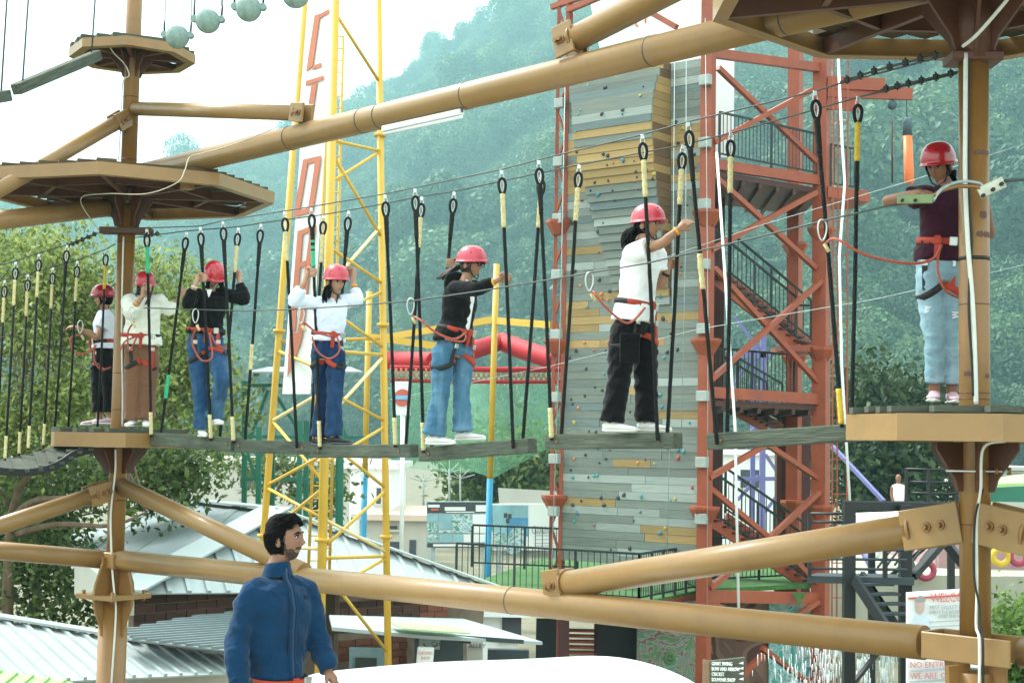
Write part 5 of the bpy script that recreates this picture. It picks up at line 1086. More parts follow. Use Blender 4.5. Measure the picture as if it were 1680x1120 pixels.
TY = [(1642, 912, 41.2, 'yellow', 'lower row, beside the right column'), (1671, 912, 41.2, 'red', 'lower row, right of the yellow one'), (1697, 908, 41.2, 'white', 'lower row at the right edge'), (1643, 893, 44, 'red', 'upper row'), (1659, 893, 44, 'yellow', 'upper row'), (1676, 893, 44, 'white', 'upper row at right edge'), (1631, 893, 44, 'white', 'upper row beside the right column'), (1519, 935, 40.7, 'red', 'behind the black stair braces'), (1430, 900, 40.7, 'white', 'behind the black stair landing'), (1470, 870, 44, 'yellow', 'high behind the black stairs'), (1500, 876, 44, 'white', 'high behind the black stairs'), (1545, 880, 44, 'red', 'high behind the black stairs'), (1442, 874, 44, 'red', 'high behind the black landing'), (1410, 878, 44, 'yellow', 'high behind the black landing')]
for x, y, Y, c, wh in TY: tag(torus(P(x, y, Y), .21 if Y < 43 else .16, .085 if Y < 43 else .07, 'tyre_'+c, org=P(x, y+18, Y)), f'{c} painted tyre, {wh}', 'tyre', 'painted tyres on the low walls')
tag(MB().prism([P(1615, 790, 50), P(1700, 780, 50), P(1720, 795, 46), P(1620, 800, 46)], (0, 0, .1)).build('kiosk_roof', 'green_pale' if 'green_pale' in M else 'roof_green', org=P(1650, 800, 48)), 'pale green sheet roof right of the right column', 'roof')
tag(MB().box(P(1672, 806, 52), 2.4, .3, .7).build('green_fence', 'green_paint', org=P(1640, 815, 52)), 'green sheet fence under the pale green roof', 'fence')
tag(MB().prism([P(1390, 842, 47), P(1500, 838, 47), P(1560, 834, 46), P(1560, 860, 46), P(1390, 870, 47)], (0, .2, 0)).build('white_fence', 'white_board', org=P(1450, 870, 47)), 'white sheet fence behind the black stair frame', 'fence')
# fountains
m = bpy.data.materials.new('water_spray'); m.use_nodes = True; b_ = m.node_tree.nodes['Principled BSDF']; b_.inputs['Base Color'].default_value = (.85, .95, .95, 1); b_.inputs['Roughness'].default_value = .15; b_.inputs['Transmission Weight'].default_value = .25; M['water_spray'] = m
def fountain(label, x, y, Y, n_, w_, h, seed):
    r_ = random.Random(seed); c = P(x, y, Y); z0 = GZ+.3; mb = MB(); hh = c.z-z0
    for i in range(n_):
        a = r_.uniform(0, 6.283); sp = w_*r_.uniform(.3, 1); kk = r_.uniform(.8, 1.0); prev = None
        ph = [(t, c.x+math.cos(a)*sp*t, Y+math.sin(a)*sp*t, z0+hh*kk*(1-(2*t-1)**2)) for t in [j/26 for j in range(5, 25)]]
        for (t, X_, Y2, Z_) in ph:
            if r_.random() < .75:
                q = V((X_+r_.gauss(0, .012), Y2, Z_+r_.gauss(0, .02))); s_ = r_.uniform(.003, .008); mb.tube([q, q+V((0, 0, .06+.16*r_.random()))], s_, 4)
    ob = mb.build('fountain_jet', 'water_spray', org=(c.x, Y, GZ)); return tag(ob, label, 'fountain', kind='stuff')
fountain('white water jet in front of the turquoise wall', 1308, 1068, 24, 10, 1.2, 1, 1); fountain('tall white water jet beside the black post', 1362, 1052, 24, 14, 1.3, 1, 2); fountain('broad white water spray right of the black post', 1432, 1056, 24, 15, 1.6, 1, 3)
pmat('basin', (.4, .42, .40), .8); tag(MB().tube([V((P(1370, 1100, 24).x, 24, GZ+.0)), V((P(1370, 1100, 24).x, 24, GZ+.35))], 2.2, 32).build('fountain_basin', 'basin', org=(P(1370, 1100, 24).x, 24, GZ)), 'round grey basin under the water jets', 'basin')
# ------------------------------------------------------------------ vegetation
leafmat('leaf_bright', (.08, .125, .024), (.36, .42, .13), .45); leafmat('leaf_dark', (.012, .032, .012), (.05, .085, .025), .3); leafmat('leaf_mid', (.03, .065, .016), (.14, .20, .05), .4); leafmat('hedge_leaf', (.05, .11, .02), (.16, .26, .05), .3)
def leaves(mb, blobs, n_, size, seed, asp=.5, droop=.3):
    r_ = random.Random(seed); tot = sum(b[1]**2 for b in blobs)
    for c, rad, sq in blobs:
        k = int(n_*rad**2/tot)
        for cl_ in range(max(1, k//14)):
            d = V((r_.gauss(0, 1), r_.gauss(0, 1), r_.gauss(0, 1))).normalized(); cc = V(c)+V((d.x, d.y, d.z*sq))*rad*(r_.random()**.45)
            for i in range(14):
                p = cc+V((r_.gauss(0, 1), r_.gauss(0, 1), r_.gauss(0, 1)))*size*2.6
                nr = (V((r_.gauss(0, .7), r_.gauss(0, .7)-.3, r_.gauss(0, .6)+.5))).normalized(); _, a1, b1 = frame(nr, V((r_.gauss(0, 1), r_.gauss(0, 1), r_.gauss(0, 1)))); s1 = size*r_.uniform(.6, 1.2); s2 = s1*asp
                mb.add([p-a1*s1, p-b1*s2, p+a1*s1-UP*s1*droop, p+b1*s2], [(0, 1, 2, 3)])
    return mb
def tree(label, base, limbs, blobs, n_, size, mat, seed, r0=.25, name='tree', grp=None, twigs=26):
    o = thing(name, label, 'tree', base, grp); mb = MB(); r_ = random.Random(seed)
    for pts_ in limbs: c_ = curve(pts_, 5); mb.tube(c_, [r0*(1-.8*i/len(c_))*(1 if pts_ is limbs[0] else .55) for i in range(len(c_))], 9)
    for k in range(twigs):
        c, rad, sq = r_.choice(blobs); l_ = r_.choice(limbs); s_ = V(l_[-1]); e = V(c)+V((r_.gauss(0, .5), r_.gauss(0, .5), r_.gauss(0, .4)))*rad; mb.tube(curve([s_, lerp(s_, e, .5)+V((0, 0, .15*rad)), e], 4), [r0*.16*(1-.1*i) for i in range(9)], 5)
    mb.build('trunk', 'hill_bark', o); leaves(MB(), blobs, n_, size, seed).build('crown', mat, o); return o
r_ = random.Random(21)
def blobs_px(boxes, per, rad, seed):
    q = random.Random(seed); out = []
    for (x0, x1, y0, y1, Y0, Y1) in boxes:
        for _ in range(per): out.append((P(q.uniform(x0, x1), q.uniform(y0, y1), q.uniform(Y0, Y1)), rad*q.uniform(.6, 1.3), .8))
    return out
tb = P(20, 1000, 24); tb.z = GZ
tree('large leafy tree with pale green leaves at the left edge', tb, [[tb, P(15, 900, 24), P(30, 800, 23.5), P(40, 700, 23)], [P(15, 880, 24), P(90, 860, 23.5), P(180, 862, 23), P(240, 840, 23)], [P(20, 850, 24), P(60, 820, 23), P(150, 815, 23), P(215, 800, 23)], [P(18, 830, 24), P(-40, 760, 23.5), P(-80, 700, 23)], [P(30, 800, 23.5), P(90, 720, 23), P(130, 620, 23)], [P(35, 760, 23.5), P(40, 620, 23.5), P(70, 500, 23.5)]],
     blobs_px([(-60, 60, 400, 560, 22, 25), (60, 150, 400, 540, 22, 25), (-60, 180, 540, 760, 22, 25)], 17, .62, 1), 23000, .058, 'leaf_bright', 5, .11)
tb = P(300, 1000, 30); tb.z = GZ
tree('slender leafy tree behind the blouse and sweater climbers', tb, [[tb, P(290, 860, 30), P(285, 740, 29.6), P(270, 600, 29.4)], [P(288, 780, 29.8), P(330, 720, 29.6), P(370, 690, 29.4)], [P(286, 720, 29.8), P(240, 640, 29.6), P(225, 560, 29.4)]],
     blobs_px([(215, 310, 430, 560, 28.6, 31.5), (215, 330, 560, 660, 28.6, 31.5), (200, 385, 640, 740, 28.6, 31.5)], 12, .62, 2), 14000, .072, 'leaf_bright', 6, .09)
tb = P(60, 1060, 26); tb.z = GZ
tree('dark green bushy growth below the left platform', tb, [[tb, P(60, 960, 26), P(60, 860, 26)]], blobs_px([(-80, 110, 760, 880, 24, 27), (-80, 120, 880, 1010, 23, 26), (110, 330, 745, 815, 24.5, 27)], 15, .75, 3), 16000, .075, 'leaf_mid', 7, .12, 'bush')
tb = P(1450, 860, 62); tb.z = GZ
tree('dense dark green tree behind the right platform', tb, [[tb, P(1450, 800, 62), P(1450, 720, 62)]], blobs_px([(1392, 1530, 640, 740, 58, 66), (1385, 1540, 740, 820, 58, 66)], 15, 1.25, 4), 14000, .20, 'leaf_dark', 8, .4)
tb = P(850, 880, 80); tb.z = GZ
tree('hazy round tree behind the billboards', tb, [[tb, P(850, 830, 80), P(850, 780, 80)]], blobs_px([(775, 930, 745, 800, 76, 84)], 16, 1.6, 5), 8000, .26, 'leaf_mid', 9, .4)
tb = P(440, 880, 40); tb.z = GZ
tree('thin bare-branched tree behind the green stand', tb, [[tb, P(440, 840, 40), P(452, 760, 40)], [P(440, 830, 40), P(475, 770, 40)], [P(441, 820, 40), P(415, 770, 40)]], blobs_px([(405, 480, 735, 800, 39, 41), (500, 560, 755, 830, 39, 41)], 6, .5, 6), 1200, .11, 'leaf_mid', 10, .12)
hb = P(1660, 1060, 19.5); hb.z = GZ
o = thing('hedge', 'clipped green hedge right of the right column', 'hedge', hb); hg = MB(); r_ = random.Random(31)
q0, q1 = P(1600, 975, 19.5), P(1760, 970, 19); leaves(hg, [(V((lerp(q0.x, q1.x, r_.random()), 19+r_.uniform(-.5, .6), r_.uniform(GZ+.3, q0.z-.25))), .35, 1) for _ in range(60)], 16000, .055, 12, .55); hg.build('foliage', 'hedge_leaf', o)
for x in (1614, 1680): MB().tube([V((P(x, 1000, 19.4).x, 19.4, GZ)), V((P(x, 1000, 19.4).x, 19.4, q0.z-.5))], .03, 6).build('stem', 'hill_bark', o)
# ------------------------------------------------------------------ people
def skinmat(name, c): pmat(name, c, .5, var=.10, scale=18, bump=.04, bscale=220, sss=.12, spec=.4)
skinmat('skin_warm', (.32, .165, .095)); skinmat('skin_light', (.40, .225, .145)); skinmat('skin_deep', (.23, .105, .058)); skinmat('skin_man', (.21, .10, .058))
pmat('lip', (.22, .07, .06), .4, bump=0); pmat('beard', (.035, .02, .014), .8, var=.4, scale=200, bump=.3, bscale=400); pmat('eye_white', (.42, .40, .37), .2, bump=0); pmat('iris', (.03, .017, .01), .15, bump=0)
pmat('hair_black', (.003, .0026, .0025), .75, var=.5, scale=30, bump=.6, bscale=120, stretch=(1, 1, .25), spec=.12); pmat('hair_brown', (.03, .014, .008), .45, var=.5, scale=30, bump=.6, bscale=120, stretch=(1, 1, .25))
def cloth(name, c, rough=.85, fold=.35, fs=9, var=.08, weave=.15, ws=500, sheen=.1):
    m = pmat(name, c, rough, var=var, scale=7, bump=fold, bscale=fs, sheen=sheen, spec=.12)
    t = m.node_tree; bp = [n for n in t.nodes if n.type == 'BUMP'][0]; bp.inputs['Distance'].default_value = .045
    nn = [n for n in t.nodes if n.type == 'TEX_NOISE'][-1]; nn.inputs['Distortion'].default_value = 1.2; nn.inputs['Detail'].default_value = 2.5
    return m
cloth('white_cotton', (.80, .82, .82)); cloth('white_blouse', (.74, .76, .66)); cloth('blue_white', (.66, .72, .84)); cloth('black_knit', (.0045, .0045, .005), sheen=.06); cloth('maroon', (.032, .005, .014))
cloth('black_twill', (.0042, .0042, .0048)); cloth('brown_satin', (.165, .078, .042), .6); cloth('black_hood', (.005, .0055, .006), sheen=.06)
def denim(name, c, pale):
    m = cloth(name, c, var=.2); t = m.node_tree; N = t.nodes; L = t.links; b = N['Principled BSDF']; src = b.inputs['Base Color'].links[0].from_socket
    n_ = N.new('ShaderNodeTexNoise'); n_.inputs['Scale'].default_value = 3.2; n_.inputs['Detail'].default_value = 3; tc = [q for q in N if q.type == 'TEX_COORD'][0]; mp = N.new('ShaderNodeMapping'); mp.inputs['Scale'].default_value = (2.2, 2.2, .55); L.new(tc.outputs['Object'], mp.inputs[0]); L.new(mp.outputs[0], n_.inputs['Vector'])
    r = N.new('ShaderNodeValToRGB'); r.color_ramp.elements[0].position = .45; r.color_ramp.elements[1].position = .75; r.color_ramp.elements[1].color = (.9, .9, .9, 1); L.new(n_.outputs['Fac'], r.inputs[0])
    mx = N.new('ShaderNodeMix'); mx.data_type = 'RGBA'; L.new(r.outputs[0], mx.inputs['Factor']); L.new(src, mx.inputs['A']); mx.inputs['B'].default_value = (*pale, 1); L.new(mx.outputs['Result'], b.inputs['Base Color'])
denim('denim_mid', (.018, .062, .14), (.075, .165, .26)); denim('denim_dark', (.006, .026, .075), (.025, .07, .15)); denim('denim_light', (.20, .32, .38), (.38, .50, .55)); denim('denim_blue', (.05, .14, .23), (.17, .32, .42))
cloth('fleece_blue', (.0032, .026, .066), .95, .5, 8, .12, sheen=.1); cloth('dark_trouser', (.02, .022, .03))
pmat('helmet_red', (.44, .012, .026), .28, var=.06, scale=8, bump=.0, coat=.5, dirt=(.62, .12, .15), dirt_amt=.35, dscale=5); pmat('helmet_deep', (.34, .006, .012), .28, var=.06, scale=8, bump=0, coat=.5); pmat('helmet_pink', (.50, .032, .060), .34, var=.12, scale=8, bump=0, coat=.45, dirt=(.7, .2, .24), dirt_amt=.35, dscale=5)
pmat('web_red', (.38, .036, .014), .7, var=.12, scale=40, bump=.3, bscale=220); pmat('web_black', (.008, .010, .010), .7, var=.2, scale=40, bump=.3, bscale=220); pmat('lanyard_rope', (.36, .075, .045), .75, var=.25, scale=60, bump=.3, bscale=250); pmat('alloy', (.5, .52, .5), .35, metal=.8, var=.05, bump=0)
pmat('shoe_white', (.78, .78, .76), .6, var=.06, scale=12, bump=.1, bscale=60); pmat('shoe_black', (.016, .018, .02), .6, var=.2, scale=12, bump=.1, bscale=60); pmat('shoe_pink', (.55, .36, .42), .7, var=.15, scale=30, bump=.2, bscale=90); pmat('sole_white', (.72, .71, .66), .7, var=.1, bump=0); pmat('sole_grey', (.10, .11, .11), .7, bump=0)
pmat('wrist_orange', (.75, .32, .03), .5, bump=0); pmat('zip_metal', (.02, .05, .10), .4, metal=.3, bump=0)
def fuse(mb, vox, it=4, fold=0, seed=0, foldk=(25, 70)):
    me = bpy.data.meshes.new('tmp'); me.from_pydata(mb.v, [], mb.f); me.update()
    ob = bpy.data.objects.new('tmp', me); COL.objects.link(ob)
    md = ob.modifiers.new('r', 'REMESH'); md.mode = 'VOXEL'; md.voxel_size = vox; md.adaptivity = 0
    if it: s_ = ob.modifiers.new('s', 'SMOOTH'); s_.factor = .5; s_.iterations = it
    dg = bpy.context.evaluated_depsgraph_get(); out = bpy.data.meshes.new_from_object(ob.evaluated_get(dg)); bpy.data.objects.remove(ob); bpy.data.meshes.remove(me)
    n_ = len(out.vertices); co = np.empty(n_*3); out.vertices.foreach_get('co', co); co = co.reshape(-1, 3)
    if fold:
        no = np.empty(n_*3); out.vertices.foreach_get('normal', no); no = no.reshape(-1, 3); rg = np.random.RandomState(seed); dsp = np.zeros(n_)
        w1 = co+np.stack([np.sin(co[:, 2]*9+rg.rand()*6), np.sin(co[:, 0]*11), np.sin(co[:, 1]*8+2)], 1)*.03
        for k in range(9):
            d = rg.randn(3)*np.array([.6, .6, 1.0]); d /= np.linalg.norm(d); f = rg.uniform(*foldk)
            sn = np.sin(w1@d*f+rg.rand()*6.3); dsp += (1-np.abs(sn)**.7)*rg.uniform(.4, 1)
        co = co+no*((dsp-dsp.mean())*fold/3)[:, None]; out.vertices.foreach_set('co', co.ravel())
    out.polygons.foreach_set('use_smooth', [True]*len(out.polygons)); out.update(); return out
def add_mesh(me, name, mats, parent):
    me.materials.clear()
    for m_ in (mats if isinstance(mats, (list, tuple)) else [mats]): me.materials.append(M[m_])
    org = ORG[parent.name]; me.transform(Matrix.Translation(-org)); me.name = name
    o = bpy.data.objects.new(name, me); COL.objects.link(o); o.parent = parent; ORG[o.name] = org; return o
def ring(c, X, Yv, rx, ry, n=20, p=2.3):
    out = []
    for j in range(n):
        t = 2*math.pi*j/n; a, b = math.cos(t), math.sin(t); out.append(c+X*(rx*math.copysign(abs(a)**(2/p), a))+Yv*(ry*math.copysign(abs(b)**(2/p), b)))
    return out
def head_mb(mb, c, hx, hy, hz, s):
    rings = []
    for i in range(25):
        ph = math.pi*(.012+.976*i/24); row = []
        for j in range(44):
            th = 2*math.pi*j/44; x, y, z = math.sin(ph)*math.cos(th), math.sin(ph)*math.sin(th), -math.cos(ph)
            X_, Y_2, Z_ = x*.073, y*.094, z*.115
            if z < 0: X_ *= 1-.34*(-z)**1.4; Y_2 *= (1-.10*(-z)) if y > 0 else (1-.35*(-z))
            if y > 0:
                Y_2 *= .95; e = math.exp
                Y_2 += .031*e(-(x/.12)**2-((z+.25)/.12)**2)+.010*e(-(x/.10)**2-((z-.02)/.18)**2)
                Y_2 -= .011*e(-((abs(x)-.40)/.17)**2-((z-.07)/.11)**2)
                Y_2 += .005*e(-((z-.27)/.10)**2)*(abs(x) < .7)+.006*e(-(x/.26)**2-((z+.52)/.055)**2)+.006*e(-(x/.22)**2-((z+.64)/.05)**2)-.004*e(-(x/.25)**2-((z+.58)/.025)**2)
                Y_2 += .012*e(-(x/.30)**2-((z+.86)/.14)**2)+.004*e(-((abs(x)-.5)/.2)**2-((z+.2)/.2)**2)
            row.append(c+(hx*X_+hy*Y_2+hz*Z_)*s)
        rings.append(row)
    mb.loft(rings)
    for sg in (-1, 1):
        e = c+(hx*(sg*.074)+hy*-.008+hz*-.012)*s
        mb.loft([[e+(hx*(sg*a*.5)+(hy*math.cos(t)*.018+hz*math.sin(t)*.030+hy*-.006)*r_)*1 for t in [2*math.pi*j/10 for j in range(10)]] for a, r_ in ((-.012, .6), (0, .9), (.014, 1), (.022, .85))])
def hand_grip(mb, g, wrist, ax, s=1.0, flip=1):
    a = ax.normalized(); e = (g-wrist); e = (e-a*e.dot(a)); e = e.normalized() if e.length > 1e-4 else V((1, 0, 0)); sd_ = a.cross(e)*flip; K = s
    L = lambda x, y, z: g+(e*x+sd_*y+a*z)*K
    for z in (.032, .011, -.011, -.031): mb.capsule(L(-.055, .024, z*.7), L(.022, .030, z), .0145*K, .0125*K, 8)
    for i, z in enumerate((.034, .012, -.011, -.032)):
        k = (.95, 1.05, 1, .82)[i]; p = [L(.022, .030, z), L(.046*k, .010, z), L(.036*k, -.024, z*.95), L(.002, -.026, z*.92)]
        for q0, q1, r0, r1 in zip(p, p[1:], (.0108, .0098, .0088), (.0098, .0088, .0075)): mb.capsule(q0, q1, r0*K, r1*K, 8)
    p = [L(-.048, .014, .026), L(-.030, -.014, .046), L(-.004, -.028, .046), L(.014, -.026, .036)]
    for q0, q1, r0, r1 in zip(p, p[1:], (.015, .0115, .0098), (.0115, .0098, .008)): mb.capsule(q0, q1, r0*K, r1*K, 8)
    mb.capsule(wrist, L(-.045, .020, 0), .024*K, .028*K, 10)
def hand_open(mb, wrist, d, nrm, s=1.0, curl=.3, flip=1):
    d = d.normalized(); nrm = (nrm-d*nrm.dot(d)).normalized(); sd_ = d.cross(nrm)*flip
    L = lambda x, y, z: wrist+(d*x+sd_*y+nrm*z)*s
    mb.capsule(wrist, L(.05, 0, 0), .024*s, .027*s, 10)
    for i, y in enumerate((-.031, -.0105, .0105, .030)):
        k = (.82, 1, 1.06, .95)[i]; mb.capsule(L(.03, y*.7, 0), L(.088, y, 0), .0145*s, .0125*s, 8)
        p = [L(.088, y, 0), L(.088+.038*k, y*1.08, -.030*curl), L(.088+.058*k, y*1.1, -.075*curl), L(.088+.066*k, y*1.08, -.12*curl)]
        for q0, q1, r0, r1 in zip(p, p[1:], (.0105, .0095, .0085), (.0095, .0085, .0072)): mb.capsule(q0, q1, r0*s, r1*s, 8)
    p = [L(.018, .025, -.005), L(.05, .048, -.018), L(.078, .054, -.03), L(.098, .050, -.042)]
    for q0, q1, r0, r1 in zip(p, p[1:], (.015, .0115, .0095), (.0115, .0095, .008)): mb.capsule(q0, q1, r0*s, r1*s, 8)
def band(mb, c, X, Yv, Zv, rx, ry, h, t, mi_of=None, n=36, p=2.3, a0=0, a1=2*math.pi):
    full = a1-a0 > 6.2; m_ = n if full else n+1; vs = []; fs = []
    for j in range(m_):
        a = a0+(a1-a0)*j/n; ca, sa = math.cos(a), math.sin(a); d = V((0, 0, 0))
        u, v = math.copysign(abs(ca)**(2/p), ca), math.copysign(abs(sa)**(2/p), sa)
        for rr_, zz in ((0, -1), (t, -1), (t, 1), (0, 1)): vs.append(c+X*(u*(rx+rr_))+Yv*(v*(ry+rr_))+Zv*(zz*h/2))
    for j in range(n):
        k, l = j*4, ((j+1) % m_)*4
        for q in range(4): mb.f.append((0,)); mb.f.pop(); fs.append((k+q, k+(q+1) % 4, l+(q+1) % 4, l+q))
    base = len(mb.v); mb.v += [tuple(q) for q in vs]
    for i, f in enumerate(fs): mb.f.append(tuple(base+q for q in f)); mb.sm.append(True); mb.mi.append(mi_of(a0+(a1-a0)*(i//4+.5)/n) if mi_of else 0)
    return mb
def shoe(root, ankle, d, up_, mat, sole, L=.255, hh=.085):
    d = V(d).normalized(); u = (V(up_)-d*V(up_).dot(d)).normalized(); s_ = d.cross(u); b = V(ankle)-u*hh-d*.055
    sec = [(-.012, .028, .060, .004), (.01, .036, .085, 0), (.06, .038, .094, 0), (.10, .036, .080, 0), (.15, .042, .060, 0), (.20, .044, .050, 0), (.235, .036, .042, .002), (L, .016, .030, .006)]
    rings = [[b+d*x+s_*(w_*math.cos(t))+u*(.018+z0+max(0, (h_-.018))*(.5+.5*math.sin(t)) if True else 0) for t in [2*math.pi*j/14 for j in range(14)]] for x, w_, h_, z0 in sec]
    o = MB().loft(rings).build('shoe', mat, root)
    sl = [[b+d*(x*1.015-.002)+s_*(w_*1.08*math.cos(t))+u*(.012+z0+.012*math.sin(t)) for t in [2*math.pi*j/14 for j in range(14)]] for x, w_, h_, z0 in sec]
    MB().loft(sl).build('sole', sole, o); return o
def person(S_):
    Y0 = S_['Y']; J = lambda q: P(q[0], q[1], Y0+(q[2] if len(q) > 2 else 0))
    yaw = R(S_['yaw']); fwd = V((math.sin(yaw), -math.cos(yaw), 0)); sx = UP.cross(fwd)           # sx: the person's left
    root = thing('person', S_['label'], 'person', S_['base']); k = S_.get('k', 1)
    pel, wai, che, sho, nek = [J(S_[q]) for q in ('pelvis', 'waist', 'chest', 'collar', 'neck')]
    tz = (sho-pel).normalized(); tx = (sx-tz*sx.dot(tz)).normalized(); ty = tz.cross(tx)*-1
    if ty.dot(fwd) < 0: ty = -ty
    hc = J(S_['head'])-(UP*.014 if S_.get('helmet') else V((0, 0, 0))); fe = 1.35 if S_.get('helmet') else 1.1; hyaw, hp, hr = R(S_['hyaw']), R(S_.get('hpitch', 0)), R(S_.get('hroll', 0))
    hy = V((math.sin(hyaw)*math.cos(hp), -math.cos(hyaw)*math.cos(hp), math.sin(hp))); hz0 = UP-hy*hy.z; hz0.normalize(); hx0 = hz0.cross(hy)*-1; hx0 = hy.cross(hz0)
    hx = (hx0*math.cos(hr)+hz0*math.sin(hr)); hz = hz0*math.cos(hr)-hx0*math.sin(hr)
    H = lambda x, y, z: hc+(hx*x+hy*y+hz*z)*k
    # ---- body: one continuous skin
    mb = MB(); head_mb(mb, hc, hx, hy, hz, k)
    nb = nek-tz*.02; mb.tube([nb-tz*.06, nb, lerp(nb, H(0, -.02, -.06), .5), H(0, -.022, -.06), H(0, -.02, -.02)], [.066*k, .056*k, .049*k, .050*k, .052*k], 16)
    W = S_.get('w', 1)
    tors = [(pel-tz*.10, .10, .08), (pel, .145, .10), (wai, .112, .082), (che, .13, .095), (sho-tz*.05, .135, .075), (sho+tz*.0, .075, .05)]
    mb.loft([ring(c, tx, ty, rx*k*W, ry*k*W) for c, rx, ry in tors])
    arms = S_['arms']; grips = []
    for A in arms:
        s0, el, wr = J(A['sh']), J(A['el']), J(A['wr']); f_ = A.get('fat', 1)*k
        c_ = curve([lerp(s0, sho, .25), s0, lerp(s0, el, .5), el, lerp(el, wr, .45), wr], 4); n_ = len(c_)
        mb.tube(c_, [f_*ipl([(0, .052), (.2, .050), (.45, .041), (.6, .038), (.75, .037), (1, .025)], i/(n_-1)) for i in range(n_)], 14)
        if 'grip' in A: g = J(A['grip']); hand_grip(mb, g, wr, V(A.get('ax', (0, 0, 1))), k*.98, A.get('flip', 1))
        else: hand_open(mb, wr, J(A['tip'])-wr, V(A.get('n', (0, -1, .3))), k*.98, A.get('curl', .3), A.get('flip', 1))
        A['_p'] = (s0, el, wr)
    for Lg in S_['legs']:
        hp_, kn, an = J(Lg['hip']), J(Lg['knee']), J(Lg['ankle']); Lg['_p'] = (hp_, kn, an)
        mb.tube(curve([lerp(hp_, pel, .3), hp_, lerp(hp_, kn, .5), kn, lerp(kn, an, .4), an, an-UP*.05], 3), [k*r_ for r_ in (.06, .065, .068, .07, .07, .068, .062, .058, .054, .052, .05, .052, .05, .046, .042, .038, .036, .035, .034)], 12)
    me = fuse(mb, S_.get('vox', .0062), 2); n_ = len(me.polygons); cc = np.empty(n_*3); me.polygons.foreach_get('center', cc); cc = cc.reshape(-1, 3)-np.array(hc); lx, ly, lz = cc@np.array(hx)/k, cc@np.array(hy)/k, cc@np.array(hz)/k; mi = np.zeros(n_, dtype=np.int32)
    mi[(np.abs(lz+.067) < .0125-np.abs(lx)*.25) & (np.abs(lx) < .028) & (ly > .07)] = 1
    if S_.get('beard'):
        bz = (lz < -.045) & (lz > -.14) & (ly > -.005) & (ly < .11) & ~((lz > -.078) & (np.abs(lx) < .02) & (ly > .07)) & ((lz < -.075) | (ly < .055) | (np.abs(lx) > .036)); mi[bz & (np.abs(cc).max(1) < .2)] = 2
        rg_ = np.random.RandomState(3).rand(n_); ed = np.minimum(np.minimum(-.045-lz, .045), np.minimum((ly+.005), .03)); mi[(mi == 2) & (ed < rg_*.022)] = 0
        mi[(np.abs(lz+.052) < .007) & (np.abs(lx) < .032) & (ly > .06)] = 2
        mi[(lz < .03) & (lz > -.06) & (ly > .0) & (ly < .022) & (np.abs(lx) > .05) & (np.abs(cc).max(1) < .2)] = 2
    body = add_mesh(me, 'body', [S_['skin'], 'lip', 'beard'], root); me.polygons.foreach_set('material_index', mi)
    for sg in (-1, 1):
        e = H(sg*.030, .0735, .008); er = .0125*k*fe*.95
        ev = MB().loft([[e+(hx*math.cos(t)*r_+hz*math.sin(t)*r_*.55)*er+hy*d_*k for t in [2*math.pi*j/12 for j in range(12)]] for r_, d_ in ((1, -.006), (1, .001), (.75, .005), (.3, .0065))]).build('eye', 'eye_white', body)
        MB().loft([[e+(hx*math.cos(t)*r_+hz*math.sin(t)*r_*.95)*.0075*k*fe+hy*(d_+.0008)*k for t in [2*math.pi*j/10 for j in range(10)]] for r_, d_ in ((1, .002), (1, .0062), (.5, .0075))]).build('iris', 'iris', body)
        MB().tube([H(sg*x, y, z) for x, y, z in ((.014, .089, .024), (.026, .087, .029), (.038, .080, .029), (.049, .068, .023))], [.0036*k*fe, .0048*k*fe, .0042*k*fe, .002*k], 6).build('eyebrow', 'hair_black', body)
        MB().tube([H(sg*x, y, z) for x, y, z in ((.017, .0785, .012), (.027, .083, .0165), (.037, .079, .0155), (.045, .071, .010))], .0028*k*fe, 5).build('eyelid', 'hair_black', body)
    # ---- hair
    hm = S_.get('hairmat', 'hair_black'); r_ = random.Random(S_['seed'])
    hb = MB()
    if S_.get('helmet'):
        hb.loft([[H(x*math.cos(t), -.018+y*math.sin(t), z) for t in [2*math.pi*j/20 for j in range(20)]] for z, x, y in ((-.075, .045, .05), (-.05, .070, .078), (-.01, .078, .086), (.05, .080, .092), (.10, .05, .06))])
        hb.v = [tuple(V(q)-(hy*max(0, ((V(q)-hc).dot(hy)-.045*k))) ) for q in hb.v]
        for sg in (-1, 1): hb.tube(curve([H(sg*.045, .078, .066), H(sg*.070, .05, .03), H(sg*.074, .028, -.02), H(sg*.068, .02, -.07)], 4), [.010*k, .011*k, .012*k, .012*k, .011*k, .011*k, .010*k, .010*k, .009*k, .008*k, .007*k, .006*k, .004*k], 6)
        for lock in S_.get('locks', []):
            pts_ = [J(q) for q in lock['px']]
            for i in range(lock.get('n', 14)):
                o_ = V((r_.gauss(0, 1), r_.gauss(0, 1), r_.gauss(0, .6)))*lock.get('sp', .018); ww = lock.get('wav', .012)
                q = curve([p_+o_*(.5+.6*j/len(pts_))+V((math.sin(j*2.1+i), math.cos(j*1.7+i*2), 0))*ww for j, p_ in enumerate(pts_)], 4); hb.tube(q, [lock.get('r', .014)*(1-.75*(j/(len(q)-1))**1.5) for j in range(len(q))], 6)
    else:
        hb.loft([[H(x*math.cos(t), -.020+y*math.sin(t), z) for t in [2*math.pi*j/22 for j in range(22)]] for z, x, y in ((-.085, .045, .045), (-.05, .064, .068), (.0, .077, .086), (.05, .082, .094), (.09, .074, .088), (.125, .05, .062), (.14, .02, .025))])
        hb.v = [tuple(V(q)-hy*max(0, ((V(q)-hc).dot(hy)-(.012+.85*max(0, (V(q)-hc).dot(hz)-.02))*k))) for q in hb.v]
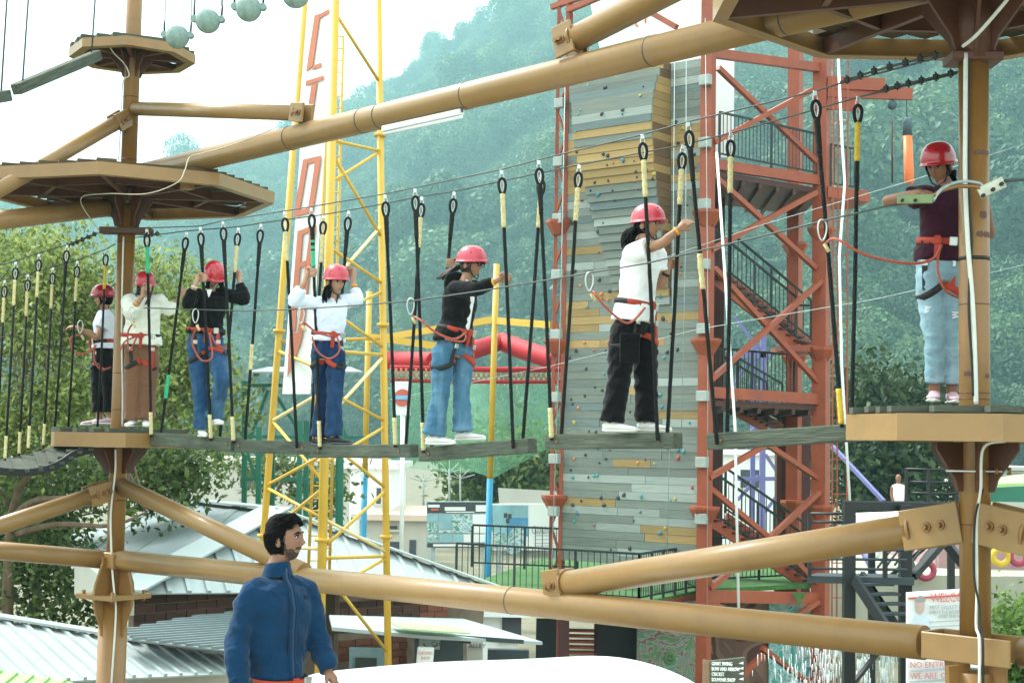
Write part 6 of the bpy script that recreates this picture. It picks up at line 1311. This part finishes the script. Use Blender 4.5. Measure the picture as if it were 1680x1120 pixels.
        for i in range(1700):
            t = r_.uniform(0, 6.283); z = r_.uniform(-.05, .125); f_ = math.sqrt(max(.02, 1-((z-.03)/.105)**2)); x, y = .078*math.cos(t)*f_, -.018+.092*math.sin(t)*f_
            if y > .015+.85*max(0, z-.02): continue
            b_ = H(x, y, z); nn = (hx*x+hy*(y+.02)+hz*(z-.02)).normalized(); fl_ = (hy*.9+hz*.12+hx*(.35*math.sin(x*60+z*40)+r_.gauss(0, .15))) if z > .05 else (hz*-.75+hy*-.35+hx*r_.gauss(0, .1))
            e1 = b_+nn*.007*k+fl_*.016*k; e2 = e1+fl_*.020*k-nn*.005*k; hb.tube([b_, e1, e2], [.0042*k, .0034*k, .0008*k], 4)
    hb.build('hair', hm, root)
    # ---- helmet
    if S_.get('helmet'):
        hm_ = MB(); rows_ = []; H0 = H; H1 = lambda x, y, z: H0(x, y, z+.024)
        for i in range(13):
            ph = R(4+(92-4)*i/12); z = .018+.128*math.cos(ph) if ph < R(90) else .012; rr_ = math.sin(ph)**.82
            rows_.append([H1(.113*rr_*math.cos(t), .0+.137*rr_*math.sin(t)+(.006 if math.sin(t) > 0 else 0), z-(.010*math.cos(t)**2 if i > 10 else 0)) for t in [2*math.pi*j/36 for j in range(36)]])
        for dr, dz in ((.008, -.004), (.009, -.012), (-.004, -.014), (-.010, .03)):
            rows_.append([H1((.113+dr)*math.cos(t), (.137+dr)*math.sin(t)+(.006 if math.sin(t) > 0 else 0)+(.012*max(0, math.sin(t))**3 if dr > 0 else 0), .012+dz-.010*math.cos(t)**2) for t in [2*math.pi*j/36 for j in range(36)]])
        hm_.loft(rows_, caps=True); he = hm_.build('helmet', S_['helmet'], root)
        for t, z in ((.35, .075), (1.15, .10), (2.0, .10), (2.8, .075), (3.9, .09), (5.5, .09)):
            f_ = math.sqrt(max(0, 1-((z-.018)/.128)**2))**.82; c_ = H1(.114*f_*math.cos(t), .139*f_*math.sin(t)+.004, z); nn = (c_-H(0, 0, .0)).normalized(); MB().tube([c_-nn*.003, c_+nn*.0025], .006*k, 8).build('vent', 'black_rubber', he)
        MB().tube([H(-.072, .035, .02), H(-.068, .03, -.05), H(-.045, .05, -.10), H(0, .068, -.122), H(.045, .05, -.10), H(.068, .03, -.05), H(.072, .035, .02)], .0062*k, 6).build('chin_strap', 'web_black', he)
        for sg in (-1, 1): MB().tube([H(sg*.078, -.05, .01), H(sg*.070, .0, -.055), H(sg*.066, .03, -.055)], .0055*k, 6).build('side_strap', 'web_black', he)
        if S_.get('strap_end'): a = H(0, .06, -.125); MB().bar(a, a+V(S_['strap_end']), .02, .005).build('strap_end', 'web_black', he)
    # ---- trousers and shoes
    tm = S_['trouser']; mb = MB()
    hw = S_.get('hipw', .165)*k
    mb.loft([ring(c, tx, ty, rx, ry) for c, rx, ry in ((pel-tz*.085, hw*.80, .10*k), (pel-tz*.03, hw*1.0, .118*k), (pel+tz*.05, hw*.97, .114*k), (lerp(pel, wai, .8), hw*.80, .098*k))])
    for Lg in S_['legs']:
        hp_, kn, an = Lg['_p']; rr_ = Lg.get('r', (.092, .075, .068, .085)); hem = Lg.get('hem', 0); end = lerp(kn, an, 1)+(an-kn).normalized()*hem
        c_ = curve([lerp(hp_, pel, .22)+tz*.02, hp_, lerp(hp_, kn, .5), kn, lerp(kn, end, .5), end], 4); n_ = len(c_)
        mb.tube(c_, [k*ipl([(0, rr_[0]*.95), (.2, rr_[0]), (.4, (rr_[0]+rr_[1])/2+.004), (.6, rr_[1]), (.8, rr_[2]), (1, rr_[3])], i/(n_-1)) for i in range(n_)], 16)
    add_mesh(fuse(mb, .0095, 3, S_.get('tfold', .017), S_['seed'], (15, 42)), 'trousers', tm, root)
    if S_.get('show_feet', True):
        for Lg in S_['legs']: shoe(root, Lg['_p'][2]+V((0, 0, Lg.get('lift', 0))), Lg['dir'], Lg.get('up', (0, 0, 1)), S_['shoe'], S_['sole'])
    # ---- top
    E = S_.get('ease', .02); mb = MB(); low = J(S_['hem']); hemw = S_.get('hemw', hw+.02); ch = S_.get('chestw', .148)*k
    mb.loft([ring(c, tx, ty, rx, ry) for c, rx, ry in ((low, hemw, .118*k+E), (lerp(low, wai, .5), hemw*.97, .116*k+E), (wai, S_.get('waistw', .125)*k+E, .093*k+E), (lerp(wai, che, .5), (ch+.128*k)/2+E, .10*k+E), (che, ch+E, .108*k+E), (lerp(che, sho, .6), ch*1.0+E, .09*k+E*.7), (sho-tz*.022, ch*.80+E*.5, .068*k+E*.3), (sho+tz*.012, .070*k, .058*k))])
    for A in arms:
        s0, el, wr = A['_p']; sr = A.get('sr', (.070, .062, .050)); kind = S_.get('sleeve', 'long')
        if kind == 'long':
            e2 = lerp(el, wr, A.get('cuff', .93)); c_ = curve([lerp(s0, sho, .45)-tz*.01, s0, lerp(s0, el, .55), el, lerp(el, e2, .5), e2], 4); n_ = len(c_); mb.tube(c_, [k*ipl([(0, .062), (.2, sr[0]), (.45, sr[0]*.93), (.6, sr[1]), (.85, sr[1]*.9), (1, sr[2])], i/(n_-1)) for i in range(n_)], 16)
        elif kind == 'short':
            e2 = lerp(s0, el, S_.get('slen', .62)); mb.tube(curve([lerp(s0, sho, .45)-tz*.01, s0, lerp(s0, e2, .6), e2], 4), [k*r2 for r2 in (.06, .063, .066, .07, .074, .074, .074, .075, .075, .076, .078, .08, .082)], 16)
    tp = add_mesh(fuse(mb, S_.get('tvox', .0095), 3, S_.get('fold', .013), S_['seed']+50, S_.get('foldk', (16, 46))), 'top', S_['top'], root); root_parts = {'top': tp}
    # ---- harness
    if S_.get('harness', True):
        hn = MB(); bc = J(S_['belt']); bt = S_.get('btilt', 0); bz = (tz+ty*.08+tx*bt).normalized(); bx = (tx-bz*tx.dot(bz)).normalized(); by = (ty-bz*ty.dot(bz)).normalized()
        tb_ = max(0, min(1, (wai-bc).dot(tz)/max(.01, (wai-low).dot(tz)))); brx, bry = S_.get('beltw', lerp(S_.get('waistw', .125)*k+E, hemw, tb_)+.004), lerp(.093*k, .118*k, tb_)+E+.004
        ha = band(hn, bc, bx, by, bz, brx, bry, .042, .009, lambda a: 1 if math.sin(a*2+.6) > .35 else 0).build('harness', ['web_red', 'web_black'], root)
        for Lg in S_['legs']:
            hp_, kn, an = Lg['_p']; c_ = lerp(hp_, kn, .20); ld = (kn-hp_).normalized(); out = (hp_-pel); out = (out-ld*out.dot(ld)).normalized(); lz_ = (-ld+out*.55).normalized(); lx_ = (out-lz_*out.dot(lz_)).normalized(); ly_ = lz_.cross(lx_); r0 = Lg.get('r', (.092,))[0]*k*.97
            band(MB(), c_, lx_, ly_, lz_, r0, r0*1.02, .045, .01, lambda a: 1 if math.sin(a+1.0) > .2 else 0).build('leg_loop', ['web_red', 'web_black'], ha)
            a = bc+bx*(brx*.62*(1 if (hp_-pel).dot(bx) > 0 else -1))+by*bry*.85; b = c_+(by*.9+bx*.2*(1 if (hp_-pel).dot(bx) > 0 else -1)).normalized()*r0*1.02; MB().bar(a, b, .036, .01, up=by).build('riser', 'web_black' if Lg is S_['legs'][0] else 'web_red', ha); MB().obox(lerp(a, b, .45)+by*.012, bx*.024, by*.006, bz*.02, .003).build('buckle', 'alloy', ha)
        f0 = bc+by*(bry+.012); MB().bar(f0+bz*.035+by*.01, f0-bz*.12+by*.005, .034, .016, up=by).build('tie_loop', 'web_red', ha)
        MB().obox(f0+by*.012, bx*.03, by*.012, bz*.024, .005).build('knot', 'web_red', ha); MB().obox(f0+bx*.10-by*.012, bx*.026, by*.008, bz*.03, .004).build('buckle', 'alloy', ha)
        lp = S_.get('loop')
        if lp: MB().tube(curve([J(q) for q in lp], 6), .0085, 8).build('rope_loop', 'lanyard_rope', ha)
        ly = S_.get('lanyard')
        if ly:
            pts_ = [J(q) for q in ly[:-1]]; cb = SW(*ly[-1]) if len(ly[-1]) == 2 else J(ly[-1]); la = MB().tube(curve(pts_+[cb-UP*.14+V((.03, 0, 0))], 6), .0095, 8).build('lanyard', 'lanyard_rope', root)
            MB().tube([cb-UP*.055+V((math.cos(t)*(.029+.006*math.sin(t)), 0, math.sin(t)*.070)) for t in [2*math.pi*i/22 for i in range(22)]], .006, 8, closed=True).build('carabiner', 'alloy', la); MB().tube([cb-UP*.145+V((.015, 0, 0)), cb-UP*.20+V((.045, 0, 0))], .013, 8).build('end_sleeve', 'cream_tape', la)
    for (i, frac, mt) in S_.get('wristband', []): s0, el, wr = arms[i]['_p']; d = (wr-el).normalized(); q = lerp(el, wr, frac); MB().tube([q-d*.010, q+d*.010], .034*k, 14).build('wristband', mt, root)
    return root, J, H, dict(tx=tx, ty=ty, tz=tz, hx=hx, hy=hy, hz=hz, parts=root_parts, pel=pel, wai=wai, che=che, sho=sho, low=low, k=k)
def yat(px): return PV(px, 600, cL0, cR0_).y
CLR = {}
# climber in white T-shirt
Yt = yat(1045)
R1 = person(dict(label='person in white T-shirt and black cargo trousers reaching for a rope', Y=Yt, base=P(1040, 712, Yt), yaw=58, seed=1, head=(1063, 367), hyaw=58, hpitch=2, neck=(1054, 397), collar=(1050, 403), chest=(1050, 440), waist=(1045, 485), pelvis=(1038, 530), hem=(1039, 528), belt=(1042, 498), skin='skin_warm', helmet='helmet_pink',
    arms=[dict(sh=(1036, 416, -.14), el=(1086, 399, -.34), wr=(1114, 376, -.36), tip=(1137, 356, -.30), n=(-.3, -1, .5), curl=.35), dict(sh=(1078, 416, .14), el=(1084, 470, .12), wr=(1094, 446, .10), grip=(1107, 432, .14), ax=(-.1, 0, 1))],
    legs=[dict(hip=(1022, 545, -.07), knee=(1016, 620, -.06), ankle=(1004, 690, -.04), dir=(1, -.45, 0), r=(.100, .092, .090, .095), hem=.01), dict(hip=(1056, 545, .08), knee=(1060, 620, .06), ankle=(1060, 690, .04), dir=(1, -.35, 0), r=(.100, .092, .088, .092), hem=.01)],
    trouser='black_twill', top='white_cotton', sleeve='short', slen=.55, ease=.03, hemw=.205, shoe='shoe_white', sole='sole_white', hipw=.17, waistw=.14,
    locks=[dict(px=[(1045, 375, .03), (1034, 385, .02), (1028, 405, 0)], n=26, sp=.03, wav=.022, r=.017)], lanyard=[(1058, 505, -.24), (1030, 530, -.34), (995, 505, -.4), (975, 480, -.4), (967, 450)], wristband=[(0, .86, 'wrist_orange'), (1, .8, 'web_black')]))
# climber in black hoodie
Yh = yat(745)
R2 = person(dict(label='person in black hoodie, glasses and flared blue jeans on tilted plank', Y=Yh, base=P(742, 730, Yh), yaw=60, seed=2, head=(773, 432), hyaw=62, hpitch=-2, neck=(764, 458), collar=(759, 464), chest=(754, 495), waist=(750, 530), pelvis=(743, 566), hem=(741, 562), belt=(747, 541), skin='skin_warm', helmet='helmet_pink', hairmat='hair_brown',
    arms=[dict(sh=(747, 474, -.15), el=(782, 474, -.34), wr=(812, 462, -.36), grip=(829, 457, -.36), ax=(.05, 0, 1), sr=(.072, .060, .046), cuff=.86), dict(sh=(778, 472, .14), el=(760, 475, .30), wr=(744, 452, .36), grip=(741, 432, .34), ax=(0, 0, 1), flip=-1, sr=(.07, .06, .05))],
    legs=[dict(hip=(727, 582, -.08), knee=(722, 650, -.06), ankle=(712, 713, -.04), dir=(1, -.4, .02), r=(.100, .078, .085, .108), hem=.0), dict(hip=(760, 580, .08), knee=(757, 642, .04), ankle=(759, 707, .04), dir=(1, -.25, .06), r=(.098, .076, .078, .100), hem=0)],
    trouser='denim_blue', top='black_hood', ease=.028, hemw=.20, waistw=.13, hipw=.165, shoe='shoe_white', sole='sole_white', locks=[dict(px=[(752, 437, .06), (738, 445, .05), (727, 455, .04)], n=24, sp=.022, wav=.014, r=.016)],
    lanyard=[(765, 545, -.24), (745, 556, -.34), (715, 545, -.4), (690, 525, -.4), (674, 492)], loop=[(765, 545, -.22), (760, 560, -.26), (730, 556, -.26)], wristband=[(0, .90, 'wrist_orange')]))
# climber in white shirt
Yb = yat(540)
R3 = person(dict(label='person in white long-sleeved shirt and dark blue jeans holding two ropes', Y=Yb, base=P(540, 730, Yb), yaw=28, seed=3, head=(551, 460), hyaw=38, hpitch=-6, neck=(546, 486), collar=(543, 491), chest=(541, 515), waist=(539, 545), pelvis=(537, 574), hem=(537, 560), belt=(538, 548), skin='skin_light', helmet='helmet_pink', strap_end=(-.02, -.02, -.10),
    arms=[dict(sh=(518, 497, -.08), el=(483, 493, -.22), wr=(499, 464, -.28), grip=(511, 447, -.30), ax=(0, 0, 1), sr=(.068, .066, .05), cuff=.72), dict(sh=(566, 494, .08), el=(587, 492, .14), wr=(580, 464, .20), grip=(573, 446, .24), ax=(0, 0, 1), flip=-1, sr=(.068, .06, .05), cuff=.62)],
    legs=[dict(hip=(552, 584, -.06), knee=(549, 648, -.08), ankle=(547, 714, -.06), dir=(1, -.45, 0), r=(.090, .074, .076, .086)), dict(hip=(525, 584, .05), knee=(530, 650, .06), ankle=(523, 716, .04), dir=(.8, -.6, 0), r=(.090, .072, .074, .084))],
    trouser='denim_dark', top='blue_white', ease=.018, waistw=.12, hipw=.15, shoe='shoe_black', sole='sole_grey', locks=[dict(px=[(537, 470, -.05), (533, 485, -.06), (531, 500, -.08)], n=16, sp=.02, wav=.012, r=.014), dict(px=[(541, 478, -.10), (536, 492, -.12)], n=8, sp=.012, r=.012)],
    lanyard=[(545, 552, -.2), (520, 545, -.3), (500, 530, -.3), (494, 508)], loop=[(553, 552, -.2), (557, 575, -.24), (540, 588, -.26), (520, 575, -.24), (512, 552, -.2)], wristband=[(1, .78, 'wrist_orange')]))
# climber in black sweater
Ys = yat(345)
R4 = person(dict(label='person in black sweater and blue jeans looking down at one raised foot', Y=Ys, base=P(338, 712, Ys), yaw=12, seed=4, head=(350, 452), hyaw=22, hpitch=-34, hroll=6, neck=(344, 474), collar=(343, 479), chest=(342, 505), waist=(339, 535), pelvis=(337, 562), hem=(337, 548), belt=(338, 541), skin='skin_light', helmet='helmet_red',
    arms=[dict(sh=(320, 484, -.06), el=(308, 498, -.24), wr=(320, 468, -.28), grip=(332, 456, -.26), ax=(.03, 0, 1), sr=(.074, .066, .05), cuff=.78), dict(sh=(367, 483, .06), el=(401, 491, .05), wr=(393, 464, .12), grip=(388, 450, .22), ax=(-.05, 0, 1), flip=-1, sr=(.074, .066, .048), cuff=.90)],
    legs=[dict(hip=(324, 572, -.02), knee=(329, 640, -.02), ankle=(331, 703, .0), dir=(.35, -1, 0), r=(.108, .086, .078, .092)), dict(hip=(353, 572, -.03), knee=(364, 624, -.22), ankle=(352, 684, -.06), dir=(.6, -1, .05), r=(.106, .086, .076, .088))],
    trouser='denim_mid', top='black_knit', ease=.026, waistw=.14, hipw=.185, chestw=.155, shoe='shoe_white', sole='sole_white', locks=[dict(px=[(341, 462, -.07), (339, 474, -.09)], n=8, sp=.012, r=.012), dict(px=[(362, 462, -.05), (366, 478, -.06), (369, 484, -.05)], n=14, sp=.014, r=.013)],
    lanyard=[(343, 545, -.24), (348, 585, -.3), (330, 590, -.32), (315, 560, -.34), (321, 509)], loop=[(345, 545, -.22), (355, 565, -.26), (373, 572, -.22)], wristband=[(0, .92, 'stucco_pink')]))
# climber in white blouse
Yw = yat(232)+.05
R5 = person(dict(label='person in loose white blouse and wide brown trousers beside left column', Y=Yw, base=P(232, 698, Yw), yaw=14, seed=5, head=(238, 467), hyaw=14, hpitch=-14, neck=(236, 486), collar=(236, 490), chest=(235, 512), waist=(233, 545), pelvis=(232, 576), hem=(232, 566), belt=(231, 550), skin='skin_light', helmet='helmet_red', hairmat='hair_brown',
    arms=[dict(sh=(211, 494, -.05), el=(214, 512, -.24), wr=(233, 487, -.38), grip=(241, 472, -.40), ax=(0, 0, 1), sr=(.082, .085, .055), cuff=.50), dict(sh=(260, 493, .04), el=(277, 508, .05), wr=(294, 490, .12), grip=(301, 479, .18), ax=(-.1, 0, 1), flip=-1, sr=(.08, .075, .05), cuff=.55)],
    legs=[dict(hip=(220, 588, -.02), knee=(219, 640, -.04), ankle=(219, 688, -.04), dir=(-.1, -1, 0), r=(.105, .098, .098, .108)), dict(hip=(246, 588, .0), knee=(242, 640, .0), ankle=(239, 688, -.03), dir=(.3, -1, 0), r=(.105, .096, .096, .104))],
    trouser='brown_satin', tfold=.005, top='white_blouse', ease=.045, fold=.018, hemw=.225, waistw=.15, hipw=.185, shoe='shoe_white', sole='sole_white', locks=[dict(px=[(228, 470, -.06), (226, 484, -.06)], n=8, sp=.012, r=.013), dict(px=[(248, 468, -.06), (245, 486, -.1), (241, 500, -.14)], n=12, sp=.014, r=.012)],
    lanyard=[(225, 552, -.24), (212, 575, -.3), (210, 545, -.32), (216, 506)], loop=[(225, 552, -.2), (205, 560, -.2), (196, 578, -.2)], wristband=[(0, .62, 'wrist_orange')]))
# climber in profile behind the left column
Yl = 17.25
R6 = person(dict(label='person in pale shirt and black trousers facing left behind left column', Y=Yl, base=P(166, 697, Yl), yaw=-72, seed=6, head=(170, 488), hyaw=-78, hpitch=0, neck=(173, 507), collar=(173, 511), chest=(172, 530), waist=(171, 555), pelvis=(170, 584), hem=(170, 572), belt=(170, 560), skin='skin_warm', helmet='helmet_deep',
    arms=[dict(sh=(176, 519, -.14), el=(160, 552, -.22), wr=(132, 541, -.25), tip=(118, 534, -.25), n=(0, -.3, 1), curl=.6), dict(sh=(168, 518, .14), el=(168, 545, .2), wr=(185, 540, .1), tip=(196, 538, .0), n=(0, -.3, 1))],
    legs=[dict(hip=(176, 592, -.06), knee=(180, 640, -.04), ankle=(182, 684, -.02), dir=(-1, -.3, 0), r=(.088, .082, .08, .084), hem=-.06), dict(hip=(163, 592, .06), knee=(161, 640, .04), ankle=(163, 686, .02), dir=(-1, -.35, 0), r=(.088, .082, .08, .084), hem=-.07)],
    trouser='black_twill', top='blue_white', sleeve='short', slen=.6, ease=.022, hipw=.15, shoe='shoe_pink', sole='sole_white', locks=[dict(px=[(176, 492, 0), (177, 506, 0)], n=10, sp=.014, r=.014)],
    lanyard=[(158, 566, -.25), (145, 578, -.3), (122, 578, -.32), (116, 555, -.32), (132, 528, -.3)], loop=[(155, 566, -.22), (155, 590, -.26), (165, 606, -.26), (182, 602, -.22)]))
# climber hugging the right column
Yr = 10.12
R7 = person(dict(label='person in maroon top and pale ripped jeans behind right column', Y=Yr, base=P(1545, 658, Yr), yaw=-22, seed=7, head=(1541, 270), hyaw=-40, hpitch=-16, neck=(1550, 302), collar=(1551, 308), chest=(1549, 345), waist=(1544, 392), pelvis=(1541, 442), hem=(1541, 430), belt=(1542, 397), skin='skin_deep', helmet='helmet_deep',
    arms=[dict(sh=(1516, 322, -.02), el=(1456, 330, -.14), wr=(1498, 318, -.40), tip=(1522, 314, -.50), n=(0, -.4, 1), curl=.4), dict(sh=(1588, 322, .05), el=(1622, 385, -.02), wr=(1618, 335, -.22), tip=(1600, 318, -.30), n=(0, -.5, .8), curl=.5, fat=1.05)],
    legs=[dict(hip=(1524, 460, -.02), knee=(1533, 548, -.03), ankle=(1533, 640, -.0), dir=(-.35, -1, 0), r=(.092, .074, .062, .064), hem=-.05), dict(hip=(1560, 460, .0), knee=(1561, 548, .0), ankle=(1562, 642, .02), dir=(-.1, -1, 0), r=(.092, .074, .062, .064), hem=-.05)],
    trouser='denim_light', top='maroon', sleeve='short', slen=.34, ease=.012, waistw=.125, hipw=.155, shoe='shoe_pink', sole='sole_white', locks=[dict(px=[(1562, 280, .02), (1567, 298, .03)], n=10, sp=.012, r=.013)],
    lanyard=[(1545, 402, -.18), (1530, 425, -.22), (1490, 432, -.3), (1420, 418, -.5), (1372, 392, -.5), (1349, 364)], loop=[(1543, 402, -.18), (1538, 440, -.22), (1550, 475, -.22), (1572, 488, -.16)]))
# man below in blue fleece
Ym = 8.4
mb_ = P(455, 1120, Ym)
R8 = person(dict(label='man in blue zip fleece jacket looking up towards the climbers', Y=Ym, base=V((mb_.x, Ym, 0)), yaw=48, seed=8, head=(470, 884), hyaw=74, hpitch=7, neck=(452, 926), collar=(453, 946), chest=(456, 990), waist=(452, 1062), pelvis=(448, 1120), hem=(450, 1108), belt=(450, 1112), skin='skin_man', beard=1, k=1.03, vox=.0055,
    arms=[dict(sh=(413, 975, -.13), el=(387, 1055, -.16), wr=(394, 1128, -.24), tip=(402, 1155, -.28), n=(-1, 0, 0), sr=(.072, .068, .052), cuff=.96), dict(sh=(503, 972, .11), el=(521, 1045, .10), wr=(539, 1102, .0), tip=(552, 1122, -.05), n=(1, -.4, 0), sr=(.072, .065, .050), cuff=.97)],
    legs=[dict(hip=(425, 1150, -.04), knee=(422, 1250, -.05), ankle=(420, 1345, 0), dir=(.6, -.8, 0)), dict(hip=(475, 1150, .05), knee=(478, 1250, .03), ankle=(480, 1345, .05), dir=(.6, -.8, 0))],
    trouser='dark_trouser', top='fleece_blue', ease=.036, chestw=.172, waistw=.148, hemw=.165, hipw=.165, fold=.025, foldk=(11, 30), shoe='shoe_black', sole='sole_grey', w=1.1, beltw=.17))
# ---- jacket, hoodie and small clothing pieces
rt, J, H, B_ = R8
tx, ty, tz = B_['tx'], B_['ty'], B_['tz']
nk = B_['sho']+tz*.03+ty*.0
col = MB(); rows_ = []
for z, rx, ry in ((-.03, .092, .084), (.015, .076, .074), (.042, .070, .072), (.048, .065, .067), (.01, .066, .066)): rows_.append([nk+tz*(z+.012*math.sin(t))+tx*(rx*math.cos(t))+ty*(ry*math.sin(t)+.008) for t in [2*math.pi*j/28 for j in range(28)]])
col.loft(rows_, caps=False).build('collar', 'fleece_blue', B_['parts']['top'])
fz = lambda t: lerp(B_['low'], B_['sho'], t)+ty*ipl([(0, .163), (.25, .150), (.45, .152), (.7, .160), (.9, .132), (1, .090), (1.12, .082)], t)
MB().tube([fz(t/20)+UP*0 for t in range(0, 23)], .0055, 6).build('zip', 'zip_metal', B_['parts']['top'])
for sg in (-1, 1): MB().tube([fz(t/20)+tx*sg*.014-ty*.003 for t in range(0, 22)], .010, 6).build('placket', 'fleece_blue', B_['parts']['top'])
c = fz(.78)+tx*.11-ty*.022; text('//', .035, c, -tx, tz, 'dark_trouser', B_['parts']['top'], 'chest_logo')
rt, J, H, B_ = R2                                                            # hood, open front, glasses
tx, ty, tz = B_['tx'], B_['ty'], B_['tz']
hd = MB(); c = B_['sho']-ty*.085+tz*.01
hd.loft([[c+tx*(.115*r_*math.cos(t))+ty*(.055*r_*math.sin(t)-.01)+tz*(z+.03*math.sin(t)) for t in [2*math.pi*j/20 for j in range(20)]] for z, r_ in ((-.13, .3), (-.10, .75), (-.04, 1), (.02, 1.05), (.05, .95), (.04, .7))]).build('hood', 'black_hood', B_['parts']['top'])
fz = lambda t: lerp(B_['low'], B_['sho'], t)+ty*ipl([(0, .150), (.25, .145), (.5, .142), (.75, .142), (.93, .105), (1, .072), (1.08, .06)], t)
sh_ = MB(); vs = []
for i in range(18): t = .12+.93*i/17; w_ = ipl([(.12, .035), (.6, .03), (1.05, .045)], t); vs += [fz(t)-tx*w_-ty*.012, fz(t)+ty*.006, fz(t)+tx*w_-ty*.012]
sh_.add(vs, [(3*i+j, 3*i+j+1, 3*i+j+4, 3*i+j+3) for i in range(17) for j in (0, 1)], True).build('shirt_front', 'white_cotton', rt)
gl = MB()
for sg in (-1, 1):
    c = H(sg*.032, .100, .004); gl.tube([c+(B_['hx']*math.cos(t)*.025+B_['hz']*math.sin(t)*.019) for t in [2*math.pi*i/18 for i in range(18)]], .0042, 6, closed=True); gl.tube([H(sg*.057, .097, .010), H(sg*.074, .05, .010), H(sg*.077, .0, .0)], .0036, 6)
gl.tube([H(-.008, .103, .008), H(.008, .103, .008)], .0024, 6).build('glasses', 'black_rubber', rt)
rt, J, H, B_ = R4
MB().prism([H(0, .06, -.14)+q for q in (V((0, 0, 0)),)]*1 if 0 else [B_['sho']+B_['ty']*.088+B_['tx']*x+B_['tz']*z for x, z in ((-.03, .02), (.03, .02), (.0, -.075))], B_['ty']*.012).build('shirt_front', 'white_cotton', rt)
rt, J, H, B_ = R7                                                            # rips in the pale jeans
for x, y, d_ in ((1524, 503, -.10), (1569, 512, -.10)):
    for i in range(5): a = J((x-7+i % 2*2, y+i*2.4, d_)); MB().tube([a, a+V((.05-.01*(i % 3), 0, .002*i))], .0034, 5).build('ripped_thread', 'white_cotton', rt)
rt, J, H, B_ = R1                                                            # cargo pocket and shirt print
cp = J((1033, 572, -.165)); MB().obox(cp, V((.075, .02, 0)), V((-.004, .012, 0)), V((0, 0, .11)), .008).build('cargo_pocket', 'black_twill', rt)
MB().obox(cp+V((.002, -.014, .09)), V((.078, .02, 0)), V((-.003, .009, 0)), V((0, 0, .028)), .006).build('pocket_flap', 'black_twill', rt)
# far small figure on the right terrace
pz = P(1474, 820, 52)
fp = thing('person', 'tiny distant person in white above the black stair frame', 'person', pz-UP*.9)
mb = MB(); c = pz+UP*.35
mb.loft([ring(c+UP*z, V((1, 0, 0)), V((0, 1, 0)), rx, ry, 12) for z, rx, ry in ((-1.25, .10, .09), (-.6, .15, .11), (-.3, .17, .12), (.0, .16, .11), (.12, .22, .11), (.2, .07, .06), (.28, .06, .06), (.33, .085, .1), (.43, .095, .11), (.52, .05, .06))])
for sg in (-1, 1): mb.tube([c+V((sg*.21, 0, .1)), c+V((sg*.25, 0, -.18)), c+V((sg*.2, -.1, -.42))], [.06, .05, .04], 8)
add_mesh(fuse(mb, .03, 1), 'body', 'skin_deep', fp); mb = MB().loft([ring(c+UP*z, V((1, 0, 0)), V((0, 1, 0)), rx, ry, 14) for z, rx, ry in ((-.5, .20, .15), (-.2, .2, .15), (.05, .21, .14), (.15, .22, .12), (.2, .08, .07))]); mb.build('shirt', 'white_cotton', fp)
